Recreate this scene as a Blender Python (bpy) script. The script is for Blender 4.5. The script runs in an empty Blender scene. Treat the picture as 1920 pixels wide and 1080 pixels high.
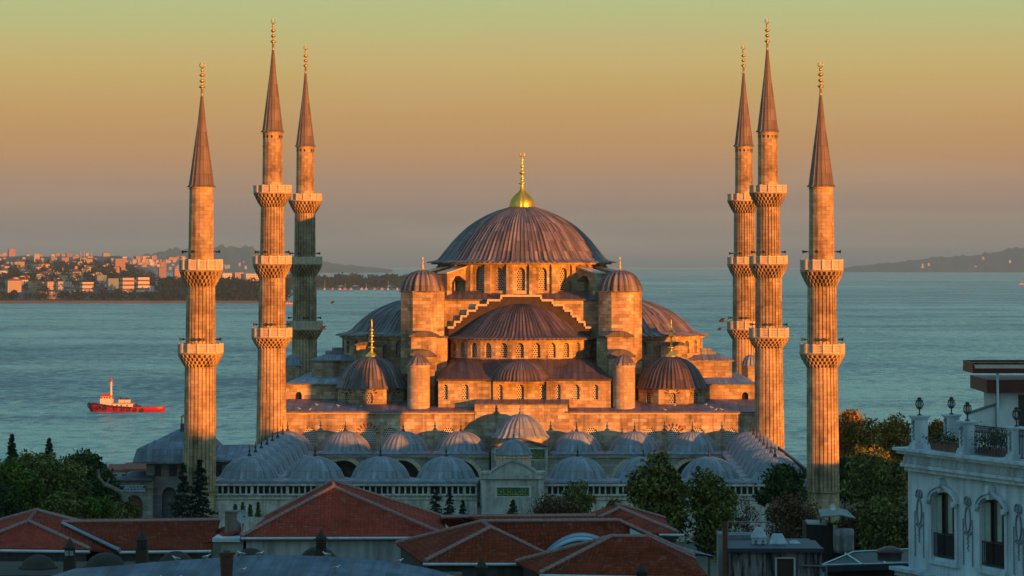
import bpy, math, random
import numpy as np
from math import sin, cos, pi, radians as R, tan, atan2, hypot, sqrt, floor
from mathutils import Vector, Matrix

C = bpy.context.scene.collection
SC = bpy.context.scene
# ---------------------------------------------------------------- camera
F = 6360.0                       # focal length in pixels of the 1920 px wide frame
XC, ZC, AZ, PT, Y0 = 6.25, 26.0, 0.01708, 0.0656, 496.0
SH = -tan(PT) - (540 - Y0) / F
cam = bpy.data.objects.new('camera', bpy.data.cameras.new('camera'))
C.objects.link(cam)
cam.location = (XC, 0, ZC)
cam.rotation_euler = (pi / 2 + PT, 0, AZ)
cam.data.sensor_width = 36
cam.data.lens = F / 1920 * 36
cam.data.shift_y = SH * F / 1920
cam.data.clip_start = 1
cam.data.clip_end = 200000
SC.camera = cam
MR = (Matrix.Rotation(AZ, 3, 'Z') @ Matrix.Rotation(pi / 2 + PT, 3, 'X'))
CO = Vector((XC, 0, ZC))

def ray(px, py):
    return MR @ Vector(((px - 960) / F, (540 - py) / F + SH, -1))
def at(px, py, Y):               # the point seen at a pixel, at depth Y
    d = ray(px, py)
    return CO + d * (Y / d.y)
def onz(px, py, z):              # the point seen at a pixel, at height z
    d = ray(px, py)
    return CO + d * ((z - ZC) / d.z)
def Z(py, Y, px=975):
    return at(px, py, Y).z
def X(px, Y, py=700):
    return at(px, py, Y).x

# ---------------------------------------------------------------- sun, sky, exposure
SUN_EL, SUN_AZ = R(1.0), R(41)   # azimuth: from behind the camera, to its right
sd = Vector((sin(SUN_AZ) * cos(SUN_EL), -cos(SUN_AZ) * cos(SUN_EL), sin(SUN_EL)))
sun = bpy.data.objects.new('sun', bpy.data.lights.new('sun', 'SUN'))
C.objects.link(sun)
sun.data.energy = 5.0
sun.data.angle = R(0.5)
sun.data.color = (1.0, 0.285, 0.015)
sun.rotation_euler = sd.to_track_quat('Z', 'Y').to_euler()
sun.location = (200, -200, 120)

W = bpy.data.worlds.new('World')
SC.world = W
W.use_nodes = True
nt = W.node_tree
bg = nt.nodes['Background']
bg.inputs['Strength'].default_value = 1.0
def lin(c):
    return tuple(((x / 255 + .055) / 1.055) ** 2.4 if x > 10 else x / 255 / 12.92 for x in c)
tc = nt.nodes.new('ShaderNodeTexCoord')
sx = nt.nodes.new('ShaderNodeSeparateXYZ')
nt.links.new(tc.outputs['Generated'], sx.inputs[0])
ramp = nt.nodes.new('ShaderNodeValToRGB')
nt.links.new(sx.outputs['Z'], ramp.inputs[0])
EXPO = 1.0
SKY = [(0.0, (90, 98, 104)), (0.009, (116, 113, 114)), (0.02, (164, 133, 114)), (0.034, (194, 146, 94)),
       (0.047, (202, 160, 94)), (0.060, (204, 180, 110)), (0.072, (190, 192, 130)), (0.09, (174, 200, 146)),
       (0.14, (104, 184, 180)), (0.28, (78, 166, 184)), (0.6, (66, 144, 178)), (1.0, (60, 128, 168))]
cr = ramp.color_ramp
while len(cr.elements) > 1:
    cr.elements.remove(cr.elements[-1])
for i, (p, c) in enumerate(SKY):
    e = cr.elements[0] if i == 0 else cr.elements.new(p)
    e.position = p
    k = 0.5 ** EXPO
    e.color = tuple(v * k for v in lin(c)) + (1,)
nish = nt.nodes.new('ShaderNodeTexSky')
nish.sky_type = 'NISHITA'
nish.sun_disc = False
nish.sun_elevation = SUN_EL
nish.sun_rotation = atan2(sd.x, sd.y)
nish.altitude = 60
ns = nt.nodes.new('ShaderNodeVectorMath')
ns.operation = 'SCALE'
ns.inputs['Scale'].default_value = 0.12
nt.links.new(nish.outputs[0], ns.inputs[0])
# the physical sky is added on top of the graded evening bands, only well above the horizon
mr = nt.nodes.new('ShaderNodeMapRange')
mr.inputs['From Min'].default_value = 0.12
mr.inputs['From Max'].default_value = 0.4
nt.links.new(sx.outputs['Z'], mr.inputs['Value'])
sc2 = nt.nodes.new('ShaderNodeVectorMath')
sc2.operation = 'SCALE'
nt.links.new(ns.outputs[0], sc2.inputs[0])
nt.links.new(mr.outputs[0], sc2.inputs['Scale'])
ad = nt.nodes.new('ShaderNodeVectorMath')
ad.operation = 'ADD'
wc = nt.nodes.new('ShaderNodeTexNoise')            # faint high wisps of cloud
wm = nt.nodes.new('ShaderNodeMapping')
wm.inputs['Scale'].default_value = (5, 5, 70)
nt.links.new(tc.outputs['Generated'], wm.inputs[0])
nt.links.new(wm.outputs[0], wc.inputs['Vector'])
wc.inputs['Scale'].default_value = 1.0
wc.inputs['Detail'].default_value = 6
wc.inputs['Distortion'].default_value = .4
wr = nt.nodes.new('ShaderNodeMapRange')
wr.inputs['From Min'].default_value = .52
wr.inputs['From Max'].default_value = .72
wr.inputs['To Max'].default_value = .3
nt.links.new(wc.outputs['Fac'], wr.inputs['Value'])
wx = nt.nodes.new('ShaderNodeMix')
wx.data_type = 'RGBA'
nt.links.new(wr.outputs[0], wx.inputs[0])
nt.links.new(ramp.outputs[0], wx.inputs[6])
wx.inputs[7].default_value = tuple(v * .5 ** EXPO for v in lin((206, 172, 132))) + (1,)
nt.links.new(wx.outputs[2], ad.inputs[0])
nt.links.new(sc2.outputs[0], ad.inputs[1])
nt.links.new(ad.outputs[0], bg.inputs['Color'])
SC.view_settings.view_transform = 'Standard'
SC.view_settings.look = 'None'
SC.view_settings.gamma = 1
SC.view_settings.exposure = EXPO
SC.cycles.use_denoising = True
SC.cycles.max_bounces = 5
SC.cycles.diffuse_bounces = 2
SC.cycles.glossy_bounces = 2
SC.cycles.transmission_bounces = 3
SC.cycles.transparent_max_bounces = 6
SC.cycles.volume_bounces = 0

# ---------------------------------------------------------------- mesh helpers
WL = {}                          # world position of each thing's base
def wl(o):
    while o is not None and o.parent is not None:
        o = o.parent
    return WL.get(o.name, Vector((0, 0, 0))) if o is not None else Vector((0, 0, 0))

class MB:
    def __init__(s):
        s.v, s.f, s.u, s.sm, s.mi = [], [], [], [], []
    def face(s, pts, uv=None, mi=0):
        pts = [Vector(p) for p in pts]
        n = Vector((0, 0, 0))
        for a, b in zip(pts, pts[1:] + pts[:1]):
            n += a.cross(b)
        if uv is None:
            if n.length < 1e-9:
                n = Vector((0, 0, 1))
            n.normalize()
            if abs(n.z) > .995:
                t, b = Vector((1, 0, 0)), Vector((0, 1, 0))
            else:
                t = Vector((0, 0, 1)).cross(n).normalized()
                b = n.cross(t)
            uv = [(p.dot(t), p.dot(b)) for p in pts]
        k = len(s.v)
        s.v += [tuple(p) for p in pts]
        s.f.append(tuple(range(k, k + len(pts))))
        s.u.append(uv)
        s.sm.append(False)
        s.mi.append(mi)
    def box(s, x0, x1, y0, y1, z0, z1, M=None, mi=0):
        P = [Vector((x, y, z)) for z in (z0, z1) for y in (y0, y1) for x in (x0, x1)]
        if M is not None:
            P = [M @ p for p in P]
        for q in ((0, 1, 5, 4), (1, 3, 7, 5), (3, 2, 6, 7), (2, 0, 4, 6), (4, 5, 7, 6), (2, 3, 1, 0)):
            s.face([P[i] for i in q], mi=mi)
    def prism(s, poly, z0, z1, ztop=None, cap=True, mi=0):
        n = len(poly)
        zt = ztop or [z1] * n
        for i in range(n):
            a, b = poly[i], poly[(i + 1) % n]
            s.face([(a[0], a[1], z0), (b[0], b[1], z0), (b[0], b[1], zt[(i + 1) % n]), (a[0], a[1], zt[i])], mi=mi)
        if cap:
            s.face([(p[0], p[1], zt[i]) for i, p in enumerate(poly)], mi=mi)
    def slab(s, pts, d=(0, 0, -0.2), mi=0):     # a sheet of any outline with a thickness
        pts = [Vector(p) for p in pts]
        d = Vector(d)
        s.face(pts, mi=mi)
        s.face([p + d for p in reversed(pts)], mi=mi)
        for a, b in zip(pts, pts[1:] + pts[:1]):
            s.face([a, a + d, b + d, b], mi=mi)
    def grid(s, rows, uvs, smooth=True, closed=False, mi=0):
        k = len(s.v)
        m = len(rows[0])
        for r in rows:
            s.v += [tuple(p) for p in r]
        for i in range(len(rows) - 1):
            for j in range(m - 1):
                s.f.append((k + i * m + j, k + i * m + j + 1, k + (i + 1) * m + j + 1, k + (i + 1) * m + j))
                s.u.append([uvs[i][j], uvs[i][j + 1], uvs[i + 1][j + 1], uvs[i + 1][j]])
                s.sm.append(smooth)
                s.mi.append(mi)
    def rev(s, prof, cx=0, cy=0, n=32, a0=0, a1=2 * pi, angs=None, smooth=True, useg=None, sy=1.0, mi=0):
        """surface of revolution; angle 0 looks at the camera. angs: list of (angle, dr, u)"""
        if angs is None:
            angs = [(a0 + (a1 - a0) * i / n, 0, None) for i in range(n + 1)]
        rows, uvs, v = [], [], 0
        for i, (r, z) in enumerate(prof):
            if i:
                v += hypot(r - prof[i - 1][0], z - prof[i - 1][1])
            rows.append([(cx + (r + dr * min(1, r)) * sin(a), cy - (r + dr * min(1, r)) * cos(a) * sy, z) for a, dr, u in angs])
            uvs.append([((a * max(p[0] for p in prof)) if u is None else u, -v) for a, dr, u in angs])
        s.grid(rows, uvs, smooth, mi=mi)
    def tube(s, a, b, r, r2=None, n=8, cap=True, mi=0):
        a, b = Vector(a), Vector(b)
        r2 = r if r2 is None else r2
        d = (b - a)
        if d.length < 1e-6:
            return
        d.normalize()
        t = d.cross(Vector((0, 0, 1)) if abs(d.z) < .9 else Vector((1, 0, 0))).normalized()
        w = d.cross(t)
        A = [a + (t * cos(2 * pi * i / n) + w * sin(2 * pi * i / n)) * r for i in range(n + 1)]
        B = [b + (t * cos(2 * pi * i / n) + w * sin(2 * pi * i / n)) * r2 for i in range(n + 1)]
        L = (b - a).length
        s.grid([A, B], [[(2 * pi * r * i / n, 0) for i in range(n + 1)], [(2 * pi * r * i / n, L) for i in range(n + 1)]], mi=mi)
        if cap:
            s.face(A[:-1][::-1], mi=mi)
            s.face(B[:-1], mi=mi)
    def path(s, pts, r, n=6, mi=0):
        for a, b in zip(pts, pts[1:]):
            s.tube(a, b, r, n=n, mi=mi)
    def ell(s, c, rx, ry, rz, n=12, m=8, mi=0):
        rows, uvs = [], []
        for i in range(m + 1):
            t = pi * i / m
            rows.append([(c[0] + rx * sin(t) * cos(2 * pi * j / n), c[1] + ry * sin(t) * sin(2 * pi * j / n), c[2] + rz * cos(t)) for j in range(n + 1)])
            uvs.append([(j / n, i / m) for j in range(n + 1)])
        s.grid(rows, uvs, mi=mi)
    def build(s, name, mat, parent=None, **tags):
        me = bpy.data.meshes.new(name)
        v = np.array(s.v, dtype=np.float64)
        if parent is not None:
            off = wl(parent)
        else:
            lo, hi = v.min(0), v.max(0)
            off = Vector(((lo[0] + hi[0]) / 2, (lo[1] + hi[1]) / 2, lo[2]))
        v = v - np.array(off)
        me.from_pydata([tuple(p) for p in v], [], s.f)
        uvl = me.uv_layers.new(name='UVMap')
        flat = [c for f in s.u for uv in f for c in uv]
        uvl.data.foreach_set('uv', flat)
        me.polygons.foreach_set('use_smooth', s.sm)
        for m in (mat if isinstance(mat, (list, tuple)) else [mat]):
            me.materials.append(m)
        if any(s.mi):
            me.polygons.foreach_set('material_index', s.mi)
        me.update()
        o = bpy.data.objects.new(name, me)
        C.objects.link(o)
        if parent is not None:
            o.parent = parent
        else:
            o.location = off
            WL[o.name] = off.copy()
        for k, t in tags.items():
            o[k] = t
        return o

def thing(name, label, cat, loc=(0, 0, 0), group=None):
    o = bpy.data.objects.new(name, None)
    o.empty_display_size = 1
    C.objects.link(o)
    o.location = loc
    WL[o.name] = Vector(loc)
    o['label'] = label
    o['category'] = cat
    if group:
        o['group'] = group
    return o

def copy_tree(o, parent=None):
    c = o.copy()
    C.objects.link(c)
    if parent is not None:
        c.parent = parent
    for ch in list(o.children):
        copy_tree(ch, c)
    return c

# ---------------------------------------------------------------- material helpers
class NT:
    def __init__(s, name):
        s.m = bpy.data.materials.new(name)
        s.m.use_nodes = True
        s.t = s.m.node_tree
        s.b = s.t.nodes['Principled BSDF']
    def n(s, typ, **kw):
        nd = s.t.nodes.new('ShaderNode' + typ)
        for k, v in kw.items():
            if hasattr(nd, k):
                setattr(nd, k, v)
        return nd
    def l(s, a, b):
        s.t.links.new(a, b)
    def val(s, sock, x):
        if hasattr(x, 'is_linked') or hasattr(x, 'links'):
            s.l(x, sock)
        else:
            sock.default_value = x
    def math(s, op, a, b=0.0, c=None):
        nd = s.n('Math', operation=op)
        s.val(nd.inputs[0], a)
        s.val(nd.inputs[1], b)
        if c is not None:
            s.val(nd.inputs[2], c)
        return nd.outputs[0]
    def uv(s, scale=(1, 1, 1), kind='UV'):
        tcn = s.n('TexCoord')
        mp = s.n('Mapping')
        mp.inputs['Scale'].default_value = scale
        s.l(tcn.outputs[kind], mp.inputs[0])
        return mp.outputs[0]
    def noise(s, vec, scale=1.0, detail=4, rough=.55, dist=0):
        nd = s.n('TexNoise')
        s.l(vec, nd.inputs['Vector'])
        nd.inputs['Scale'].default_value = scale
        nd.inputs['Detail'].default_value = detail
        nd.inputs['Roughness'].default_value = rough
        nd.inputs['Distortion'].default_value = dist
        return nd.outputs['Fac']
    def mr(s, v, a, b, c, d):
        nd = s.n('MapRange')
        s.l(v, nd.inputs['Value'])
        for k, x in zip(('From Min', 'From Max', 'To Min', 'To Max'), (a, b, c, d)):
            nd.inputs[k].default_value = x
        return nd.outputs[0]
    def mix(s, f, a, b, mode='MIX'):
        nd = s.n('Mix', data_type='RGBA', blend_type=mode)
        s.val(nd.inputs[0], f)
        for sock, x in ((nd.inputs[6], a), (nd.inputs[7], b)):
            if isinstance(x, tuple):
                sock.default_value = x if len(x) == 4 else x + (1,)
            else:
                s.l(x, sock)
        return nd.outputs[2]
    def scale(s, col, f):
        nd = s.n('VectorMath', operation='SCALE')
        if isinstance(col, tuple):
            nd.inputs[0].default_value = col[:3]
        else:
            s.l(col, nd.inputs[0])
        s.val(nd.inputs['Scale'], f)
        return nd.outputs[0]
    def bump(s, h, strength=.5, dist=.05):
        nd = s.n('Bump')
        s.l(h, nd.inputs['Height'])
        nd.inputs['Strength'].default_value = strength
        nd.inputs['Distance'].default_value = dist
        s.l(nd.outputs[0], s.b.inputs['Normal'])
    def out(s, col, rough=.8, metal=0, spec=.3):
        if isinstance(col, tuple):
            s.b.inputs['Base Color'].default_value = col + (1,) if len(col) == 3 else col
        else:
            s.l(col, s.b.inputs['Base Color'])
        s.val(s.b.inputs['Roughness'], rough)
        s.b.inputs['Metallic'].default_value = metal
        s.b.inputs['Specular IOR Level'].default_value = spec
        return s.m

def stone(name, c1, c2, bw=.95, bh=.42, mortar=.8, dirt=.45, warm=(.42, .26, .16), pick_=1.0):
    t = NT(name)
    uv = t.uv()
    br = t.n('TexBrick')
    t.l(uv, br.inputs['Vector'])
    br.inputs['Color1'].default_value = c1 + (1,)
    br.inputs['Color2'].default_value = c2 + (1,)
    br.inputs['Mortar'].default_value = tuple(x * mortar for x in c2) + (1,)
    br.inputs['Scale'].default_value = 1
    br.inputs['Mortar Size'].default_value = .014
    br.inputs['Brick Width'].default_value = bw
    br.inputs['Row Height'].default_value = bh
    ob = t.uv(kind='Object')
    # single darker / redder blocks
    spb = t.n('SeparateXYZ')
    t.l(t.uv((1 / bw, 1 / bh, 1)), spb.inputs[0])
    row_ = t.math('FLOOR', spb.outputs[1])
    odd_ = t.math('MULTIPLY', t.math('SUBTRACT', 1.0, t.math('FLOORED_MODULO', row_, 2)), .5)
    cbb = t.n('CombineXYZ')
    t.l(t.math('FLOOR', t.math('ADD', spb.outputs[0], odd_)), cbb.inputs[0])
    t.l(row_, cbb.inputs[1])
    wn = t.n('TexWhiteNoise')
    t.l(cbb.outputs[0], wn.inputs['Vector'])
    pick = t.n('SeparateColor')
    t.l(wn.outputs['Color'], pick.inputs[0])
    f = t.mr(pick.outputs[0], .66, 1.0, 0, .8 * pick_)
    col = t.mix(f, br.outputs['Color'], warm)
    col = t.mix(t.mr(pick.outputs[1], .75, 1.0, 0, .6 * pick_), col, tuple(min(.75, x * 1.45) for x in c1))
    n1 = t.noise(ob, .35, 7, .62)
    col = t.scale(col, t.mr(n1, .3, .7, 1 - dirt, 1.15))
    st = t.noise(t.uv((1.1, 1.1, .10), 'Object'), 1, 5, .6)
    col = t.scale(col, t.mr(st, .33, .5, 1 - dirt * .75, 1.0))
    fine = t.noise(ob, 6, 4, .6)
    col = t.scale(col, t.mr(fine, .3, .7, .86, 1.12))
    h = t.math('ADD', t.math('MULTIPLY', br.outputs['Fac'], -1.0), t.math('MULTIPLY', fine, .5))
    t.bump(h, .6, .04)
    return t.out(col, .95, spec=.05)

def lead(name, c, us=1.0, vs=1.7, streak=.5, rough=.55, var=.3, ridge=False):
    """sheet lead; one sheet per unit of u*us, each vs metres long"""
    t = NT(name)
    uv = t.uv((us, 1 / vs, 1))
    sp = t.n('SeparateXYZ')
    t.l(uv, sp.inputs[0])
    fu, fv = t.math('FLOOR', sp.outputs[0]), t.math('FLOOR', sp.outputs[1])
    cb = t.n('CombineXYZ')
    t.l(fu, cb.inputs[0])
    t.l(fv, cb.inputs[1])
    wn = t.n('TexWhiteNoise')
    t.l(cb.outputs[0], wn.inputs['Vector'])
    col = t.scale(c, t.mr(wn.outputs['Value'], 0, 1, 1 - var, 1 + var * .7))
    s1 = t.noise(t.uv((us * 1.6, .16 / vs, 1)), 1, 5, .65)
    col = t.scale(col, t.mr(s1, .35, .62, 1 - streak, 1.12))
    ob = t.uv(kind='Object')
    n1 = t.noise(ob, .7, 6, .6)
    col = t.mix(t.mr(n1, .45, .7, 0, .5), col, tuple(x * .62 * k for x, k in zip(c, (1.15, 1, .9))))
    sm = t.math('FRACT', sp.outputs[1])
    ln = t.math('LESS_THAN', sm, .035)
    if ridge:
        su = t.math('FRACT', sp.outputs[0])
        l2 = t.math('LESS_THAN', su, .09)
        ln = t.math('MAXIMUM', ln, l2)
        t.bump(l2, .9, .05)
    col = t.mix(t.math('MULTIPLY', ln, .55), col, tuple(x * .3 for x in c))
    return t.out(col, t.mr(n1, .3, .7, rough - .1, rough + .15), spec=.4)

def rooftile(name, c, c2):
    t = NT(name)
    uv = t.uv((1 / .24, 1 / .34, 1))
    sp = t.n('SeparateXYZ')
    t.l(uv, sp.inputs[0])
    cb = t.n('CombineXYZ')
    t.l(t.math('FLOOR', sp.outputs[0]), cb.inputs[0])
    t.l(t.math('FLOOR', sp.outputs[1]), cb.inputs[1])
    wn = t.n('TexWhiteNoise')
    t.l(cb.outputs[0], wn.inputs['Vector'])
    col = t.mix(t.mr(wn.outputs['Value'], 0, 1, 0, .8), c, c2)
    ob = t.uv(kind='Object')
    n1 = t.noise(ob, .45, 6, .65)
    col = t.scale(col, t.mr(n1, .3, .7, .6, 1.25))
    n2 = t.noise(ob, 2.2, 5, .65)
    col = t.mix(t.mr(n2, .55, .72, 0, .55), col, (.30, .17, .13))
    n3 = t.noise(ob, .9, 6, .7)
    col = t.mix(t.mr(n3, .54, .66, 0, .55), col, (.06, .035, .025))
    fv = t.math('FRACT', sp.outputs[1])
    row = t.math('LESS_THAN', fv, .18)
    fu = t.math('FRACT', sp.outputs[0])
    w = t.math('SINE', t.math('MULTIPLY', fu, pi))
    t.bump(t.math('ADD', t.math('MULTIPLY', w, .7), t.math('MULTIPLY', fv, .9)), .9, .09)
    col = t.mix(t.math('MULTIPLY', row, .45), col, tuple(x * .3 for x in c))
    return t.out(col, .95, spec=.04)

def plain(name, c, rough=.7, metal=0, spec=.3, var=.25, sc=1.5, streak=0.0):
    t = NT(name)
    ob = t.uv(kind='Object')
    col = t.scale(c, t.mr(t.noise(ob, sc, 6, .62), .3, .7, 1 - var, 1 + var * .6))
    if streak:
        st = t.noise(t.uv((2.2, 2.2, .18), 'Object'), 1.2, 5, .6)
        col = t.scale(col, t.mr(st, .38, .55, 1 - streak, 1))
    return t.out(col, rough, metal, spec)

def lattice(name, light, dark, s=.30):
    """pierced stone window screen: round holes in staggered rows"""
    t = NT(name)
    uv = t.uv((1 / s, 1 / (s * .86), 1))
    sp = t.n('SeparateXYZ')
    t.l(uv, sp.inputs[0])
    odd = t.math('MULTIPLY', t.math('MODULO', t.math('FLOOR', sp.outputs[1]), 2), .5)
    fx = t.math('SUBTRACT', t.math('FRACT', t.math('ADD', sp.outputs[0], odd)), .5)
    fy = t.math('SUBTRACT', t.math('FRACT', sp.outputs[1]), .5)
    d = t.math('SQRT', t.math('ADD', t.math('MULTIPLY', fx, fx), t.math('MULTIPLY', fy, fy)))
    hole = t.math('LESS_THAN', d, .37)
    col = t.mix(hole, light, dark)
    t.bump(t.math('MULTIPLY', hole, -1), .8, .05)
    return t.out(col, .5, spec=.4)

def foliage(name, cols, trans=.0):
    t = NT(name)
    g = t.n('NewGeometry')
    r = t.n('ValToRGB')
    t.l(g.outputs['Random Per Island'], r.inputs[0])
    el = r.color_ramp.elements
    while len(el) > 1:
        el.remove(el[-1])
    for i, c in enumerate(cols):
        e = el[0] if i == 0 else el.new(i / (len(cols) - 1))
        e.position = i / (len(cols) - 1)
        e.color = c + (1,)
    ob = t.uv(kind='Object')
    col = t.scale(r.outputs[0], t.mr(t.noise(ob, .5, 4, .6), .3, .7, .5, 1.5))
    return t.out(col, .85, spec=.05)

STONE = stone('ashlar', (.60, .45, .29), (.33, .25, .17), dirt=.55)
STONE2 = stone('grey_ashlar', (.40, .37, .33), (.29, .27, .25), dirt=.4, warm=(.3, .27, .24))
STONEM = stone('minaret_stone', (.58, .43, .27), (.42, .31, .20), bw=.85, bh=.4, dirt=.65, mortar=.8, pick_=.5)
COPE = plain('pale_coping', (.56, .45, .33), .85, sc=2)
LEADD = lead('dome_lead', (.21, .172, .168), streak=.9, rough=.45, var=.5)
LEADS = lead('small_dome_lead', (.23, .265, .31), vs=1.1, streak=.5, var=.25)
LEADF = lead('flat_lead', (.13, .11, .115), us=1 / .62, ridge=True)
LEADB = lead('blue_lead', (.22, .25, .31), us=1 / .8, ridge=True, vs=2.2)
SPIRE = lead('spire_lead', (.15, .118, .108), vs=1.5, streak=.3, var=.3)
GOLD = plain('gilded_copper', (1.0, .62, .10), .42, 1.0, .5, .2, 3)
GOLDD = plain('tarnished_gilt', (.62, .36, .10), .38, .9, .5, .3, 3)
DARK = plain('dark_metal', (.03, .03, .032), .5)
LEADX = lead('brown_lead', (.125, .092, .09), streak=.8, rough=.42, var=.4)
LAT = lattice('window_screen', (.42, .36, .30), (.015, .015, .02))
LATW = lattice('white_window_screen', (.55, .55, .52), (.01, .012, .016), s=.26)
VOID = plain('shadowed_glass', (.02, .022, .026), .3, var=.1)
# ================================================================ shapes shared by the mosque buildings
def ribs(n, a0, a1, h, w=.17):
    out, st = [], (a1 - a0) / n
    if a1 - a0 > 6.28:
        for i in range(n):
            out += [(a0 + st * (i + k), dr, i + k) for k, dr in ((-w, 0), (-w * .6, h), (w * .6, h), (w, 0))]
        return out + [(out[0][0] + 2 * pi, 0, n - w)]
    for i in range(n + 1):
        c = a0 + st * i
        for k, dr in ((-w, 0), (-w * .6, h), (w * .6, h), (w, 0)):
            a = c + k * st
            if a < a0 - 1e-6 or a > a1 + 1e-6:
                continue
            out.append((a, dr, i + k))
    return out

def arch_bay(mb, pane, A, B, z0, z1, w, zb, zt, depth, n=10, pointed=.12, c=.5, pane_in=None):
    A, B = Vector((A[0], A[1], 0)), Vector((B[0], B[1], 0))
    L = (B - A).length
    U = (B - A) / L
    N = Vector((U.y, -U.x, 0))
    O = A + U * (L * c)
    xl, xr = -L * c, L * (1 - c)
    h = w / 2
    rise = h * (1 + pointed)
    zs = zt - rise
    def P(x, z, d=0):
        q = O + U * x - N * d
        return (q.x, q.y, z)
    arc = [(-h * cos(pi * i / n), zs + rise * sin(pi * i / n)) for i in range(n + 1)]
    mb.face([P(xl, z0), P(-h, z0), P(-h, zs), P(-h, z1), P(xl, z1)])
    mb.face([P(h, z0), P(xr, z0), P(xr, z1), P(h, z1), P(h, zs)])
    if zb > z0 + 1e-3:
        mb.face([P(-h, z0), P(h, z0), P(h, zb), P(-h, zb)])
        mb.face([P(-h, zb), P(h, zb), P(h, zb, depth), P(-h, zb, depth)])
    for (xa, za), (xb, zc) in zip(arc, arc[1:]):
        mb.face([P(xa, za), P(xb, zc), P(xb, z1), P(xa, z1)])
        mb.face([P(xa, za), P(xb, zc), P(xb, zc, depth), P(xa, za, depth)])
    mb.face([P(-h, zb), P(-h, zs), P(-h, zs, depth), P(-h, zb, depth)])
    mb.face([P(h, zb), P(h, zs), P(h, zs, depth), P(h, zb, depth)])
    if pane is not None:
        e = -.04
        d = (depth if pane_in is None else pane_in) + e
        pts = [(-h + .0, zb)] + arc + [(h, zb)]
        uv = [(x, z - zb) for x, z in pts]
        pane.face([P(x, z, d) for x, z in pts], uv=uv)

def finial(mb, x, y, z, h, r, balls=4, crescent=True, n=12):
    pr = [(r, z), (r * .95, z + h * .03), (r * .55, z + h * .09), (r * .22, z + h * .15)]
    zz = z + h * .16
    hh = h * .62
    for i in range(balls):
        rb = r * (.62 - .3 * i / balls)
        b = hh / balls
        pr += [(r * .15, zz + b * .3), (rb * .8, zz + b * .42), (rb, zz + b * .52), (rb * .8, zz + b * .62), (r * .15, zz + b * .74)]
        zz += b
    pr += [(r * .1, z + h * .82), (0.001, z + h * .88)]
    mb.rev(pr, x, y, n)
    if crescent:
        rc = h * .065
        pts = [(x + rc * sin(t), y, z + h * .92 - rc * cos(t)) for t in [(-2.6 + 5.2 * k / 10) for k in range(11)]]
        mb.path(pts, max(.035, rc * .2), 5)
    else:
        mb.tube((x, y, z + h * .8), (x, y, z + h), r * .1, .01, 5)

def ledge(mb, r0, r1, z0, z1, cx, cy, n=48, a0=0, a1=2 * pi):
    mb.rev([(r0, z0), (r1, z0 + .02), (r1, z1), (r0, z1 + .01)], cx, cy, n, a0, a1, smooth=False)

# ================================================================ the prayer hall
HY = 444.0
mosque = thing('mosque', 'large many domed stone mosque with grey lead domes between six minarets', 'mosque', (0, HY, -1))
def part(name, mb, m, parent=mosque):
    return mb.build(name, m, parent)

# main dome
def prof(lst, Y, cx=978):
    return [(r * Y / F, Z(y, Y, cx)) for r, y in lst]
mb = MB()
P = prof([(2, 386.5), (22, 388), (45, 395), (66, 404), (84, 414), (100, 425), (115, 438.5), (127, 451), (137, 463), (146, 474), (153, 483), (158, 487.5), (168, 490), (177, 491.5), (177, 493)], HY)
mb.rev(P, 0, HY, angs=ribs(112, 0, 2 * pi, .15, .2))
md = part('main_dome', mb, LEADD)
mb = MB()
zf = Z(388, HY)
k = HY / F
fp = [(23, 389), (23, 387), (22, 380), (19.5, 374), (14, 367), (8, 361), (4.5, 357), (2.6, 350), (2.6, 346)]
fp = [(r * k, Z(y, HY)) for r, y in fp]
a = []
for i in range(20):
    a += [(2 * pi * i / 20, -.14, i), (2 * pi * (i + .5) / 20, .1, i + .5)]
a.append((2 * pi, -.14, 20))
mb.rev(fp, 0, HY, angs=a)
sp = []
for y, r in ((346, 2.4), (345, 6.5), (343, 7), (341, 2.5), (336, 2.2), (334.5, 4.8), (333, 2.2), (327, 2.2), (325, 6), (323, 6.2), (321, 2.2), (314, 1.8), (312, 4.4), (310, 1.8), (302, 1.5), (300, 3), (298, 1), (294.5, .8)):
    sp.append((r * k, Z(y, HY)))
mb.rev(sp, 0, HY, 14)
rc = 4 * k
zc = Z(290, HY)
mb.path([(rc * sin(t), HY, zc - rc * cos(t)) for t in [-2.8 + 5.6 * i / 14 for i in range(15)]], .09, 6)
part('finial', mb, GOLD, md)

# drum of the main dome with its arched windows
zt, zb = Z(492, HY), Z(546.5, HY)
mb, pn = MB(), []
ND, RD = 24, 10.85
def ringpt(r, a, cy=HY, cx=0):
    return (cx + r * sin(a), cy - r * cos(a))
for i in range(ND):
    a0, a1 = 2 * pi * (i - .5) / ND, 2 * pi * (i + .5) / ND
    am = abs(((a0 + a1) / 2 + pi) % (2 * pi) - pi)
    A, B = ringpt(RD, a0), ringpt(RD, a1)
    if am < R(100):
        pane = MB()
        arch_bay(mb, pane, A, B, zb - .5, zt, 1.05, Z(543.5, HY), Z(502, HY), .5)
        pn.append(pane)
    else:
        mb.face([(A[0], A[1], zb - .5), (B[0], B[1], zb - .5), (B[0], B[1], zt), (A[0], A[1], zt)])
    # pilaster
    for aa in (a0,):
        c, s = cos(aa), sin(aa)
        M = Matrix.Translation((0, HY, 0)) @ Matrix.Rotation(aa, 4, 'Z')
        mb.box(-.42, .42, -RD - .38, -RD + .25, zb - .5, Z(499, HY), M)
        mb.box(-.42, .42, -RD - .2, -RD + .25, Z(499, HY) + .002, zt - .05, M)
ledge(mb, 10.5, 11.9, zt - .28, zt - .02, 0, HY, 72)
dr = part('drum', mb, STONE)
for p_ in pn:
    part('window', p_, LAT)
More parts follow.
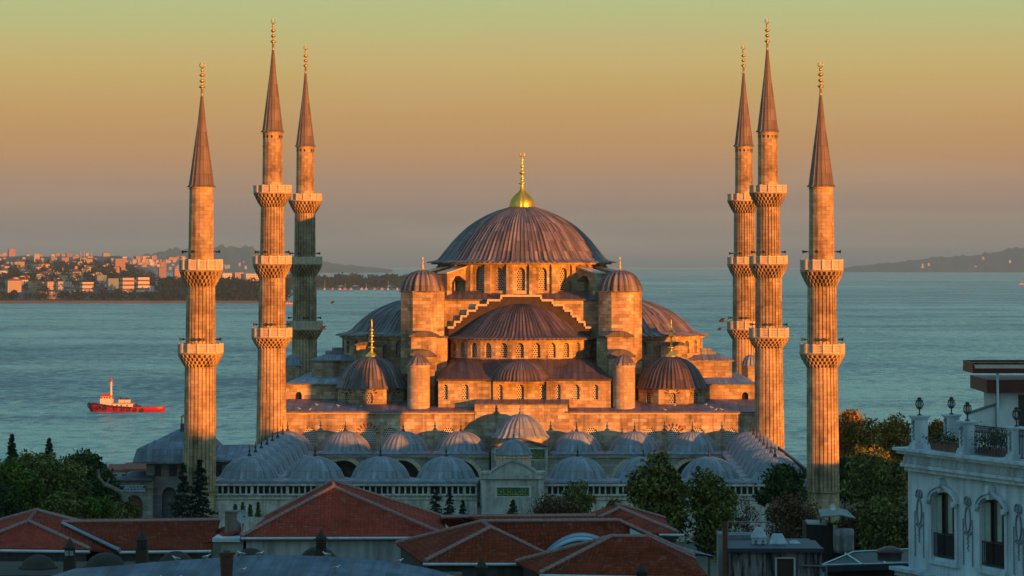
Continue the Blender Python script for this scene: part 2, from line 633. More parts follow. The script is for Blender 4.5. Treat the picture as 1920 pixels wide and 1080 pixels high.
# buttress arms leaning on the drum
for sgn in (-1, 1):
    for ang in (43, 62):
        mb = MB()
        M = Matrix.Translation((0, HY, 0)) @ Matrix.Rotation(R(ang) * sgn, 4, 'Z')
        r0, r1 = -10.7, -14.6
        z0, zi, zo = zb - 1.2, Z(500, HY), Z(513, HY)
        for xs in ((-.75, .75),):
            prf = [(r1, z0), (r1 + .9, z0), (r1 + .9, zb + 1.2), (r1 + 1.5, zb + 2), (r1 + 2.2, zb + 2.1), (r0 - .3, zb + 1.3), (r0 - .3, z0), (r0, z0), (r0, zi), (r1, zo)]
            L_ = [M @ Vector((xs[0], y, z)) for y, z in prf]
            R_ = [M @ Vector((xs[1], y, z)) for y, z in prf]
            # sides in convex pieces
            for S in (L_, R_):
                mb.face([S[0], S[1], S[2], S[9]])
                mb.face([S[9], S[2], S[3], S[4], S[8]])
                mb.face([S[4], S[5], S[8]])
                mb.face([S[5], S[6], S[7], S[8]])
            for i in range(10):
                j = (i + 1) % 10
                mb.face([L_[i], L_[j], R_[j], R_[i]])
        bt = part('buttress', mb, STONE)
        mb = MB()
        q = [(-.9, r0 + .1, zi + .03), (.9, r0 + .1, zi + .03), (.9, r1 - .15, zo + .0), (-.9, r1 - .15, zo + .0)]
        mb.slab([M @ Vector(p) for p in q], (0, 0, .16))
        part('coping', mb, COPE, bt)

# square base under the drum with its skirt of lead
YB = 431.6
mb = MB()
hw = 12.6
mb.box(-hw, hw, YB, 456.4, Z(770, YB), Z(562.5, YB))
part('base_wall', mb, STONE)
mb = MB()
zo, zi = Z(561, YB), Z(543, HY) - .1
o4 = [(-hw - .35, YB - .35), (hw + .35, YB - .35), (hw + .35, 456.8), (-hw - .35, 456.8)]
i4 = [(-9.5, 434.5), (9.5, 434.5), (9.5, 453.5), (-9.5, 453.5)]
for i in range(4):
    j = (i + 1) % 4
    mb.face([o4[i] + (zo,), o4[j] + (zo,), i4[j] + (zi,), i4[i] + (zi,)])
    mb.face([o4[i] + (zo - .18,), o4[j] + (zo - .18,), o4[j] + (zo,), o4[i] + (zo,)])
mb.face([p + (zi,) for p in i4])
part('skirt_roof', mb, LEADF)

# stepped arch in front of the base
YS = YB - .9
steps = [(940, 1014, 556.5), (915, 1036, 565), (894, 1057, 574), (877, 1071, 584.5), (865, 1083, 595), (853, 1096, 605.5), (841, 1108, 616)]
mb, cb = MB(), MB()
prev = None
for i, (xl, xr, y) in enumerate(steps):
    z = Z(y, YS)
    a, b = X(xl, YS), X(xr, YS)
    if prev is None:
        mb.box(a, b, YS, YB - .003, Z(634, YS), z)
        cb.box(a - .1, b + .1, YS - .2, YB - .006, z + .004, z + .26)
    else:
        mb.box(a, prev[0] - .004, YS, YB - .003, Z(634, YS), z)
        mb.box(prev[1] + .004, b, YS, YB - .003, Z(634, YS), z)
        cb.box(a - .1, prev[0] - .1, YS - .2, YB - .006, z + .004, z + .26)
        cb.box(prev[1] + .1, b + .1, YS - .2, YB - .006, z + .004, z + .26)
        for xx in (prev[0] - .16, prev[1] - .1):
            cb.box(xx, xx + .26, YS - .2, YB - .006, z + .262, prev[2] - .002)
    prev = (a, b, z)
so = part('stepped_arch', mb, plain('shade_dark_lead', (.06, .05, .05), .9, spec=.04))  # near-black face: the recess shade below the coping is put into the colour
part('coping', cb, COPE, so)

# front semidome
CY = 433.2
mb = MB()
P = prof([(1, 563.5), (16, 564.5), (32, 568), (48, 574), (64, 582), (79, 591.5), (92, 602), (104, 612.5), (113, 621), (121, 627), (133, 630.5), (146, 633), (146, 635)], CY)
mb.rev(P, 0, CY, angs=ribs(52, -pi / 2, pi / 2, .17, .22))
mb.box(X(833, 430), X(1122, 430), YS - .3, YS - .003, Z(634, 430), Z(631.5, 430))
part('semidome', mb, LEADX)
def drum(cx, cy, r, z0, z1, n, a0, a1, win, ww, zwb, zwt, m=STONE, depth=.45, mat=LAT, corn=.35, name='semidome_drum'):
    mb = MB()
    ps = []
    for i in range(n):
        b0, b1 = a0 + (a1 - a0) * i / n, a0 + (a1 - a0) * (i + 1) / n
        A, B = ringpt(r, b0, cy, cx), ringpt(r, b1, cy, cx)
        if i in win:
            p_ = MB()
            arch_bay(mb, p_, A, B, z0, z1, ww, zwb, zwt, depth)
            ps.append(p_)
        else:
            mb.face([(A[0], A[1], z0), (B[0], B[1], z0), (B[0], B[1], z1), (A[0], A[1], z1)])
    if corn:
        ledge(mb, r - .1, r + corn, z1 - .3, z1 - .02, cx, cy, n * 2, a0, a1)
    o = part(name, mb, m)
    for p_ in ps:
        part('window', p_, mat, o)
    return o
Yd = 424
drum(0, CY, 9.35, Z(676, Yd), Z(634.5, Yd), 15, -R(96), R(96), range(1, 14), .95, Z(671, Yd), Z(643, Yd))

# exedra roofs and the wall below them
YW = 420.6
mb = MB()
zw, zd = Z(711, YW), Z(671, Yd) - .1
xl, xr = X(819, YW), X(1147, YW)
ns_ = 40
rows = []
for j in range(7):
    t = j / 6
    row = []
    for i in range(ns_ + 1):
        x = xl + (xr - xl) * i / ns_
        a = -R(82) + R(164) * i / ns_
        ix, iy = 9.2 * sin(a), CY - 9.2 * cos(a)
        bulge = .95 * abs(sin(3 * pi * i / ns_)) * sin(pi * t)
        zz = zd + (zw - zd) * (t ** .8) + bulge
        row.append((ix + (x - ix) * t, iy + (YW - .35 - iy) * t, zz))
    rows.append(row)
mb.grid(rows, [[(i * .9, j * .7) for i in range(ns_ + 1)] for j in range(7)])
mb.box(xl, xr, YW - .4, YW + .4, zw - .2, zw + .02)
part('exedra_roof', mb, lead('exedra_lead', (.085, .06, .062), streak=.6))
for cx_, rr, ytop, cyy in ((X(977, 422), 56, 676, YW + 1.0),):
    mb = MB()
    kk = 422 / F
    big = rr == 56
    pr_ = []
    for i in range(9):
        t = i / 8 * pi / 2
        pr_.append((rr * kk * (sin(t) + .001), Z(712, 422) + (Z(ytop, 422) - Z(712, 422)) * cos(t)))
    pr_ += [(rr * kk * 1.1, Z(713, 422)), (rr * kk * 1.1, Z(714, 422))]
    mb.rev(pr_, cx_, cyy, angs=ribs(26 if big else 20, -pi / 2, pi / 2, .1, .22), sy=.9 if big else .75)
    part('exedra_semidome', mb, LEADX)
mb = MB()
pn = []
ze_w = Z(766, YW)
wx = [(835, 9), (873, 11), (937, 11), (976, 13), (1017, 11), (1047, 8), (1080, 13), (1117, 9)]
bnd = [822] + [(wx[i][0] + wx[i + 1][0]) / 2 for i in range(7)] + [1145]
for i, (x, w) in enumerate(wx):
    a, b = X(bnd[i], YW), X(bnd[i + 1], YW)
    xc = X(x, YW)
    p_ = MB()
    arch_bay(mb, p_, (a, YW), (b, YW), ze_w, zw - .02, w * YW / F, Z(749, YW), Z(721, YW), .4, c=(xc - a) / (b - a))
    pn.append(p_)
for x in (929, 1029):
    a = X(x, YW)
    mb.box(a - .3, a + .3, YW - .3, YW - .003, ze_w, zw - .2)
o = part('exedra_wall', mb, STONE)
for p_ in pn:
    part('window', p_, LATW, o)

# corner turrets round the main dome
def oct_prism(mb, cx, cy, Rr, z0, z1, n=8, ph=pi / 8):
    pts = [(cx + Rr * sin(ph + 2 * pi * i / n), cy - Rr * cos(ph + 2 * pi * i / n)) for i in range(n)]
    mb.prism(pts, z0, z1)
for pxc in (792.5, 1163):
    YT = 430.5
    kk = YT / F
    cx_ = X(pxc, YT)
    mb = MB()
    oct_prism(mb, cx_, YT, 43.5 * kk, Z(700, YT), Z(548, YT))
    if pxc > 1000:
        pass
    tw = part('turret', mb, STONE)
    mb = MB()
    oct_prism(mb, cx_, YT, 47 * kk, Z(548, YT) + .003, Z(545.5, YT))
    P = [(.02, Z(506, YT)), (8 * kk, Z(507, YT)), (19 * kk, Z(511, YT)), (28 * kk, Z(518.5, YT)), (34 * kk, Z(528, YT)), (37.5 * kk, Z(538, YT)), (39 * kk, Z(545.6, YT))]
    mb.rev(P, cx_, YT, angs=ribs(20, 0, 2 * pi, .22, .3))
    part('dome', mb, LEADD, tw)
    mb = MB()
    finial(mb, cx_, YT, Z(507.5, YT), 1.75, .42, 3, False)
    part('finial', mb, GOLD, tw)

# stepped buttress blocks below the turrets
def gabled(name, x0, x1, y0, y1, zb_, zt_, rise, over=.25, m=STONE, lm=LEADF, axis='x'):
    mb = MB()
    mb.box(x0, x1, y0, y1, zb_, zt_)
    o = part(name, mb, m)
    mb = MB()
    a, b, c, d = x0 - over, x1 + over, y0 - over, y1 + over
    xm = (a + b) / 2
    z = zt_ + .004
    pf = [(a, z), (a, z + .15), ((a * 3 + b) / 4, z + .15 + rise * .75), (xm, z + .15 + rise), ((a + 3 * b) / 4, z + .15 + rise * .75), (b, z + .15), (b, z)]
    for (xa, za), (xb, zb2) in zip(pf, pf[1:]):
        mb.face([(xa, c, za), (xb, c, zb2), (xb, d, zb2), (xa, d, za)])
    mb.face([(x, c, z_) for x, z_ in pf])
    mb.face([(x, d, z_) for x, z_ in pf])
    part('roof', mb, lm, o)
    return o
for s in (0, 1):
    f = (lambda x: x) if s == 0 else (lambda x: 1957 - x)
    def xs(a, b, Y):
        u, v = X(f(a), Y), X(f(b), Y)
        return min(u, v), max(u, v)
    a, b = xs(771, 818, 425)
    gabled('buttress_block', a, b, 425, 431.0, Z(768, 425), Z(632, 425), .6)
    a, b = xs(818.5, 838, 427)
    gabled('buttress_block', a, b, 427, 431.0, Z(768, 427), Z(634, 427), .1, .1)
    a, b = xs(768, 815, 423)
    gabled('buttress_block', a, b, 423, 424.99, Z(768, 423), Z(670, 423), .85)
    # round stair turret
    Yt = 420.9
    cx_ = X(785 if s == 0 else 1169.5, Yt)
    kk = Yt / F
    mb = MB()
    mb.rev([(21 * kk, Z(767, Yt)), (21 * kk, Z(689, Yt)), (22.2 * kk, Z(687.5, Yt)), (22.2 * kk, Z(684.5, Yt)), (0.02, Z(684.4, Yt))], cx_, Yt, 28)
    ledge(mb, 20.5 * kk, 23 * kk, Z(768, Yt), Z(765.5, Yt), cx_, Yt, 28)
    o = part('stair_turret', mb, stone('smooth_ashlar', (.45, .36, .28), (.37, .31, .25), dirt=.25))
    mb = MB()
    mb.rev([(.02, Z(663, Yt)), (2.2 * kk, Z(665, Yt)), (7 * kk, Z(667, Yt)), (14 * kk, Z(672, Yt)), (18.5 * kk, Z(679, Yt)), (23 * kk, Z(683.2, Yt)), (23 * kk, Z(684.4, Yt))], cx_, Yt, angs=ribs(14, 0, 2 * pi, .1, .22))
    part('dome', mb, LEADD, o)
    # tall wall beside the base and flat lead on it
    a, b = xs(690, 770.5, 434)
    mb = MB()
    mb.box(a, b, 434, 455, Z(768, 434), Z(629, 434))
    o = part('side_wall', mb, STONE)
    mb = MB()
    mb.box(a - .3, b + .1, 433.7, 455, Z(629, 434) + .004, Z(627, 434))
    part('roof', mb, LEADF, o)
    a, b = xs(668, 717.5, 432)
    gabled('buttress_block', a, b, 432, 433.9, Z(730, 432), Z(648, 432), .35)
    # side semidome
    sg = -1 if s == 0 else 1
    cx_ = 11.9 * sg
    mb = MB()
    a0, a1 = (-pi, 0) if s == 0 else (0, pi)
    Pq = [(.05, 556), (1.6, 557), (3.2, 560.5), (4.8, 566), (6.3, 574.5), (7.7, 585), (8.8, 597), (9.7, 609), (10.3, 618), (11, 622.5), (12.3, 626.5), (12.3, 628.5)]
    mb.rev([(r, Z(y, HY)) for r, y in Pq], cx_, HY, angs=ribs(50, a0, a1, .15, .22))
    part('semidome', mb, LEADD)
    aa = 2 * pi * 0
    drum(cx_, HY, 11.6, Z(712, 440), Z(628.5, HY), 15, a0, a1, range(1, 14), 1.05, Z(660, HY), Z(636, HY))
    # upper side block
    a, b = xs(585, 667, 437)
    mb = MB()
    mb.box(a, b, 437, 452, Z(735, 437), Z(677.5, 437))
    o = part('side_block', mb, STONE)
    mb = MB()
    z = Z(677.3, 437)
    mb.box(a - .35, b + .35, 436.7, 452.3, z, z + .14)
    mb.prism([(a - .3, 436.75), (b + .3, 436.75), (b + .3, 452.2), (a - .3, 452.2)], z + .142, z + .15)
    i_ = [(a + 1.2, 438.5), (b - 1.2, 438.5), (b - 1.2, 450.5), (a + 1.2, 450.5)]
    q = [(a - .3, 436.75), (b + .3, 436.75), (b + .3, 452.2), (a - .3, 452.2)]
    for i in range(4):
        j = (i + 1) % 4
        mb.face([q[i] + (z + .16,), q[j] + (z + .16,), i_[j] + (z + .75,), i_[i] + (z + .75,)])
    mb.prism(i_, z + .7, z + .76)
    cxm = (a + b) / 2 - .2 * sg
    for kx in range(2):
        mb.box(cxm - 1.6 + kx * .8, cxm + 1.2 - kx * .6, 441 + kx, 445 - kx, z + .77 + kx * .4, z + 1.17 + kx * .4)
    part('roof', mb, LEADB, o)
    # lower corner block
    a, b = (-29.4, X(640, 427)) if s == 0 else (X(1957 - 640, 427), 29.4)
    mb = MB()
    w0, w1 = xs(554, 566, 427)
    zb_, zt_ = Z(772, 427), Z(722, 427)
    pane = MB()
    arch_bay(mb, pane, (a, 427), (b, 427), zb_, zt_, .8, Z(755, 427), Z(735, 427), .5, c=((w0 + w1) / 2 - a) / (b - a))
    mb.face([(b, 427, zb_), (b, 462, zb_), (b, 462, zt_), (b, 427, zt_)])
    mb.face([(a, 427, zb_ - 8), (a, 462, zb_ - 8), (a, 462, zt_), (a, 427, zt_)])
    mb.face([(a, 427, zt_), (b, 427, zt_), (b, 462, zt_), (a, 462, zt_)])
    o = part('corner_block', mb, STONE)
    part('window', pane, VOID, o)
    mb = MB()
    mb.box(a - .3, b + .2, 426.7, 462.3, zt_ + .004, zt_ + .16)
    q = [(a - .2, 426.8), (b + .1, 426.8), (b + .1, 462), (a - .2, 462)]
    i_ = [(a + .8, 431.5), (b - .8, 431.5), (b - .8, 458), (a + .8, 458)]
    for i in range(4):
        j = (i + 1) % 4
        mb.face([q[i] + (zt_ + .165,), q[j] + (zt_ + .165,), i_[j] + (zt_ + .62,), i_[i] + (zt_ + .62,)])
    mb.prism(i_, zt_ + .6, zt_ + .63)
    part('roof', mb, LEADB, o)
    # weight turret at the far corner
    Yq = 455
    cx_ = X(f(549), Yq)
    kk = Yq / F
    mb = MB()
    oct_prism(mb, cx_, Yq, 17 * kk, Z(722, Yq), Z(685.5, Yq))
    o = part('weight_turret', mb, STONE)
    mb = MB()
    mb.rev([(.02, Z(664.5, Yq)), (6 * kk, Z(666, Yq)), (11 * kk, Z(671, Yq)), (14 * kk, Z(678, Yq)), (15 * kk, Z(684, Yq)), (18.5 * kk, Z(685.3, Yq))], cx_, Yq, angs=ribs(14, 0, 2 * pi, .12, .22))
    part('dome', mb, LEADS, o)
    # corner dome with gilded finial
    Yc = 427.3
    cx_ = X(697 if s == 0 else 1259, Yc)
    kk = Yc / F
    mb, pns = MB(), []
    Ro = 67 * kk
    for i in range(8):
        b0, b1 = 2 * pi * (i - .5) / 8, 2 * pi * (i + .5) / 8
        A, B = ringpt(Ro, b0, Yc, cx_), ringpt(Ro, b1, Yc, cx_)
        if i in (0, 1, 7, 2, 6):
            pane = MB()
            arch_bay(mb, pane, A, B, Z(762, Yc), Z(728.5, Yc), .78, Z(756, Yc - 4), Z(736, Yc - 4), .3)
            pns.append(pane)
            # radiating voussoirs over the window
            U = Vector((B[0] - A[0], B[1] - A[1], 0)).normalized()
            N = Vector((U.y, -U.x, 0))
            mid = Vector(((A[0] + B[0]) / 2, (A[1] + B[1]) / 2, 0))
            for q_ in range(7):
                t_ = pi * (q_ + .5) / 7
                c0 = mid + U * (-.55 * cos(t_)) + N * .03 + Vector((0, 0, Z(740, Yc - 4) + .55 * sin(t_) + .05))
                c1 = mid + U * (-.95 * cos(t_)) + N * .03 + Vector((0, 0, Z(740, Yc - 4) + .95 * sin(t_) + .05))
                mb.tube(c0, c1, .05, .1, 4, mi=1)
        else:
            mb.face([A + (Z(762, Yc),), B + (Z(762, Yc),), B + (Z(728.5, Yc),), A + (Z(728.5, Yc),)])
    o = part('corner_dome_drum', mb, [STONE, plain('dark_red_voussoir', (.16, .06, .04))])
    for pane in pns:
        part('window', pane, LAT, o)
    mb = MB()
    oct_prism(mb, cx_, Yc, 72 * kk, Z(728.3, Yc), Z(726, Yc))
    mb.rev([(.02, Z(667.5, Yc)), (12 * kk, Z(669, Yc)), (26 * kk, Z(674, Yc)), (39 * kk, Z(683, Yc)), (49 * kk, Z(694, Yc)), (56 * kk, Z(706, Yc)), (61 * kk, Z(718, Yc)), (66 * kk, Z(726.2, Yc))], cx_, Yc, angs=ribs(48, 0, 2 * pi, .16, .24))
    d_ = part('corner_dome', mb, LEADX if s else LEADD)
    mb = MB()
    xf = X(698 if s == 0 else 1257, Yc)
    finial(mb, cx_, Yc, Z(668.5, Yc), 4.7, .8, 4, False)
    part('finial', mb, GOLD, d_)

# facade roof strip, raised in the middle, and the facade
YF = 418.0
LEADP = lead('purple_lead', (.17, .135, .155), us=1 / 1.0, ridge=True)
mb = MB()
ze, zr = Z(771.5, YF), Z(750, 424)
for (a, b, y0) in ((-29.7, X(892, YF), ze), (X(1065, YF), 29.7, ze)):
    mb.face([(a - .3, YF - .3, y0), (b, YF - .3, y0), (b, 427, zr), (a + .6, 427, zr)])
    mb.face([(a - .3, YF - .3, y0 - .16), (b, YF - .3, y0 - .16), (b, YF - .3, y0), (a - .3, YF - .3, y0)])
za = Z(757, YF)
a, b = X(890, YF), X(1067, YF)
mb.face([(a, YF - .35, za), (b, YF - .35, za), (b, YW, Z(748.5, YW)), (a, YW, Z(748.5, YW))])
mb.face([(a, YF - .35, za - .16), (b, YF - .35, za - .16), (b, YF - .35, za), (a, YF - .35, za)])
mb.face([(a, YF - .35, za), (a, YW, Z(748.5, YW)), (a, YW, ze), (a, YF - .3, ze)])
mb.face([(b, YF - .35, za), (b, YW, Z(748.5, YW)), (b, YW, ze), (b, YF - .3, ze)])
part('facade_roof', mb, LEADP)
mb, pns = MB(), []
zt_ = ze - .18
wins = [581, 642, 690, 733, 841, 1109, 1217, 1262, 1308, 1369]
pts = [X(w, YF) for w in wins]
bb = [-29.4] + [(pts[i] + pts[i + 1]) / 2 for i in range(9)] + [29.4]
for i, xc in enumerate(pts):
    pane = MB()
    arch_bay(mb, pane, (bb[i], YF), (bb[i + 1], YF), -3, zt_, 1.75, Z(830, YF), Z(802, YF), .22, c=(xc - bb[i]) / (bb[i + 1] - bb[i]))
    pns.append(pane)
    if i in (2, 7):
        for q_ in range(9):
            t_ = pi * (q_ + .5) / 9
            zc_ = Z(815, YF)
            mb.tube((xc - .98 * cos(t_), YF - .03, zc_ + .98 * sin(t_)), (xc - 1.4 * cos(t_), YF - .03, zc_ + 1.4 * sin(t_)), .06, .11, 4, mi=1)
mb.box(X(890, YF), X(1067, YF), YF - .12, YF + 1.5, zt_ + .002 if False else -3, za - .18)
mb.box(-29.4, -29.0, YF + .003, 462, -3, zt_)
mb.box(29.0, 29.4, YF + .003, 462, -3, zt_)
o = part('facade_wall', mb, [stone('facade_ashlar', (.64, .50, .36), (.38, .30, .23), dirt=.6, warm=(.44, .25, .15)), plain('voussoir_red', (.22, .08, .05))])
for pane in pns:
    part('window', pane, LATW, o)
mb = MB()
mb.box(-29.75, X(889, YF), YF - .22, YF - .003, zt_ - .1, zt_ + .0)
mb.box(X(1068, YF), 29.75, YF - .22, YF - .003, zt_ - .1, zt_ + .0)
part('cornice', mb, COPE)

# ================================================================ minarets
def minaret(kind):
    Y = 416.0 if kind == 'three' else 361.0
    kk = Y / F
    pc = 510 if kind == 'three' else 375
    zz = lambda y: at(pc, y, Y).z
    zbase = -2.5
    root = thing('minaret', 'x', 'minaret', (0, 0, 0))
    r_fl = []
    def shaft(mb, r0, z0, r1, z1, n=18, fl=True):
        angs = []
        for i in range(n):
            a = 2 * pi * i / n
            st = 2 * pi / n
            if fl:
                angs += [(a, .04, i), (a + st * .60, .04, i + .6), (a + st * .68, -.09, i + .68), (a + st * .92, -.09, i + .92)]
            else:
                angs += [(a, 0, i)]
        angs.append((2 * pi, .04 if fl else 0, n))
        c = 2 * pi * r0 / n
        angs = [(a, d, u * c) for a, d, u in angs]
        N_ = 3
        mb.rev([(r0 + (r1 - r0) * i / N_, z0 + (z1 - z0) * i / N_) for i in range(N_ + 1)], 0, 0, angs=angs, smooth=False)
    if kind == 'three':
        spire = (92, 247, 19.5)
        segs = [(247, 347, 18.3, 19, False), (388, 480, 21, 22, True), (521, 615, 24, 24.6, True), (652, 860, 25.4, 28, True)]
        bal = [(347.5, 362, 388, 34.5, 21), (480, 495.5, 521, 35.5, 24), (615, 632.5, 653, 37, 25.4)]
        fin = (34, 93)
    else:
        spire = (178, 350, 23.8)
        segs = [(350, 487, 22.3, 24, False), (537, 645, 26, 27.3, True), (688, 918, 28.2, 29.8, True)]
        bal = [(487, 507, 537, 39.5, 26), (644.5, 662, 688, 41.5, 28.2)]
        fin = (116, 179)
    mb = MB()
    for y0, y1, r0, r1, fl in segs:
        shaft(mb, r1 * kk, zz(y1), r0 * kk, zz(y0), 24 if fl else 16, fl)
        if fl:      # blind band of round-headed panels below each balcony
            ledge(mb, r0 * kk - .06, r0 * kk + .1, zz(y0 + 13), zz(y0 + 11.5), 0, 0, 36)
    y1, rb = segs[-1][1], segs[-1][3]
    ledge(mb, rb * kk - .1, rb * kk + .22, zz(y1 + 3), zz(y1), 0, 0, 32)
    mb.rev([((rb + 1) * kk, zbase), ((rb + .5) * kk, zz(y1 + 3))], 0, 0, 16, smooth=False)
    c0 = spire[1]
    ledge(mb, spire[2] * kk * .88, spire[2] * kk * 1.0, zz(c0 + 5), zz(c0 + 3), 0, 0, 24)
    ledge(mb, spire[2] * kk * .88, spire[2] * kk * .99, zz(c0 + 27), zz(c0 + 25.5), 0, 0, 24)
    mb.build('shaft', STONEM, root)
    if kind == 'three':
        for i in range(14):
            mb = MB()
            M = Matrix.Rotation(2 * pi * i / 14, 4, 'Z')
            mb.box(-.1, .1, -spire[2] * kk * .96, -spire[2] * kk * .9, zz(c0 + 12), zz(c0 + 7), M)
            mb.build('vent_slot', VOID, root)
    # balconies
    for yt, ybt, ym, r, rs in bal:
        mb = MB()
        r, rs = r * kk, rs * kk
        zt_, zb_, zm = zz(yt), zz(ybt), zz(ym)
        n = 14
        # floor slab
        ledge(mb, rs * .8, r + .08, zb_ - .12, zb_ + .06, 0, 0, n * 2)
        # honeycomb corbelling: tiers of little niches
        T = 4
        for t in range(T):
            ra = rs * .97 + (r - rs * .97) * ((t + .6) / T) ** .8
            rlow = rs * .97 + (r - rs * .97) * (t / T) ** .8 * .92
            z0_, z1_ = zm + (zb_ - .12 - zm) * t / T, zm + (zb_ - .12 - zm) * (t + 1) / T
            nn = 26
            angs = []
            for i in range(nn):
                st = 2 * pi / nn
                a = st * (i + .5 * (t % 2))
                angs += [(a, .1, i), (a + st * .3, .1, i + .3), (a + st * .42, -.28, i + .42), (a + st * .88, -.28, i + .88)]
            angs.append((angs[0][0] + 2 * pi, .1, nn))
            mb.rev([(rlow, z0_), (ra * .985, z0_ + (z1_ - z0_) * .55), (ra, z1_ - .03)], 0, 0, angs=angs, smooth=False)
            mb.rev([(rs * .8, z1_ - .03), (ra + .1, z1_ - .03), (ra + .1, z1_), (rs * .8, z1_)], 0, 0, nn * 2, smooth=False)
        mb.rev([(rs * .9, zm - .1), (rs * .99, zm)], 0, 0, 24)
        bo = mb.build('balcony', STONEM, root)
        # pierced parapet of upright panels
        pm = MB()
        for i in range(n):
            a0, a1 = 2 * pi * i / n, 2 * pi * (i + 1) / n
            A = Vector((r * sin(a0), -r * cos(a0), 0))
            B = Vector((r * sin(a1), -r * cos(a1), 0))
            U = (B - A)
            L = U.length
            U = U / L
            N_ = Vector((U.y, -U.x, 0))
            M = Matrix(((U.x, N_.x, 0, A.x), (U.y, N_.y, 0, A.y), (0, 0, 1, 0), (0, 0, 0, 1)))
            h = zt_ - zb_
            pm.box(-.12, .12, -.16, .06, zb_ + .06, zt_ + .05, M)
            pm.box(.12, L - .12, -.11, .0, zb_ + .065, zb_ + h * .2, M)
            pm.box(.12, L - .12, -.11, .0, zt_ - h * .16, zt_, M)
            cols_ = 5
            for q in range(cols_ + 1):
                x = .12 + (L - .24) * q / cols_
                pm.box(x - .045, x + .045, -.09, -.02, zb_ + h * .2, zt_ - h * .16, M)
            for q in (1, 2, 3):
                z = zb_ + h * (.2 + .64 * q / 4)
                pm.box(.12, L - .12, -.085, -.025, z - .045, z + .045, M)
        pm.build('parapet', COPE, bo)
    # spire
    mb = MB()
    ys0, ys1, rs = spire
    mb.rev([(rs * kk + .12, zz(ys1 + 1)), (rs * kk + .12, zz(ys1 - 1)), (rs * kk * .96, zz(ys1 - 3)), (rs * kk * .62, zz(ys1 - (ys1 - ys0) * .37)), (rs * kk * .31, zz(ys1 - (ys1 - ys0) * .70)), (.13, zz(ys0))], 0, 0,
           angs=ribs(16, 0, 2 * pi, .05, .14), smooth=False)
    so_ = mb.build('spire', SPIRE, root)
    mb = MB()
    z0 = zz(fin[1])
    h = zz(fin[0]) - z0
    pr = [(.14, z0 - .1), (.14, z0 + h * .2)]
    for q, rr in ((.22, .36), (.40, .30), (.57, .33), (.72, .18)):
        pr += [(.09, z0 + h * (q - .02)), (rr * .75, z0 + h * (q + .01)), (rr, z0 + h * (q + .035)), (rr * .75, z0 + h * (q + .06)), (.08, z0 + h * (q + .085))]
    pr += [(.05, z0 + h * .82), (.03, z0 + h * .84)]
    mb.rev(pr, 0, 0, 12)
    rc = .27
    zc_ = z0 + h * .9
    mb.path([(rc * sin(t), 0, zc_ - rc * cos(t)) for t in [-2.6 + 5.2 * q / 12 for q in range(13)]], .05, 5)
    mb.tube((0, 0, zc_), (0, 0, z0 + h), .035, .01, 5)
    mb.build('finial', GOLDD, so_)
    # loudspeakers
    ylev = (472.5, 608) if kind == 'three' else (472, 636)
    rl = (22, 24.6) if kind == 'three' else (23.8, 27.2)
    for yl, r in zip(ylev, rl):
        for a in ((-86, -20, 84) if yl < 500 else (-86, 2, 14, 84)):
            mb = MB()
            a_ = R(a)
            d = Vector((sin(a_), -cos(a_), 0))
            p0 = d * (r * kk - .05) + Vector((0, 0, zz(yl)))
            mb.tube(p0, p0 + d * .3, .05, .05, 6)
            mb.tube(p0 + d * .28, p0 + d * .42, .11, .12, 8)
            mb.tube(p0 + d * .42, p0 + d * .74, .06, .2, 12)
            mb.build('loudspeaker', DARK, root)
    return root
LBL = {
    'fl': 'fluted minaret with two balconies behind the dark cedar, leftmost of the six',
    'fr': 'tall fluted minaret with two balconies beside the yellowing plane trees, rightmost of the six',
    'ml': 'sunlit minaret with three balconies touching the left end of the facade',
    'mr': 'three balconied minaret rising in front of the right end of the sunlit facade',
    'bl': 'slender three balconied minaret mostly in shade behind the left of the hall',
    'br': 'slender minaret behind the right of the hall, half hidden by a nearer one',
}
m2 = minaret('two')
m3 = minaret('three')
GM = 'minarets of the mosque'
def place(o, x, y, lab):
    o.location = (x, y, 0)
    o['label'] = lab
    o['group'] = GM
place(m2, X(375, 361, 800), 361, LBL['fl'])
c = copy_tree(m2)
place(c, X(1542.5, 361, 800), 361, LBL['fr'])
place(m3, X(509, 416, 750), 416, LBL['ml'])
for key, px, Y, sc in (('mr', 1441.5, 416.5, 1.0), ('bl', 571, 476, 1.0), ('br', 1396.5, 467.5, 1.0)):
    c = copy_tree(m3)
    place(c, X(px, Y, 650), Y, LBL[key])
    if key == 'bl':
        c.scale = (1.02, 1.02, 1.02)
        c.location.z = 26 * (1 - 1.02)

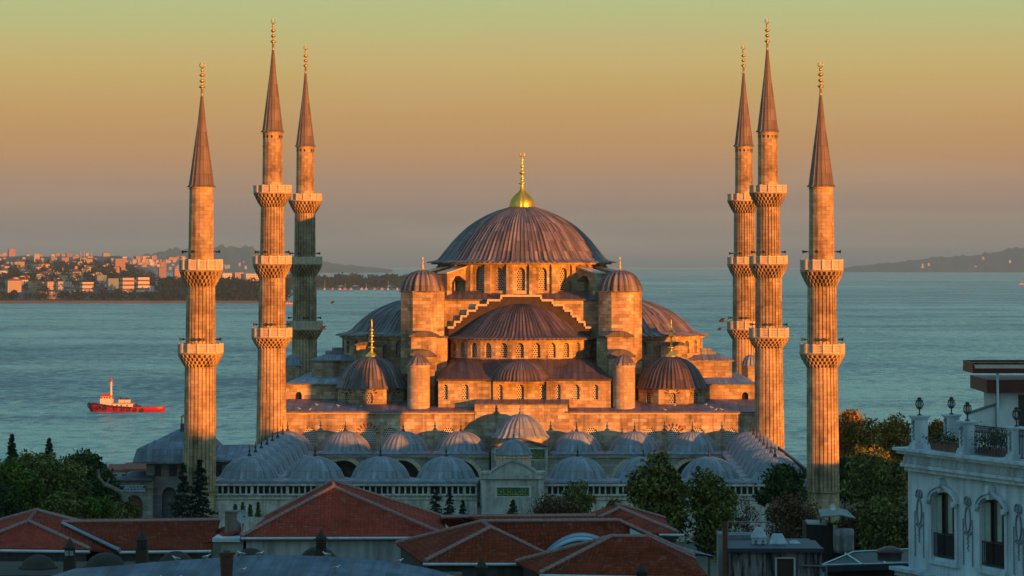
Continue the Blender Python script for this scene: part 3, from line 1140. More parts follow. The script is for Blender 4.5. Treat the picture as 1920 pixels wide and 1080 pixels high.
# ================================================================ courtyard
YC0 = 361.0
court = thing('courtyard_arcade', 'stone courtyard wall with rows of small grey lead domes in front of the mosque', 'courtyard', (0, 390, -3))
def cpart(name, mb, m, parent=court):
    return mb.build(name, m, parent)
SP = 7.03
def small_dome(cx, cy, ztop, zeave, r=3.1, skirt=3.5):
    mb = MB()
    h = ztop - zeave
    pr = [(.02, ztop), (r * .2, ztop - h * .02), (r * .42, ztop - h * .10), (r * .62, ztop - h * .24), (r * .78, ztop - h * .42), (r * .9, ztop - h * .62), (r * .97, ztop - h * .82), (r * 1.02, zeave + .12)]
    mb.rev(pr, cx, cy, angs=ribs(28, 0, 2 * pi, .035, .10))
    # lead apron from round dome to square bay
    for i in range(4):
        a = pi / 4 + i * pi / 2
    s = skirt
    N_ = 32
    rows = []
    inn = [(cx + (r * 1.0) * sin(2 * pi * i / N_), cy - r * 1.0 * cos(2 * pi * i / N_), zeave + .14) for i in range(N_ + 1)]
    out = []
    for i in range(N_ + 1):
        a = 2 * pi * i / N_
        m_ = max(abs(sin(a)), abs(cos(a)))
        rr = min(s / m_, s * 1.36)
        out.append((cx + rr * sin(a), cy - rr * cos(a), zeave - .12 - .0 * rr))
    mb.grid([inn, out], [[(i * .75, 0) for i in range(N_ + 1)], [(i * .75, 1) for i in range(N_ + 1)]], False)
    d = cpart('dome', mb, LEADS)
    mb = MB()
    mb.rev([(.22, ztop - .02), (.2, ztop + .12), (.08, ztop + .3), (.06, ztop + .42), (.13, ztop + .5), (.13, ztop + .56), (.05, ztop + .66), (.05, ztop + .85), (.01, ztop + 1.25)], cx, cy, 8)
    cpart('finial', mb, DARK, d)
zt_f, ze_f = Z(855.5, 365), Z(900.5, 362)
zt_h, ze_h = Z(808.5, 414), Z(849, 411)
YH = 365 + 7 * SP
for k in (-4, -3, -2, -1, 1, 2, 3, 4):
    small_dome(k * SP, 365, zt_f, ze_f)
for i in range(1, 7):
    t = i / 7
    for sg in (-1, 1):
        small_dome(sg * 4 * SP, 365 + i * SP, zt_f + (zt_h - zt_f) * t, ze_f + (ze_h - ze_f) * t)
for k in (-4, -3, -2, -1, 1, 2, 3, 4):
    small_dome(k * SP, YH, zt_h, ze_h)
# roofs under the domes
mb = MB()
xo, xi = 4 * SP + 3.6, 4 * SP - 3.6
e = .16
for x0, x1 in ((-xo, -SP * .5), (SP * .5, xo)):
    mb.slab([(x0, YC0 - .2, ze_f - e), (x1, YC0 - .2, ze_f - e), (x1, 368.6, ze_f - e), (x0, 368.6, ze_f - e)], (0, 0, -.12))
for sg in (-1, 1):
    a, b = sorted((sg * xo, sg * xi))
    mb.slab([(a, 368.62, ze_f - e), (b, 368.62, ze_f - e), (b, YH - 3.62, ze_h - e), (a, YH - 3.62, ze_h - e)], (0, 0, -.12))
for x0, x1 in ((-xo, -SP * .5), (SP * .5, xo)):
    mb.slab([(x0, YH - 3.6, ze_h - e), (x1, YH - 3.6, ze_h - e), (x1, YF - .35, ze_h - e), (x0, YF - .35, ze_h - e)], (0, 0, -.12))
cpart('arcade_roof', mb, LEADB)
# hall side arcade seen over the front domes
yv = YH - 3.5
zsp = ze_h - .9
mb = MB()
for k in range(-4, 5):
    if k == 0:
        cpart('inner_arcade_wall', mb, STONE2)
        mb = MB()
        continue
    a, b = (k - .5) * SP, (k + .5) * SP
    arch_bay(mb, None, (a, yv), (b, yv), -3, ze_h - .3, 4.9, -3, zsp, .9, pointed=.15, n=14)
    mb.box(a - .02, b + .02, yv - .25, yv - .003, ze_h - .55, ze_h - .31)
cpart('inner_arcade_wall', mb, STONE2)
# raised voussoirs on the arcade arches
mb = MB()
for k in range(-4, 5):
    if k == 0:
        continue
    cxk = k * SP
    rise = 2.45 * 1.15
    zs = zsp - rise
    for q in range(19):
        t0, t1 = pi * q / 19, pi * (q + .9) / 19
        f0 = lambda t, r_: (cxk - (2.45 + r_) * cos(t), yv - .06, zs + (rise + r_) * sin(t))
        mb.slab([f0(t0, 0), f0(t1, 0), f0(t1, .5), f0(t0, .5)], (0, .055, 0))
cpart('arch_ring', mb, COPE)
# dark interior back wall of that portico
mb = MB()
mb.box(-xo, xo, YF - 1.2, YF - .4, -3, ze_h - .6)
cpart('portico_inner_wall', mb, STONE2)
# front wall: gallery of small openings, string courses, plain wall
mb = MB()
ztop = ze_f - .32
zg0, zg1 = Z(927, YC0), Z(907.5, YC0)
DY = YC0
for sg in (-1, 1):
    a, b = sorted((sg * 3.6, sg * (xo - .4)))
    mb.box(a, b, DY, DY + .6, -3.2, zg0)
    mb.box(a, b, DY, DY + .6, zg1, ztop)
    mb.box(a, b, DY - .3, DY - .003, zg0 - .12, zg0 + .06)
    mb.box(a, b, DY - .18, DY - .003, Z(935, YC0) - .1, Z(935, YC0) + .05)
    mb.box(a, b, DY - .3, DY - .003, ztop - .2, ztop)
    n = int((b - a) / .62)
    for i in range(n + 1):
        x = a + .12 + (b - a - .24) * i / n
        big = i % 6 == 0
        w = .16 if big else .085
        mb.box(x - w, x + w, DY + .02, DY + .35, zg0 + .002, zg1 - .002)
        if i < n:
            mb.box(x + w + .001, x + .62 - w, DY + .1, DY + .3, zg1 - .28, zg1 - .004)
    for i in range(int((b - a) / .45)):
        x = a + .2 + i * .45
        mb.box(x, x + .2, DY - .14, DY - .004, Z(934, YC0), zg0 - .14)
fw = cpart('front_wall', mb, plain('weathered_marble', (.52, .50, .46), .85, var=.35, sc=1.2, streak=.35))
mb = MB()
for sg in (-1, 1):
    a, b = sorted((sg * 3.65, sg * (xo - .5)))
    mb.box(a, b, DY + .75, DY + .85, zg0 - .3, zg1 + .1)
cpart('gallery_windows', mb, plain('blue_dusk_glass', (.03, .045, .06), .2), fw)
mb = MB()
for sg in (-1, 1):
    a, b = sorted((sg * (xo - .42), sg * (xo - 1.0)))
    mb.face([(sg * (xo - .4), DY + .6, -3.2), (sg * (xo - .4), YF, -3.2), (sg * (xo - .4), YF, ze_h - .35), (sg * (xo - .4), DY + .6, ztop)])
    mb.slab([(sg * (xo + .05), DY, ze_f - .12), (sg * (xo + .05), YH, ze_h - .12), (sg * (xo + .05), YH, ze_h - .36), (sg * (xo + .05), DY, ze_f - .36)], (sg * .12, 0, 0))
cpart('side_wall', mb, STONE2)
mb = MB()                         # stair parapet climbing along the right side
sr = [(X(1473, 372, 840), 385, Z(838, 385)), (X(1513, 366), 366, Z(880, 366))]
for p0, p1 in ((sr[0], sr[1]),):
    for h in (0, 1.1):
        mb.tube((p0[0], p0[1], p0[2] + h * .0 - h), (p1[0], p1[1], p1[2] - h), .12, n=6)
    for i in range(14):
        t = i / 13
        q = Vector(p0).lerp(Vector(p1), t)
        mb.tube(q, q - Vector((0, 0, 1.1)), .06, n=5)
    mb.slab([p0, p1, (p1[0], p1[1], p1[2] - 1.3), (p0[0], p0[1], p0[2] - 1.3)], (.08, 0, 0))
cpart('stair_parapet', mb, DARK)

# gate in the front wall
GY = 358.6
def gx(p):
    return X(p, GY, 920)
mb = MB()
zc_ = Z(890, GY)
mb.box(gx(905), gx(1019), GY + .25, GY + 5, -3, zc_)
mb.box(gx(912), gx(1012), GY + .05, GY + .247, -3, zc_ - .3)
for p0, p1 in ((903, 912), (1009, 1021)):
    mb.box(gx(p0), gx(p1), GY - .1, GY + .6, -3, zc_ - .45)
mb.box(gx(901), gx(1023), GY - .3, GY + 5.2, zc_ - .44, zc_ - .02)
mb.box(gx(903), gx(1021), GY - .18, GY + 5.1, zc_ - .018, zc_ + .12)
for p in (903, 1009):
    mb.box(gx(p) - .1, gx(p + 12) + .1, GY - .35, GY + .8, Z(889, GY), Z(884, GY))
for px_ in (921, 1004):
    mb.box(gx(px_) - .07, gx(px_) + .07, GY - .05, GY + .045, -3, zc_ - .46)
# pediment
xm = gx(962)
zp0, zp1 = zc_ + .13, Z(865, GY)
xs_ = [gx(920 + (1004 - 920) * i / 20) for i in range(21)]
def ped(x):
    t = abs(x - xm) / (gx(1004) - xm)
    return zp0 + (zp1 - zp0) * (1 - min(1, t)) ** .75
for i in range(20):
    a, b = xs_[i], xs_[i + 1]
    za_, zb_ = ped(a), ped(b)
    mb.face([(a, GY, zp0), (b, GY, zp0), (b, GY, zb_), (a, GY, za_)])
gate = cpart('gate', mb, plain('gate_marble', (.42, .42, .40), .8, var=.3, sc=1.0, streak=.3))
mb = MB()
for i in range(20):
    a, b = xs_[i], xs_[i + 1]
    za_, zb_ = ped(a) + .1, ped(b) + .1
    mb.face([(a, GY - .12, za_), (b, GY - .12, zb_), (b, GY + 4.5, zb_), (a, GY + 4.5, za_)])
    mb.face([(a, GY - .12, za_), (b, GY - .12, zb_), (b, GY - .12, zb_ - .1), (a, GY - .12, za_ - .1)])
cpart('gate_roof', mb, LEADB, gate)
mb = MB()
YG = 362.5
kk = YG / F
zd0, zd1 = Z(884, YG), Z(850, YG)
angs = []
for i in range(24):
    a = 2 * pi * i / 24
    angs += [(a, 0, i), (a + .08, 0, i + .3), (a + .1, -.1, i + .35), (a + .2, -.1, i + .9)]
angs.append((2 * pi, 0, 24))
mb.rev([(32.5 * kk, zd0), (32.5 * kk, Z(859, YG)), (34.5 * kk, Z(857.5, YG)), (34.5 * kk, Z(855, YG)), (32 * kk, Z(854, YG)), (32 * kk, zd1)], xm, YG, angs=angs, smooth=False)
cpart('gate_drum', mb, COPE, gate)
mb = MB()
mb.rev([(.02, Z(823.5, YG)), (8 * kk, Z(824.5, YG)), (17 * kk, Z(829, YG)), (25 * kk, Z(836.5, YG)), (30 * kk, Z(844, YG)), (32.5 * kk, Z(849, YG)), (34.5 * kk, Z(850.5, YG)), (34.5 * kk, Z(852, YG))], xm, YG, angs=ribs(28, 0, 2 * pi, .06, .2))
mb.rev([(.2, Z(823.8, YG)), (.16, Z(821, YG)), (.06, Z(818, YG)), (.16, Z(816, YG)), (.05, Z(813, YG)), (.01, Z(808, YG))], xm, YG, 8)
cpart('gate_dome', mb, LEADS, gate)

def inscription(x0, x1, z0, z1, y, parent, seed, pf):
    """green panel with gilded flowing script"""
    rn = random.Random(seed)
    mb = MB()
    mb.box(x0 - .22, x1 + .22, y, y + .05, z0 - .16, z1 + .16)
    fr = pf('panel_frame', mb, plain('pale_marble', (.5, .52, .5), .7), parent)
    mb = MB()
    mb.box(x0, x1, y - .03, y - .003, z0, z1)
    pf('inscription_panel', mb, plain('green_enamel', (.03, .10, .045), .45), parent)
    mb = MB()
    h = z1 - z0
    w = x1 - x0
    n = int(w / .16)
    for i in range(n):
        x = x0 + .08 + (w - .16) * i / n
        t = rn.random()
        yb = y - .06
        if t < .5:       # tall upright with a foot
            hh = h * rn.uniform(.45, .8)
            b = z0 + h * rn.uniform(.08, .2)
            mb.path([(x - .02, yb, b + hh), (x, yb, b + hh * .4), (x + .03, yb, b), (x - .09, yb, b - .02)], .022, 4)
        elif t < .8:     # bowl
            c = z0 + h * rn.uniform(.2, .5)
            r = h * rn.uniform(.1, .18)
            mb.path([(x + r * 1.4 * cos(a), yb, c + r * sin(a)) for a in [-.2 - 3 * q / 7 for q in range(8)]], .022, 4)
        else:            # loop
            c = z0 + h * rn.uniform(.3, .7)
            r = h * .09
            mb.path([(x + r * cos(a), yb, c + r * sin(a)) for a in [6.3 * q / 7 for q in range(8)]], .02, 4)
        if rn.random() < .4:
            mb.box(x - .02, x + .02, yb - .01, yb + .01, z1 - h * .2, z1 - h * .2 + .04)
    mb.path([(x0 + .1 + (w - .2) * q / 16, y - .06, z0 + h * (.16 + .06 * sin(q * 2.1))) for q in range(17)], .022, 4)
    pf('calligraphy', mb, plain('gilt_script', (.45, .42, .10), .45), parent)
inscription(gx(932), gx(992), Z(930, GY), Z(914, GY), GY - .01, gate, 3, cpart)

# portal on the hall side of the courtyard
YP = YH - 4.3
mb = MB()
pxx = lambda p: X(p, YP, 850)
za_ = Z(836, YP)
mb.box(pxx(921), pxx(1027), YP, YP + 7.2, -3, za_)
mb.slab([(pxx(921), YP - .02, za_), (pxx(974), YP - .02, Z(822, YP)), (pxx(1027), YP - .02, za_)], (0, 7.2, 0))
mb.box(pxx(921), pxx(926), YP - .3, YP - .003, -3, Z(838, YP))
mb.box(pxx(1022), pxx(1027), YP - .3, YP - .003, -3, Z(838, YP))
portal = cpart('portal', mb, STONE2)
mb = MB()
for s in (-1, 1):
    e0, e1 = (pxx(974), pxx(1029) if s > 0 else pxx(919))
    mb.slab([(e0, YP - .3, Z(821.5, YP)), (e1, YP - .3, Z(836, YP)), (e1, YP + 7.2, Z(836, YP)), (e0, YP + 7.2, Z(821.5, YP))], (0, 0, -.12))
cpart('portal_roof', mb, LEADF, portal)
YD = YP + 4.5
kk = YD / F
cxp = X(976, YD, 800)
mb = MB()
oct_prism(mb, cxp, YD, 53 * kk, Z(835, YD), Z(820.5, YD), 12, pi / 12)
cpart('portal_drum', mb, STONE, portal)
mb = MB()
mb.rev([(.02, Z(776, YD)), (12 * kk, Z(777.5, YD)), (25 * kk, Z(784, YD)), (36 * kk, Z(794, YD)), (43 * kk, Z(804, YD)), (48 * kk, Z(813, YD)), (54 * kk, Z(819, YD)), (54 * kk, Z(820.4, YD))], cxp, YD, angs=ribs(30, 0, 2 * pi, .08, .18))
mb.rev([(.28, Z(776.5, YD)), (.2, Z(773.5, YD)), (.08, Z(770, YD)), (.16, Z(768, YD)), (.06, Z(764, YD)), (.01, Z(757, YD))], cxp, YD, 8)
cpart('portal_dome', mb, LEADS, portal)
inscription(pxx(930), pxx(1021), Z(861, YP), Z(842, YP), YP - .08, portal, 8, cpart)

# ================================================================ ground and water
rng = np.random.default_rng(7)
rnd = random.Random(11)
def lerp_tab(tab, x):
    if x <= tab[0][0]:
        return tab[0][1]
    for (a, b), (c, d) in zip(tab, tab[1:]):
        if x <= c:
            return b + (d - b) * (x - a) / (c - a)
    return tab[-1][1]
SEA = -30.0
mb = MB()
ys = [-400, -150, 0, 100, 200, 300, 400, 472, 500, 530, 560, 600, 640, 680, 730]
xs_ = [-1500 + 60 * i for i in range(28)] + [150, 170, 200, 240, 290]
rows, uvs = [], []
for y in ys:
    rows.append([(x, y, lerp_tab([(472, -3), (560, -14), (705, -31.5), (730, -33)], y) + (.25 * sin(x * .07 + y * .05) if y < 472 else 0) - .25 - (0 if x <= 170 else (x - 170) * .27)) for x in xs_])
    uvs.append([(x, y) for x in xs_])
mb.grid(rows, uvs)
t = NT('park_ground')
ob = t.uv(kind='Object')
g = t.mix(t.mr(t.noise(ob, .06, 6, .6), .42, .58, 0, 1), (.045, .06, .025), (.12, .095, .065))
g = t.scale(g, t.mr(t.noise(ob, 1.2, 5, .6), .3, .7, .7, 1.2))
mb.build('ground', t.out(g, .95), None, kind='structure')

mb = MB()
mb.face([(-26000, -800, SEA), (26000, -800, SEA), (26000, 62000, SEA), (-26000, 62000, SEA)])
t = NT('sea_water')
ob = t.uv((1, 1, 1), 'Object')
def wn_(sx_, sy_, det, ro=.6):
    return t.noise(t.uv((sx_, sy_, 1), 'Object'), 1, det, ro)
big = wn_(1 / 900, 1 / 1500, 5, .6)
mid = wn_(1 / 95, 1 / 120, 6, .66)
strk = wn_(1 / 620, 1 / 170, 5, .6)
sml = wn_(1 / 7, 1 / 15, 5, .7)
tiny = wn_(1 / 2.2, 1 / 4.5, 3, .6)
patch = t.math('ADD', t.math('MULTIPLY', big, .25), t.math('ADD', t.math('MULTIPLY', mid, .25), t.math('ADD', t.math('MULTIPLY', sml, .48), t.math('MULTIPLY', strk, .24))))
col = t.mix(t.mr(patch, .55, .68, 0, 1), (.003, .088, .15), (.17, .45, .40))
h = t.math('ADD', t.math('MULTIPLY', sml, 2.2), t.math('ADD', t.math('MULTIPLY', tiny, .8), t.math('MULTIPLY', mid, 7.0)))
spy = t.n('SeparateXYZ')
t.l(ob, spy.inputs[0])
calm = t.mr(spy.outputs[1], 4500, 16000, 1, 0)      # calmer far out, where the base colour also stands in for reflected sky
t.bump(t.math('MULTIPLY', h, t.math('ADD', t.math('MULTIPLY', calm, .93), .16)), 1.0, 1.6)
mw = t.out(t.mix(calm, (.13, .20, .15), col), t.math('ADD', t.math('MULTIPLY', t.mr(patch, .50, .65, .38, .18), calm), .08), spec=.36)
t.b.inputs['IOR'].default_value = 1.33
mb.build('water', mw, None, kind='structure')

# ================================================================ trees
def leafmesh(name, pos, size, mat, parent=None, flat=.35, aspect=.6):
    """many small leaf cards at the points pos (n,3) with sizes (n,)"""
    n = len(pos)
    a = rng.uniform(0, 2 * pi, n)
    tilt = rng.normal(0, 1, (n, 3))
    tilt[:, 2] = np.abs(tilt[:, 2]) * 1 + flat
    nn = tilt / np.linalg.norm(tilt, axis=1)[:, None]
    ref = np.stack([np.cos(a), np.sin(a), np.zeros(n) + .1], 1)
    u = np.cross(nn, ref)
    u /= np.linalg.norm(u, axis=1)[:, None]
    w = np.cross(nn, u)
    s = np.asarray(size).reshape(-1, 1) * rng.uniform(.6, 1.3, (n, 1))
    u, w = u * s, w * s * aspect
    P = np.stack([pos - u, pos + w * .9 - u * .1, pos + u, pos - w * .9 + u * .1], 1).reshape(-1, 3)
    off = np.array(wl(parent)) if parent is not None else np.array([P[:, 0].mean(), P[:, 1].mean(), P[:, 2].min()])
    P = P - off
    me = bpy.data.meshes.new(name)
    me.vertices.add(4 * n)
    me.vertices.foreach_set('co', P.astype(np.float32).ravel())
    me.loops.add(4 * n)
    me.loops.foreach_set('vertex_index', np.arange(4 * n, dtype=np.int32))
    me.polygons.add(n)
    me.polygons.foreach_set('loop_start', np.arange(0, 4 * n, 4, dtype=np.int32))
    me.materials.append(mat)
    me.update(calc_edges=True)
    o = bpy.data.objects.new(name, me)
    C.objects.link(o)
    if parent is not None:
        o.parent = parent
    else:
        o.location = off
    return o

FOL = {
    'olive': foliage('olive_leaves', [(.03, .042, .012), (.12, .125, .035), (.20, .185, .05), (.06, .075, .022)]),
    'dark': foliage('dark_leaves', [(.015, .032, .012), (.04, .07, .022), (.07, .10, .035)]),
    'yellow': foliage('autumn_leaves', [(.05, .045, .012), (.20, .14, .028), (.30, .19, .035), (.07, .065, .018)]),
    'green': foliage('fresh_leaves', [(.03, .06, .012), (.08, .13, .022), (.13, .165, .03)]),
    'brown': foliage('dry_leaves', [(.07, .035, .02), (.14, .075, .04), (.10, .065, .03)]),
    'cedar': foliage('cedar_needles', [(.008, .022, .018), (.016, .038, .028), (.028, .05, .035)]),
    'haze': foliage('shaded_far_leaves', [(.006, .014, .015), (.012, .022, .020), (.02, .026, .022)]),  # shade of the far woods is lowered into this leaf colour
}
BARK = plain('bark', (.13, .10, .08), .9, var=.4, sc=3)
BARKP = plain('pale_bark', (.17, .15, .12), .9, var=.4, sc=2)

def limbs(mb, base, top, r, n, spread, seed):
    rn = random.Random(seed)
    b, tp = Vector(base), Vector(top)
    k = 5
    prev, pr_ = b, r
    for i in range(1, k + 1):
        q = b.lerp(tp, i / k) + Vector((rn.uniform(-.12, .12), rn.uniform(-.12, .12), 0)) * r * 4
        r2 = r * (1 - .75 * i / k)
        mb.tube(prev, q, pr_, r2, 7, cap=False)
        if i >= 2:
            for j in range(n):
                a = rn.uniform(0, 2 * pi)
                l = spread * rn.uniform(.5, 1)
                m1 = q + Vector((cos(a) * l * .5, sin(a) * l * .5, l * .35))
                m2 = m1 + Vector((cos(a) * l * .45, sin(a) * l * .45, l * .5))
                mb.tube(q, m1, r2 * .6, r2 * .35, 5, cap=False)
                mb.tube(m1, m2, r2 * .35, .02, 5, cap=False)
        prev, pr_ = q, r2

def broad(name, px, Y, w, y0, y1, kind, n, label, cat='tree', group=None, leaf=.2, seed=0, trunk=BARK, clusters=52, up=0, zg=-3.2, depth=None):
    """px centre, w width in pixels, crown from y0 (top) to y1 (bottom)"""
    rn = np.random.default_rng(seed + 100)
    zt_, zb_ = at(px, y0, Y).z, at(px, y1, Y).z
    cx = X(px, Y, (y0 + y1) / 2)
    rx = w * Y / F / 2
    rz = (zt_ - zb_) / 2
    cz = (zt_ + zb_) / 2
    root = thing(name, label, cat, (cx, Y, zg), group)
    mb = MB()
    limbs(mb, (cx, Y, zg), (cx + rn.uniform(-.5, .5), Y, cz + rz * .45), max(.12, rx * .09), 3, rx * .75, seed)
    mb.build('trunk', trunk, root)
    d = rn.normal(0, 1, (clusters, 3))
    d /= np.linalg.norm(d, axis=1)[:, None]
    rr = rn.uniform(.25, .84, (clusters, 1)) ** .6
    cc = d * rr * np.array([rx, (depth or rx * .9), rz]) + np.array([cx, Y, cz])
    cr_ = rn.uniform(.22, .42, clusters) * (rx * rx * rz) ** (1 / 3)
    idx = rn.integers(0, clusters, n)
    v = rn.normal(0, 1, (n, 3))
    v /= np.linalg.norm(v, axis=1)[:, None]
    v *= rn.uniform(.2, 1.12, (n, 1)) ** .5
    if up:
        v[:, 2] *= 1 + up
    pos = cc[idx] + v * cr_[idx][:, None] * np.array([1.05, 1.05, .95])
    stray = rn.random(n) < .07
    pos[stray] += rn.normal(0, .12 * rx, (stray.sum(), 3))
    leafmesh('crown', pos, leaf, FOL[kind], root)
    return root

def conifer(name, px, Y, w, y0, y1, kind, label, group=None, tiers=13, per=9, leaf=.2, dens=34, seed=0, zg=-3.2, droop=.28, cat='tree'):
    rn = np.random.default_rng(seed + 500)
    zt_, zb_ = at(px, y0, Y).z, at(px, y1, Y).z
    cx = X(px, Y, (y0 + y1) / 2)
    R0 = w * Y / F / 2
    H = zt_ - zb_
    root = thing(name, label, cat, (cx, Y, zg), group)
    mb = MB()
    mb.tube((cx, Y, zg), (cx, Y, zt_ - H * .03), max(.05, R0 * .07), .02, 7)
    pts, sz = [], []
    for t_ in range(tiers):
        f = (t_ + .5) / tiers
        z = zt_ - H * f
        Rr = R0 * (f ** .8) * rn.uniform(.75, 1.12)
        for k_ in range(per):
            a = 2 * pi * k_ / per + rn.uniform(-.5, .5) + t_
            z = zt_ - H * min(.99, max(.02, f + rn.uniform(-.55, .55) / tiers))
            L = Rr * rn.uniform(.7, 1.12)
            e = Vector((cx + cos(a) * L, Y + sin(a) * L, z - L * droop + rn.uniform(-.1, .1) * H / tiers))
            mb.tube((cx, Y, z), e, .03, .01, 4, cap=False)
            m_ = dens
            s = rn.uniform(.1, 1.05, m_) ** .7
            q = np.stack([cx + cos(a) * L * s, Y + sin(a) * L * s, z - L * droop * s ** 1.3], 1)
            q += rn.normal(0, 1, (m_, 3)) * np.array([.12, .12, .07]) * max(L, .4) * 1.1
            pts.append(q)
    tp = np.stack([np.full(40, cx), np.full(40, Y), zt_ - H * .1 * rn.random(40)], 1) + rn.normal(0, .02 * H, (40, 3)) * np.array([.6, .6, 0])
    pts.append(tp)
    mb.build('trunk', BARK, root)
    leafmesh('crown', np.concatenate(pts), leaf, FOL[kind], root, flat=.8)
    return root

# right of the courtyard
broad('broadleaf_tree', 1242, 250, 116, 846, 1030, 'olive', 9000, 'dense olive green tree hiding the domes right of the gate', seed=1, leaf=.19)
broad('broadleaf_tree', 1334, 250, 90, 860, 1045, 'olive', 7000, 'narrower olive tree to the right of the dense one, before the courtyard wall', seed=2, leaf=.18)
broad('pine_tree', 1468, 255, 96, 876, 955, 'dark', 6500, 'round topped dark green pine in front of the rightmost courtyard dome', seed=3, leaf=.2, clusters=40)
broad('dry_shrub', 1482, 248, 124, 932, 1030, 'brown', 6000, 'reddish brown nearly leafless bush below the dark pine', 'shrub', seed=4, leaf=.13)
broad('dry_shrub', 1398, 252, 66, 930, 1010, 'brown', 900, 'thin bare twigged shrub before the pale courtyard wall, left of the brown bush', 'shrub', seed=5, leaf=.10)
broad('plane_tree', 1606, 425, 108, 776, 900, 'yellow', 9000, 'yellow brown plane tree right beside the rightmost minaret, against the sea', seed=6, leaf=.26)
broad('plane_tree', 1684, 432, 92, 783, 900, 'yellow', 7500, 'second yellow brown plane tree, behind the first stone pier of the white terrace', seed=7, leaf=.26)
broad('plane_tree', 1762, 440, 70, 786, 870, 'yellow', 5000, 'autumn plane tree crown seen between the piers of the white terrace', seed=8, leaf=.26)
broad('plane_tree', 1645, 335, 130, 836, 965, 'olive', 10000, 'large olive green tree with a pale bent trunk left of the white hotel', seed=9, leaf=.2, trunk=BARKP)
broad('broadleaf_tree', 1664, 270, 120, 930, 1060, 'olive', 9000, 'low dark olive tree growing against the corner of the white hotel', seed=10, leaf=.17)
broad('broadleaf_tree', 1606, 285, 84, 945, 1040, 'brown', 4500, 'brownish tree behind the grey water tank', seed=12, leaf=.17)
broad('broadleaf_tree', 1586, 395, 60, 850, 950, 'dark', 4000, 'dark evergreen just behind the foot of the rightmost minaret', seed=13, leaf=.22)
mb = MB()
c_ = [at(1628, 900, 330), at(1632, 925, 330), at(1644, 945, 330), at(1652, 965, 330)]
# gate side planting
conifer('spruce_tree', 818, 335, 46, 912, 975, 'cedar', 'pointed dark conifer, tallest of the clump left of the gate', seed=1, dens=22, leaf=.13, tiers=9, per=7)
conifer('spruce_tree', 843, 338, 34, 922, 975, 'cedar', 'second pointed conifer of the clump left of the gate', seed=2, dens=20, leaf=.13, tiers=8, per=7)
conifer('spruce_tree', 868, 336, 24, 938, 975, 'cedar', 'lowest conifer of the clump, nearest to the gate', seed=3, dens=18, leaf=.12, tiers=7, per=6)
conifer('cypress_tree', 962, 345, 26, 938, 975, 'dark', 'small dark cone shaped cypress in front of the gate', seed=4, dens=18, leaf=.12, tiers=9, per=8, droop=-.2)
broad('round_shrub', 1040, 325, 112, 934, 985, 'brown', 4500, 'low rounded brown bush right of the gate', 'shrub', seed=14, leaf=.14)
broad('young_tree', 1083, 335, 66, 902, 972, 'olive', 2600, 'small loose leaved tree beside the brown bush right of the gate', seed=15, leaf=.16)
broad('young_tree', 1150, 338, 40, 935, 975, 'olive', 1200, 'sparse sapling in front of the wall, between the gate and the dense olive tree', seed=16, leaf=.14)
for i, (p, t_) in enumerate(((441, 946), (455, 942), (469, 946), (484, 941))):
    conifer('potted_conifer', p, 340, 13, t_, 968, 'green', 'small pointed conifer in the row below the courtyard gallery', 'row of little conifers', seed=20 + i, dens=26, leaf=.08, tiers=8, per=7, cat='conifer')
# left wood
conifer('cedar_tree', 374, 290, 64, 862, 985, 'cedar', 'dark layered cedar in front of the leftmost minaret', seed=5, dens=36, leaf=.15, tiers=12, per=8)
conifer('cedar_tree', 343, 300, 62, 868, 985, 'cedar', 'blue green cedar left of the darker cedar, before the arched doorway', seed=6, dens=26, leaf=.15, tiers=11, per=8)
conifer('conifer_tree', 22, 380, 44, 815, 900, 'dark', 'dark pointed conifer standing against the sea at the far left', seed=7, dens=30, leaf=.2)
conifer('conifer_tree', 92, 390, 34, 822, 890, 'dark', 'slender tiered conifer against the sea, above the left wood', seed=8, dens=24, leaf=.18)
broad('broadleaf_tree', 28, 300, 120, 862, 975, 'green', 9000, 'yellow green tree at the left edge of the picture', seed=21, leaf=.18)
broad('broadleaf_tree', 112, 305, 120, 856, 970, 'olive', 9000, 'broad grey olive tree in the middle of the left wood', seed=22, leaf=.18)
broad('broadleaf_tree', 160, 345, 100, 842, 935, 'dark', 7000, 'dark feathery tree behind the olive one, nearest to the sea', seed=23, leaf=.2)
broad('broadleaf_tree', 60, 350, 90, 850, 930, 'olive', 6000, 'olive tree between the two pointed conifers of the left wood', seed=24, leaf=.2)
broad('broadleaf_tree', 196, 310, 70, 880, 985, 'dark', 5500, 'dark tree left of the leaning pale trunk', seed=25, leaf=.17)
broad('broadleaf_tree', -6, 265, 90, 905, 1000, 'dark', 5500, 'dark green tree cut by the left edge, just above the red roof', seed=26, leaf=.17)
broad('round_shrub', 185, 262, 66, 930, 990, 'green', 4000, 'bright green bush below the leaning pale trunk', 'shrub', seed=27, leaf=.14)
broad('round_shrub', 236, 268, 60, 940, 990, 'olive', 3000, 'grey green bush before the brown arched door', 'shrub', seed=28, leaf=.14)
broad('round_shrub', 120, 262, 90, 925, 990, 'olive', 5000, 'low olive bush above the long red roof, left wood', 'shrub', seed=29, leaf=.15)
r_ = thing('dead_tree', 'leaning pale bare trunk beside the sign building', 'tree', tuple(at(236, 975, 300)))
mb = MB()
mb.path([at(238, 975, 300), at(236, 940, 300), at(230, 925, 300)], .26, 8)
mb.path([at(230, 925, 300), at(210, 914, 300), at(196, 908, 300)], .19, 8)
mb.path([at(196, 908, 300), at(186, 896, 300), at(184, 880, 300)], .14, 6)
mb.path([at(200, 910, 300), at(205, 897, 300)], .09, 6)
mb.build('trunk', BARKP, r_)

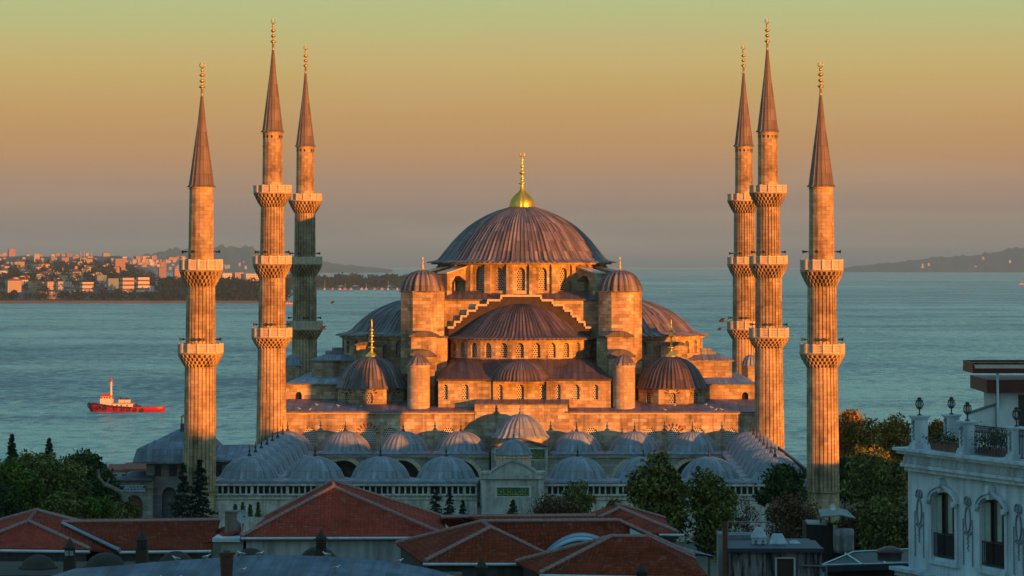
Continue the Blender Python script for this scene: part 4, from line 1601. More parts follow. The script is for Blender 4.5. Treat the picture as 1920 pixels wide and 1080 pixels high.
# ================================================================ far shore
AS = [(4940, -30.4), (4960, -27), (5300, -17), (5900, -4), (7000, 8), (9000, 27), (11500, 54), (13500, 30), (14500, -32)]
def sstep(a, b, x):
    t = min(1, max(0, (x - a) / (b - a)))
    return t * t * (3 - 2 * t)
def asia(px, Y):
    z = lerp_tab(AS, Y)
    if Y > 5500:
        z = z + (-32 - z) * sstep(215, 340, px) * sstep(5700, 6500, Y)
    return z + (1.5 * sin(px * .11 + Y * .004) + 1.0 * sin(px * .037)) * sstep(4960, 5600, Y)
mb = MB()
Ys = [4940, 4950, 4980, 5050, 5150, 5300, 5500, 5700, 5900, 6100, 6400, 6700, 7000, 7600, 8300, 9000, 10000, 11500, 13500, 14500]
pxs = [-260 + 10 * i for i in range(81)]
rows = [[(X(p, Y), Y, asia(p, Y) if p < 540 else -31) for p in pxs] for Y in Ys]
mb.grid(rows, [[(p, Y) for p in pxs] for Y in Ys])
mb.build('far_shore_land', plain('far_earth', (.035, .045, .045), .95, sc=.004), None, kind='structure')
mb = MB()
mb.box(X(-260, 4940), X(545, 4940), 4936, 4946, -31, -26.6)
mb.build('quay', plain('quay_stone', (.085, .07, .085), .9, sc=.02), None, kind='structure')
mb = MB()
Ys2 = [7570, 7580, 7640, 7800, 8050, 8100]
px2 = [530 + 5 * i for i in range(58)]
mb.grid([[(X(p, Y), Y, lerp_tab([(7570, -31), (7580, -28), (7800, -24), (8100, -31)], Y)) for p in px2] for Y in Ys2], [[(p, Y) for p in px2] for Y in Ys2])
mb.build('breakwater', plain('breakwater_rock', (.16, .11, .10), .95, sc=.02), None, kind='structure')

def hill(name, ridge, Yc, dep, col, base=-31, seed=1):
    mb = MB()
    p0, p1 = ridge[0][0], ridge[-1][0]
    n = 90
    rn = random.Random(seed)
    ph = [rn.uniform(0, 6) for _ in range(6)]
    rows, uvs = [], []
    for j in range(15):
        t = j / 14
        Y = Yc - dep + 2 * dep * t
        f = sin(pi * min(1, t)) ** .7
        row = []
        for i in range(n + 1):
            p = p0 + (p1 - p0) * i / n
            zr_ = at(p, lerp_tab(ridge, p), Yc).z
            w = 1 + .10 * sin(p * .13 + ph[0] + t * 5) + .07 * sin(p * .31 + ph[1] - t * 9) + .03 * sin(p * .9 + ph[2])
            row.append((X(p, Y), Y, base + (zr_ - base) * f * (w if t != .5 else 1 + .03 * sin(p * .9 + ph[2]))))
        rows.append(row)
        uvs.append([(i, j) for i in range(n + 1)])
    mb.grid(rows, uvs)
    mb.build(name, plain(name + '_scrub', col, .95, sc=.0015), None, kind='structure')
    return ph
hill('far_hill', [(232, 505), (250, 488), (270, 480), (292, 474), (321, 469), (360, 466), (400, 464), (455, 464), (484, 470), (545, 483), (600, 491), (660, 498), (735, 505)], 26000, 2600, (.06, .065, .05), seed=3)
hill('island_hill', [(1570, 505), (1600, 500), (1640, 496), (1680, 493), (1725, 487), (1760, 482), (1800, 481), (1850, 477), (1885, 471), (1920, 466), (1960, 458), (2040, 452), (2130, 470), (2180, 503)], 27000, 2400, (.06, .07, .055), seed=5)

# far buildings
def fbmat(name, wall, win, su=3.2, sv=3.1, wu=.5, wv=.5, band=False):
    t = NT(name)
    uv = t.uv((1 / su, 1 / sv, 1))
    sp = t.n('SeparateXYZ')
    t.l(uv, sp.inputs[0])
    g = t.n('NewGeometry')
    nz = t.n('SeparateXYZ')
    t.l(g.outputs['Normal'], nz.inputs[0])
    a = t.math('LESS_THAN', t.math('FRACT', sp.outputs[1]), wv)
    if not band:
        a = t.math('MULTIPLY', a, t.math('LESS_THAN', t.math('FRACT', sp.outputs[0]), wu))
    a = t.math('MULTIPLY', a, t.math('LESS_THAN', nz.outputs[2], .5))
    oi = t.n('ObjectInfo')
    w = t.scale(wall, t.mr(oi.outputs['Random'], 0, 1, .75, 1.15))
    return t.out(t.mix(a, w, win), .85, spec=.2)
FB = [fbmat('cream_flats', (.52, .42, .33), (.12, .09, .08)), fbmat('white_flats', (.62, .52, .44), (.16, .12, .11), 4, 3.3, .45, .45),
      fbmat('ochre_flats', (.55, .34, .16), (.16, .09, .05), 4, 3.5), fbmat('pink_flats', (.45, .28, .24), (.12, .08, .08)),
      fbmat('banded_flats', (.62, .48, .38), (.16, .09, .08), 3, 6.4, 1, .42, True)]
RED = plain('far_red_roof', (.30, .09, .06), .85, sc=.05)
GREY = plain('far_grey_wall', (.20, .25, .26), .85, sc=.02)
def findY(px, yb, lo=4965, hi=11400):
    Y = lo
    while Y < hi:
        if at(px, yb, Y).z <= asia(px, Y) + .01:
            return Y
        Y += 40
    return hi
def fbuild(x0, x1, yt, yb, mi, roof, label, group=None, Y=None, cat='building', name='far_building', zbase=None, steps=None):
    px = (x0 + x1) / 2
    Y = Y or findY(px, yb)
    Wd = (x1 - x0) * Y / F
    zt_ = at(px, yt, Y).z
    zb_ = (asia(px, Y) if zbase is None else zbase) - 6
    cx = X(px, Y, yt)
    M = Matrix.Translation((cx, Y, 0)) @ Matrix.Rotation(R(-27 + (x0 * 7 % 13) * .6 - 4), 4, 'Z').inverted().inverted()
    M = Matrix.Translation((cx, Y, 0)) @ Matrix.Rotation(R(24 + (x0 * 7 % 9)), 4, 'Z')
    w, d = Wd * .46, Wd * .24
    root = thing(name, label, cat, (cx, Y, zb_), group)
    mb = MB()
    mb.box(-w, w, -d, d, zb_, zt_, M)
    if steps == 'tower':
        mb.box(-w * .5, w * .5, -d * .5, d * .5, zt_ + .02, zt_ + Wd * .12, M)
    mb.build('wall', FB[mi] if isinstance(mi, int) else mi, root)
    if roof:
        mb = MB()
        e = 1.06
        h = min(w, d) * (.45 if roof == 'hip' else .25)
        q = [M @ Vector(p) for p in ((-w * e, -d * e, zt_ + .03), (w * e, -d * e, zt_ + .03), (w * e, d * e, zt_ + .03), (-w * e, d * e, zt_ + .03))]
        a_, b_ = M @ Vector((-w * .45, 0, zt_ + h)), M @ Vector((w * .45, 0, zt_ + h))
        mb.face([q[0], q[1], b_, a_])
        mb.face([q[1], q[2], b_])
        mb.face([q[2], q[3], a_, b_])
        mb.face([q[3], q[0], a_])
        mb.face(q)
        mb.build('roof', RED, root)
    return root
BIG = [
 (10, 40, 526, 550, 0, 'hip', 'orange lit block of flats with tiled top, leftmost on the far shore'),
 (61, 83, 529, 548, 2, 'hip', 'ochre house with a reddish roof on the far shore, above the long low building'),
 (86, 103, 528, 545, 0, None, 'narrow cream block between two wider ones in the shore row'),
 (105, 134, 528, 546, 1, None, 'wide pale flats at the shore, left of the dark clump of trees'),
 (70, 119, 547, 560, 2, None, 'long low bright ochre building right at the far quay'),
 (127, 157, 546, 558, 1, None, 'low cream building with dark windows at the far quay'),
 (150, 175, 529, 550, 4, None, 'sunlit block with balconies above the low cream quay building'),
 (226, 251, 521, 556, 4, None, 'tall balconied slab, left one of the two alike on the far shore'),
 (256, 280, 520, 552, 4, None, 'tall balconied slab, right one of the two alike on the far shore'),
 (180, 200, 516, 538, GREY, None, 'grey green shed in shade between the shore blocks'),
 (199, 222, 522, 545, GREY, None, 'taller shaded grey building left of the two balconied slabs'),
 (213, 235, 485, 512, 3, None, 'square reddish tower block standing above the right half of the far town'),
 (155, 177, 497, 510, 2, None, 'wide lower storeys of the bright stepped building in the far town'),
 (159, 173, 486, 497.5, 2, None, 'bright orange stepped tower in the middle of the far town'),
 (113, 129, 483, 500, 3, None, 'dark sided tower block left of the stepped orange tower'),
 (24, 46, 491, 508, 0, 'hip', 'cream block with a red roof in the upper left of the far town'),
 (46, 60, 494, 508, 3, None, 'narrow reddish block between two cream ones, upper left of the far town'),
 (59, 83, 495, 509, 0, None, 'cream block right of the narrow reddish one'),
 (63, 73, 476, 490, 0, None, 'small upright tower catching the sun high in the far town'),
 (15, 29, 467, 480, 3, None, 'pink stepped block on the skyline at the far left'),
 (41, 67, 510, 522, 0, None, 'long cream block in the second row of the far shore'),
 (72, 100, 512, 523, 1, 'hip', 'pale block with red roof in the second row, left of centre'),
 (98, 126, 511, 522, 0, None, 'cream block in the second row, above the dark trees'),
 (134, 156, 510, 527, 0, 'hip', 'orange lit block with small roof above the balconied one'),
 (123, 145, 499, 505, 2, None, 'flat orange hall below the dark sided tower'),
 (194, 212, 507, 514, 1, 'hip', 'low pale house with red roof left of the square tower foot'),
 (227, 238, 506, 516, 0, None, 'small bright block at the foot of the square reddish tower'),
 (0, 14, 508, 518, 3, None, 'dark red roofed row at the far left of the second row'),
 (414, 437, 512, 530, 1, None, 'pale flats among trees between the two nearest left minarets, left one'),
 (437, 456, 511, 528, 0, None, 'cream block among trees between the two nearest left minarets, middle one'),
 (455, 486, 513, 534, 1, None, 'white stepped flats among trees touching the second minaret'),
 (325, 338, 503, 520, 3, None, 'slim pinkish block just left of the leftmost minaret'),
 (296, 312, 488, 497, 3, None, 'hazy pink block on the slope beyond the pale bay'),
]
for i, (x0, x1, yt, yb, mi, roof, lab) in enumerate(BIG):
    Yb = None
    if x0 > 290:
        Yb = 5750 if x0 > 320 else 10500
    if 'tower' in lab and 'square' in lab:
        Yb = 7200
    o = fbuild(x0, x1, yt, yb, mi, roof, lab, 'far shore buildings', Y=Yb, zbase=-20 if Yb else None)
for i in range(215):
    px = rnd.uniform(-30, 300) if rnd.random() < .85 else rnd.uniform(250, 345)
    yb = 478 + 36 * rnd.random() ** .8 if px < 230 else rnd.uniform(484, 500)
    w = rnd.uniform(5, 14) * (1 if px < 250 else .8)
    h = rnd.uniform(2.5, 6.5)
    Y = findY(px, yb) if px < 225 else rnd.uniform(8500, 10500)
    fbuild(px - w / 2, px + w / 2, yb - h, yb, rnd.choice([0, 0, 1, 3, 3, 2]), rnd.random() < .3, 'small hazy block in the crowded far town', 'small blocks of the far town', Y=Y, zbase=None if px < 225 else at(px, yb, Y).z + 4)
for i in range(75):
    px = rnd.uniform(-20, 290)
    yb = rnd.uniform(502, 547) if px < 230 else rnd.uniform(530, 548)
    w = rnd.uniform(9, 20)
    fbuild(px - w / 2, px + w / 2, yb - rnd.uniform(6, 13), yb, rnd.choice([0, 0, 1, 2, 3, 4]), rnd.choice([None, 'hip', None]), 'mid sized orange lit block among the trees of the far shore', 'mid sized blocks of the far shore')
for i in range(46):
    px = rnd.uniform(300, 520)
    yr = lerp_tab([(250, 488), (292, 474), (400, 464), (455, 464), (545, 483)], px)
    y = rnd.uniform(yr + 6, 503)
    w = rnd.uniform(3, 6.5)
    Y = 26000 - 2600 * (1 - (503 - y) / (503 - yr)) * .95 - 250
    fbuild(px - w / 2, px + w / 2, y - rnd.uniform(2, 3.5), y, rnd.choice([0, 1, 1]), None, 'tiny white house speck on the hazy hill beyond the minarets', 'houses on the far hill', Y=Y, zbase=at(px, y, Y).z - 8)
for i in range(7):
    px = rnd.uniform(1700, 1910)
    yr = lerp_tab([(1640, 492), (1700, 488), (1800, 481), (1920, 466)], px)
    y = rnd.uniform(yr + 6, 502)
    w = rnd.uniform(3, 7)
    Y = 27000 - 2400 * .75 - 300
    fbuild(px - w / 2, px + w / 2, y - 2, y, 1, None, 'tiny pale house on the hazy island hill at the right', 'houses on the island hill', Y=Y, zbase=at(px, y, Y).z - 8)
# slender minarets in the far town
p0 = None
for i, px in enumerate((149.5, 156.5, 163, 170)):
    Y = 7800
    mb = MB()
    cx = X(px, Y)
    z0, z1 = at(px, 492, Y).z, at(px, 468, Y).z
    k_ = Y / F
    mb.rev([(.8 * k_, z0), (.7 * k_, z0 + (z1 - z0) * .55), (1.1 * k_, z0 + (z1 - z0) * .56), (1.1 * k_, z0 + (z1 - z0) * .6), (.6 * k_, z0 + (z1 - z0) * .62), (.5 * k_, z0 + (z1 - z0) * .85), (.02, z1)], cx, Y, 10)
    if p0 is None:
        p0 = mb.build('far_minaret', plain('far_minaret_stone', (.5, .4, .36), .8), None, label='pale slender minaret, one of four behind the orange stepped tower', category='minaret', group='four far minarets')
    else:
        c = p0.copy()
        c.location.x += cx - X(149.5, Y)
        C.objects.link(c)

# woods on the far shore
def blob_points(n, fpos, hmin, hmax, wid):
    out, sz = [], []
    for _ in range(n):
        x, y, z = fpos()
        h = rnd.uniform(hmin, hmax)
        m = 34
        v = rng.normal(0, 1, (m, 3))
        v /= np.linalg.norm(v, axis=1)[:, None]
        v *= rng.uniform(.5, 1, (m, 1))
        out.append(np.array([x, y, z + h * .55]) + v * np.array([wid * h, wid * h, h * .5]))
    return np.concatenate(out)
def fp1():
    while True:
        px = rnd.uniform(-40, 540)
        Y = 4965 + rnd.random() ** 1.6 * 1500
        if px > 300 or (not (px > -10 and 5060 < Y < 5350 and rnd.random() < .72) and rnd.random() < .5 and not (5050 < Y < 5500 and rnd.random() < .6)):
            return X(px, Y), Y, asia(px, Y)
leafmesh('far_wood', blob_points(900, fp1, 8, 15, .55), 2.6, FOL['haze'], None)['kind'] = 'stuff'
def fp2():
    px = rnd.uniform(545, 800)
    Y = 7650 + rnd.random() * 350
    return X(px, Y), Y, -26 + 3 * sin(px * .2) + 2 * sin(px * .07)
leafmesh('breakwater_wood', blob_points(330, fp2, 17, 29, .5), 4.2, FOL['haze'], None)['kind'] = 'stuff'
def fp3():
    px = rnd.uniform(-30, 330)
    Y = rnd.uniform(6000, 9000)
    return X(px, Y), Y, asia(px, Y)
leafmesh('far_park', blob_points(260, fp3, 8, 16, .5), 3.6, FOL['haze'], None)['kind'] = 'stuff'

# marina on the breakwater
for i in range(14):
    px = 566 + i * 13.5 + rnd.uniform(-4, 4)
    Y = 7560
    mb = MB()
    cx = X(px, Y)
    k_ = Y / F
    L = rnd.uniform(3, 6) * k_
    mb.box(cx - L / 2, cx + L / 2, Y - 4, Y + 4, SEA, SEA + 2.0)
    mb.prism([(cx - L / 2, Y - 4), (cx - L / 2, Y + 4), (cx - L * .7, Y)], SEA + .4, SEA + 2.4)
    mb.box(cx - L / 5, cx + L / 4, Y - 3, Y + 3, SEA + 2.1, SEA + 4.4)
    b = thing('moored_boat', 'small moored boat along the wooded breakwater', 'boat', (cx, Y, SEA), 'boats along the breakwater')
    mb.build('hull', plain('boat_hull', rnd.choice([(.5, .3, .25), (.6, .5, .45), (.5, .2, .12)]), .6), b)
    if i % 3 == 0:
        mb = MB()
        mb.tube((cx, Y, SEA + 2), (cx, Y, SEA + rnd.uniform(14, 22)), .35, .2, 5)
        mb.build('mast', plain('boat_mast', (.5, .42, .4), .5), b)
    
# ================================================================ boats
k_ = 1300 / F
ty = 1300.0
def tx(p):
    return X(p, ty, 765)
def tz(y):
    return SEA + (769.5 - y) * k_
tug = thing('tugboat', 'red hulled tugboat with white wheelhouse and tall mast heading left across the water', 'tugboat', (tx(238), ty, SEA))
REDH = plain('red_hull', (.30, .009, .022), .45, sc=.3, var=.15)
WHT = plain('tug_white', (.55, .52, .50), .6, sc=.5, var=.15)
TRED = plain('tug_red_trim', (.45, .02, .02), .5)
def loft(mb, secs):
    rows = []
    for x, hw, zd, zk in secs:
        rows.append([(x, ty - hw, zd), (x, ty - hw * 1.02, zd - (zd - zk) * .3), (x, ty - hw * .85, zk), (x, ty, zk - .3), (x, ty + hw * .85, zk), (x, ty + hw, zd)])
    mb.grid(rows, [[(r[0], i) for i in range(6)] for r in secs])
    for a, b in zip(rows, rows[1:]):
        mb.face([a[0], b[0], b[5], a[5]])
    mb.face(rows[-1])
secs = [(tx(166.5), .15, tz(755.5), tz(762)), (tx(170), 1.5, tz(753.5), tz(768)), (tx(178), 2.9, tz(753), tz(771)), (tx(192), 3.8, tz(755), tz(772)), (tx(215), 4.2, tz(758.5), tz(772)), (tx(250), 4.2, tz(760.5), tz(772)), (tx(290), 3.9, tz(760.5), tz(772)), (tx(305), 3.2, tz(760), tz(771)), (tx(309), 2.4, tz(760), tz(770))]
mb = MB()
loft(mb, secs)
hull = mb.build('hull', REDH, tug)
mb = MB()
mb.path([(tx(168), ty - 1.2, tz(755.5)), (tx(178), ty - 3.1, tz(754)), (tx(192), ty - 4, tz(756.5)), (tx(215), ty - 4.4, tz(760)), (tx(250), ty - 4.4, tz(762))], .32, 6)
mb.ell((tx(167.3), ty, tz(758)), .8, 1.3, 1.2)
mb.build('bow_fender', DARK, hull)
for p in (190, 200, 219, 233, 244, 256, 269):
    mb = MB()
    z = tz(762 + (p - 190) * .055)
    mb.path([(tx(p) + .55 * sin(2 * pi * i / 10), ty - 4.35, z + .55 * cos(2 * pi * i / 10)) for i in range(11)], .2, 6)
    mb.build('tyre_fender', DARK, hull)
mb = MB()
mb.box(tx(198), tx(250), ty - 2.7, ty + 2.7, tz(761.5), tz(754.5))
mb.box(tx(189), tx(212), ty - 2.5, ty + 2.5, tz(759), tz(746))
mb.box(tx(190), tx(209), ty - 2.2, ty + 2.2, tz(746), tz(741.5))
cab = mb.build('cabin', WHT, tug)
mb = MB()
mb.box(tx(189), tx(213), ty - 2.75, ty + 2.75, tz(741.4), tz(740.2))
mb.box(tx(192), tx(206), ty - 1.6, ty + 1.6, tz(740.1), tz(737))
mb.box(tx(211), tx(251), ty - 2.9, ty + 2.9, tz(754.4), tz(753.6))
mb.build('deck_trim', TRED, cab)
for p in (192, 197, 202, 207):
    mb = MB()
    mb.box(tx(p) - .32, tx(p) + .32, ty - 2.24, ty - 2.204, tz(745), tz(742.5))
    mb.build('window', VOID, cab)
for p in (212, 221, 229, 240):
    mb = MB()
    mb.box(tx(p) - .25, tx(p) + .25, ty - 2.74, ty - 2.704, tz(759.5), tz(756.5))
    mb.build('window', VOID, cab)
mb = MB()
mb.tube((tx(208), ty, tz(740)), (tx(208), ty, tz(714)), .5, .34, 8)
mb.tube((tx(203.5), ty, tz(721)), (tx(212.5), ty, tz(721)), .12, n=5)
mb.tube((tx(204.5), ty, tz(717)), (tx(211.5), ty, tz(717)), .10, n=5)
ms = mb.build('mast', WHT, tug)
mb = MB()
mb.tube((tx(208), ty, tz(714)), (tx(208), ty, tz(709)), .6, .5, 8)
mb.tube((tx(208), ty, tz(709)), (tx(208), ty, tz(706)), .2, .1, 6)
mb.build('mast_top', TRED, ms)
for p in (228, 239):
    mb = MB()
    mb.box(tx(p - 5), tx(p + 5), ty - 1.2, ty + 1.2, tz(753.5), tz(747.5))
    fo = mb.build('funnel', WHT, tug)
    mb = MB()
    mb.tube((tx(p), ty, tz(747.4)), (tx(p), ty, tz(744)), .75, .65, 8)
    mb.build('funnel_top', DARK, fo)
mb = MB()
mb.box(tx(252), tx(264), ty - 1.5, ty + 1.5, tz(760.4), tz(758))
mb.tube((tx(256), ty - 1.4, tz(758)), (tx(256), ty + 1.4, tz(758)), .55, n=10)
mb.build('winch', DARK, tug)
FOAM = plain('foam', (.45, .55, .56), .6, sc=.4)
mb = MB()
rn = random.Random(4)
def foamstrip(p0, p1, y, w0, w1, n=26):
    k = []
    for i in range(n + 1):
        t = i / n
        x = p0 + (p1 - p0) * t
        wob = rn.uniform(.3, 1)
        k.append((x, y, (w0 + (w1 - w0) * t) * wob))
    for (xa, ya, wa), (xb, yb, wb) in zip(k, k[1:]):
        mb.face([(xa, ya - wa, SEA + .06), (xb, yb - wb, SEA + .06), (xb, yb + wb, SEA + .06), (xa, ya + wa, SEA + .06)])
foamstrip(tx(160), tx(215), ty - 9, 2, 4)
foamstrip(tx(162), tx(184), ty - 15, 3, .5)
foamstrip(tx(270), tx(340), ty - 10, 1, 5)
foamstrip(tx(310), tx(405), ty + 4, 2, 5)
foamstrip(tx(395), tx(500), ty + 14, 4, 6)
mb.build('wake_foam', FOAM, None, kind='stuff')

def boat(px, Y, wpx, label, colh, colc, mast=False, name='ferry'):
    k = Y / F
    cx = X(px, Y, 520)
    L = wpx * k
    b = thing(name, label, 'boat', (cx, Y, SEA))
    mb = MB()
    w = max(2, L * .13)
    mb.box(cx - L * .42, cx + L * .42, Y - w, Y + w, SEA - .5, SEA + L * .09)
    mb.prism([(cx - L * .42, Y - w), (cx - L * .42, Y + w), (cx - L * .55, Y)], SEA - .5, SEA + L * .12)
    mb.build('hull', plain('ferry_hull', colh, .5), b)
    mb = MB()
    mb.box(cx - L * .30, cx + L * .36, Y - w * .8, Y + w * .8, SEA + L * .092, SEA + L * .20)
    mb.box(cx - L * .22, cx + L * .15, Y - w * .6, Y + w * .6, SEA + L * .202, SEA + L * .28)
    mb.build('cabin', fbmat('ferry_cabin', colc, (.08, .06, .06), 3, 3, .6, .45), b)
    mb = MB()
    mb.tube((cx + L * .05, Y, SEA + L * .28), (cx + L * .05, Y, SEA + L * .42), L * .025, n=8)
    mb.build('funnel', plain('ferry_funnel', colh, .5), b)
boat(541, 4700, 22, 'red and white ferry showing behind the shaded far minaret', (.4, .06, .05), (.6, .5, .45))
boat(614.5, 19000, 11, 'low distant ship off the headland, left of the brighter ship', (.45, .25, .2), (.5, .35, .3), name='cargo_ship')
boat(668, 17000, 9, 'distant bright ship on the pale water above the breakwater trees', (.5, .3, .25), (.8, .6, .5), name='cargo_ship')
boat(1915, 9500, 12, 'orange lit boat at the right edge on the open water', (.6, .2, .15), (.7, .4, .35), name='motor_boat')
boat(1803, 7900, 4, 'tiny reddish boat right of the rightmost minaret, far out', (.5, .15, .12), (.6, .3, .3), name='motor_boat')
boat(1555, 8000, 11, 'pale boat half hidden behind the upper balcony of the rightmost minaret', (.5, .4, .4), (.7, .6, .55), name='motor_boat')
boat(1681, 8000, 4, 'tiny dark boat on the open sea between the minaret and the island hill', (.15, .15, .15), (.3, .3, .3), name='motor_boat')
boat(1255, 6900, 5, 'small orange boat right of the stone turret dome, on the open water', (.5, .2, .1), (.6, .35, .25), name='motor_boat')

# ================================================================ sign building (left)
YP_ = 385.0
pv = thing('stone_pavilion', 'two storey stone building with hipped lead roof and a pale blue sign at left', 'building', (X(285, YP_), YP_, -3))
def vpart(n, mb, m, parent=pv):
    return mb.build(n, m, parent)
def vx(p):
    return X(p, YP_, 900)
def vz(y, Y=YP_):
    return Z(y, Y, 300)
mb = MB()
arch_bay(mb, None, (vx(290), YP_), (vx(346), YP_), -3, vz(897), (331 - 304) * YP_ / F, -3, vz(913), .8, c=(317.5 - 290) / 56)
mb.box(vx(290), vx(480), YP_ + 1.2, YP_ + 10, -3, vz(897))
mb.box(vx(274), vx(480), YP_ + .004, YP_ + 10, vz(897) + .004, vz(865))
mb.box(vx(346), vx(402), YP_ + .002, YP_ + 1.1, -3, vz(897))
for p in (290,):
    mb.box(vx(p) - .12, vx(p) + .12, YP_ - .15, YP_ - .003, -3, vz(897))
wl_ = vpart('wall', mb, stone('pavilion_stone', (.26, .24, .24), (.20, .19, .19), dirt=.35))
for a, b in ((290, 302), (317, 332), (350, 362), (405, 416), (430, 441)):
    mb = MB()
    mb.box(vx(a), vx(b), YP_ - .05, YP_ + .0, vz(893), vz(872))
    w_ = vpart('window', mb, VOID, wl_)
    mb = MB()
    for q in range(4):
        z = vz(892 - q * 5)
        mb.box(vx(b) + .15, vx(b) + .15 + .7, YP_ - .04, YP_ + .003, z - .1, z + .06)
    vpart('red_course', mb, plain('red_brick_course', (.24, .12, .09)), wl_)
mb = MB()
arch_bay(mb, None, (vx(222), YP_ - 1.5), (vx(289.8), YP_ - 1.5), -3, vz(898, YP_ - 1.5), (271 - 239.5) * YP_ / F, -3, vz(928, YP_ - 1.5), .5, c=(255 - 222) / 67.8)
mb.box(vx(222), vx(289.8), YP_ - .4, YP_ + 5, -3, vz(898))
vpart('lower_wing', mb, stone('pavilion_stone_low', (.33, .31, .29), (.28, .26, .25), dirt=.35))
mb = MB()
mb.box(vx(240), vx(270.5), YP_ - 1.15, YP_ - 1.0, -3, vz(930))
for q in range(7):
    x = vx(240) + (vx(270.5) - vx(240)) * (q + .5) / 7
    mb.box(x - .02, x + .02, YP_ - 1.18, YP_ - 1.151, -3, vz(932))
vpart('door', mb, plain('brown_door', (.13, .06, .025), .6, sc=3))
mb = MB()
mb.box(vx(233), vx(277), YP_ - 1.62, YP_ - 1.52, vz(920), vz(908))
sg_ = vpart('sign', mb, plain('pale_blue_sign', (.30, .38, .45), .5, var=.1))
mb = MB()
for row, (zc_, n_) in enumerate(((vz(911.5), 13), (vz(915.8), 20))):
    x = vx(243 if row == 0 else 239)
    rn = random.Random(row + 3)
    for q in range(n_):
        w_ = rn.uniform(.08, .16)
        mb.box(x, x + .03, YP_ - 1.64, YP_ - 1.621, zc_ - .09, zc_ + .09)
        mb.box(x + .034, x + w_, YP_ - 1.64, YP_ - 1.621, zc_ + rn.choice([-.09, 0, .06]), zc_ + .09)
        x += w_ + rn.choice([.04, .04, .12])
for x in (vx(235.5), vx(274.5)):
    mb.ell((x, YP_ - 1.64, vz(911)), .14, .02, .14)
vpart('lettering', mb, plain('dark_lettering', (.04, .05, .09)), sg_)
mb = MB()
mb.slab([(vx(220), YP_ - 1.9, vz(898.5)), (vx(290), YP_ - 1.9, vz(898.5)), (vx(290), YP_ + 2, vz(883)), (vx(246), YP_ + 2, vz(886))], (0, 0, -.15))
vpart('lean_to_roof', mb, plain('dark_roofing', (.05, .05, .06)))
# lead hip roof in two slopes
ye = vz(864)
mb = MB()
e = [(vx(252), YP_ - 1.6, ye), (vx(402), YP_ - 1.6, ye), (vx(402), YP_ + 11, ye), (vx(252), YP_ + 11, ye)]
s_ = [(vx(258), YP_ - .9, vz(841)), (vx(399), YP_ - .9, vz(841)), (vx(399), YP_ + 10, vz(841)), (vx(258), YP_ + 10, vz(841))]
rg = [(vx(331), YP_ + 4, vz(806)), (vx(378), YP_ + 4, vz(806))]
for i in range(4):
    j = (i + 1) % 4
    mb.face([e[i], e[j], s_[j], s_[i]])
    mb.face([e[i], e[j], tuple(Vector(e[j]) - Vector((0, 0, .22))), tuple(Vector(e[i]) - Vector((0, 0, .22)))])
mb.face([s_[0], s_[1], rg[1], rg[0]])
mb.face([s_[1], s_[2], rg[1]])
mb.face([s_[2], s_[3], rg[0], rg[1]])
mb.face([s_[3], s_[0], rg[0]])
mb.face([tuple(Vector(q) - Vector((0, 0, .22))) for q in e])
LEADG = lead('pavilion_lead', (.15, .18, .23), us=1 / .8, ridge=True, vs=1.4)
rf = vpart('roof', mb, LEADG)
mb = MB()
Yc = YP_ + 3.5
cx = vx(336.5)
for dx in (-.24, .16):
    for dy in (-.24, .16):
        mb.box(cx + dx, cx + dx + .1, Yc + dy, Yc + dy + .1, vz(797), vz(785))
mb.box(cx - .3, cx + .3, Yc - .3, Yc + .3, vz(812), vz(797))
mb.box(cx - .33, cx + .33, Yc - .33, Yc + .33, vz(785), vz(783))
mb.rev([(.28, vz(783)), (.2, vz(781.5)), (.01, vz(780))], cx, Yc, 10)
vpart('chimney', mb, plain('dark_chimney', (.06, .06, .07)), rf)
mb = MB()
mb.slab([(vx(401), YP_ - 1, vz(862)), (vx(500), YP_ - 1, vz(862)), (vx(500), YP_ + 5, vz(838)), (vx(401), YP_ + 5, vz(838))], (0, 0, -.2))
vpart('wing_roof', mb, LEADG)
# little roofs beyond it, down towards the shore
for i, (x0, x1, yt, yb, lab) in enumerate(((205, 238, 872, 886, 'small far house with a red roof seen left of the sign building, left one'), (236, 272, 869, 884, 'small far house with a red roof, touching the roofline of the sign building'), (40, 66, 880, 890, 'tiny pale shore house with a reddish roof between the two pointed conifers'))):
    Y = 560
    h_ = thing('shore_house', lab, 'house', (X((x0 + x1) / 2, Y), Y, -16), 'houses down by the shore')
    a, b = X(x0, Y, yb), X(x1, Y, yb)
    mb = MB()
    zt_ = at(240, yb - 5, Y).z
    mb.box(a, b, Y, Y + 6, -16, zt_)
    mb.build('wall', fbmat('shore_wall', (.32, .33, .34), (.05, .05, .06), 1.5, 2.4), h_)
    mb = MB()
    zr_ = at(240, yt, Y).z
    mb.slab([(a - .4, Y - .4, zt_), (b + .4, Y - .4, zt_), (b + .4, Y + 3, zr_), (a - .4, Y + 3, zr_)], (0, 0, -.15))
    mb.slab([(a - .4, Y + 3.01, zr_), (b + .4, Y + 3.01, zr_), (b + .4, Y + 6.4, zt_), (a - .4, Y + 6.4, zt_)], (0, 0, -.15))
    mb.build('roof', RED, h_)

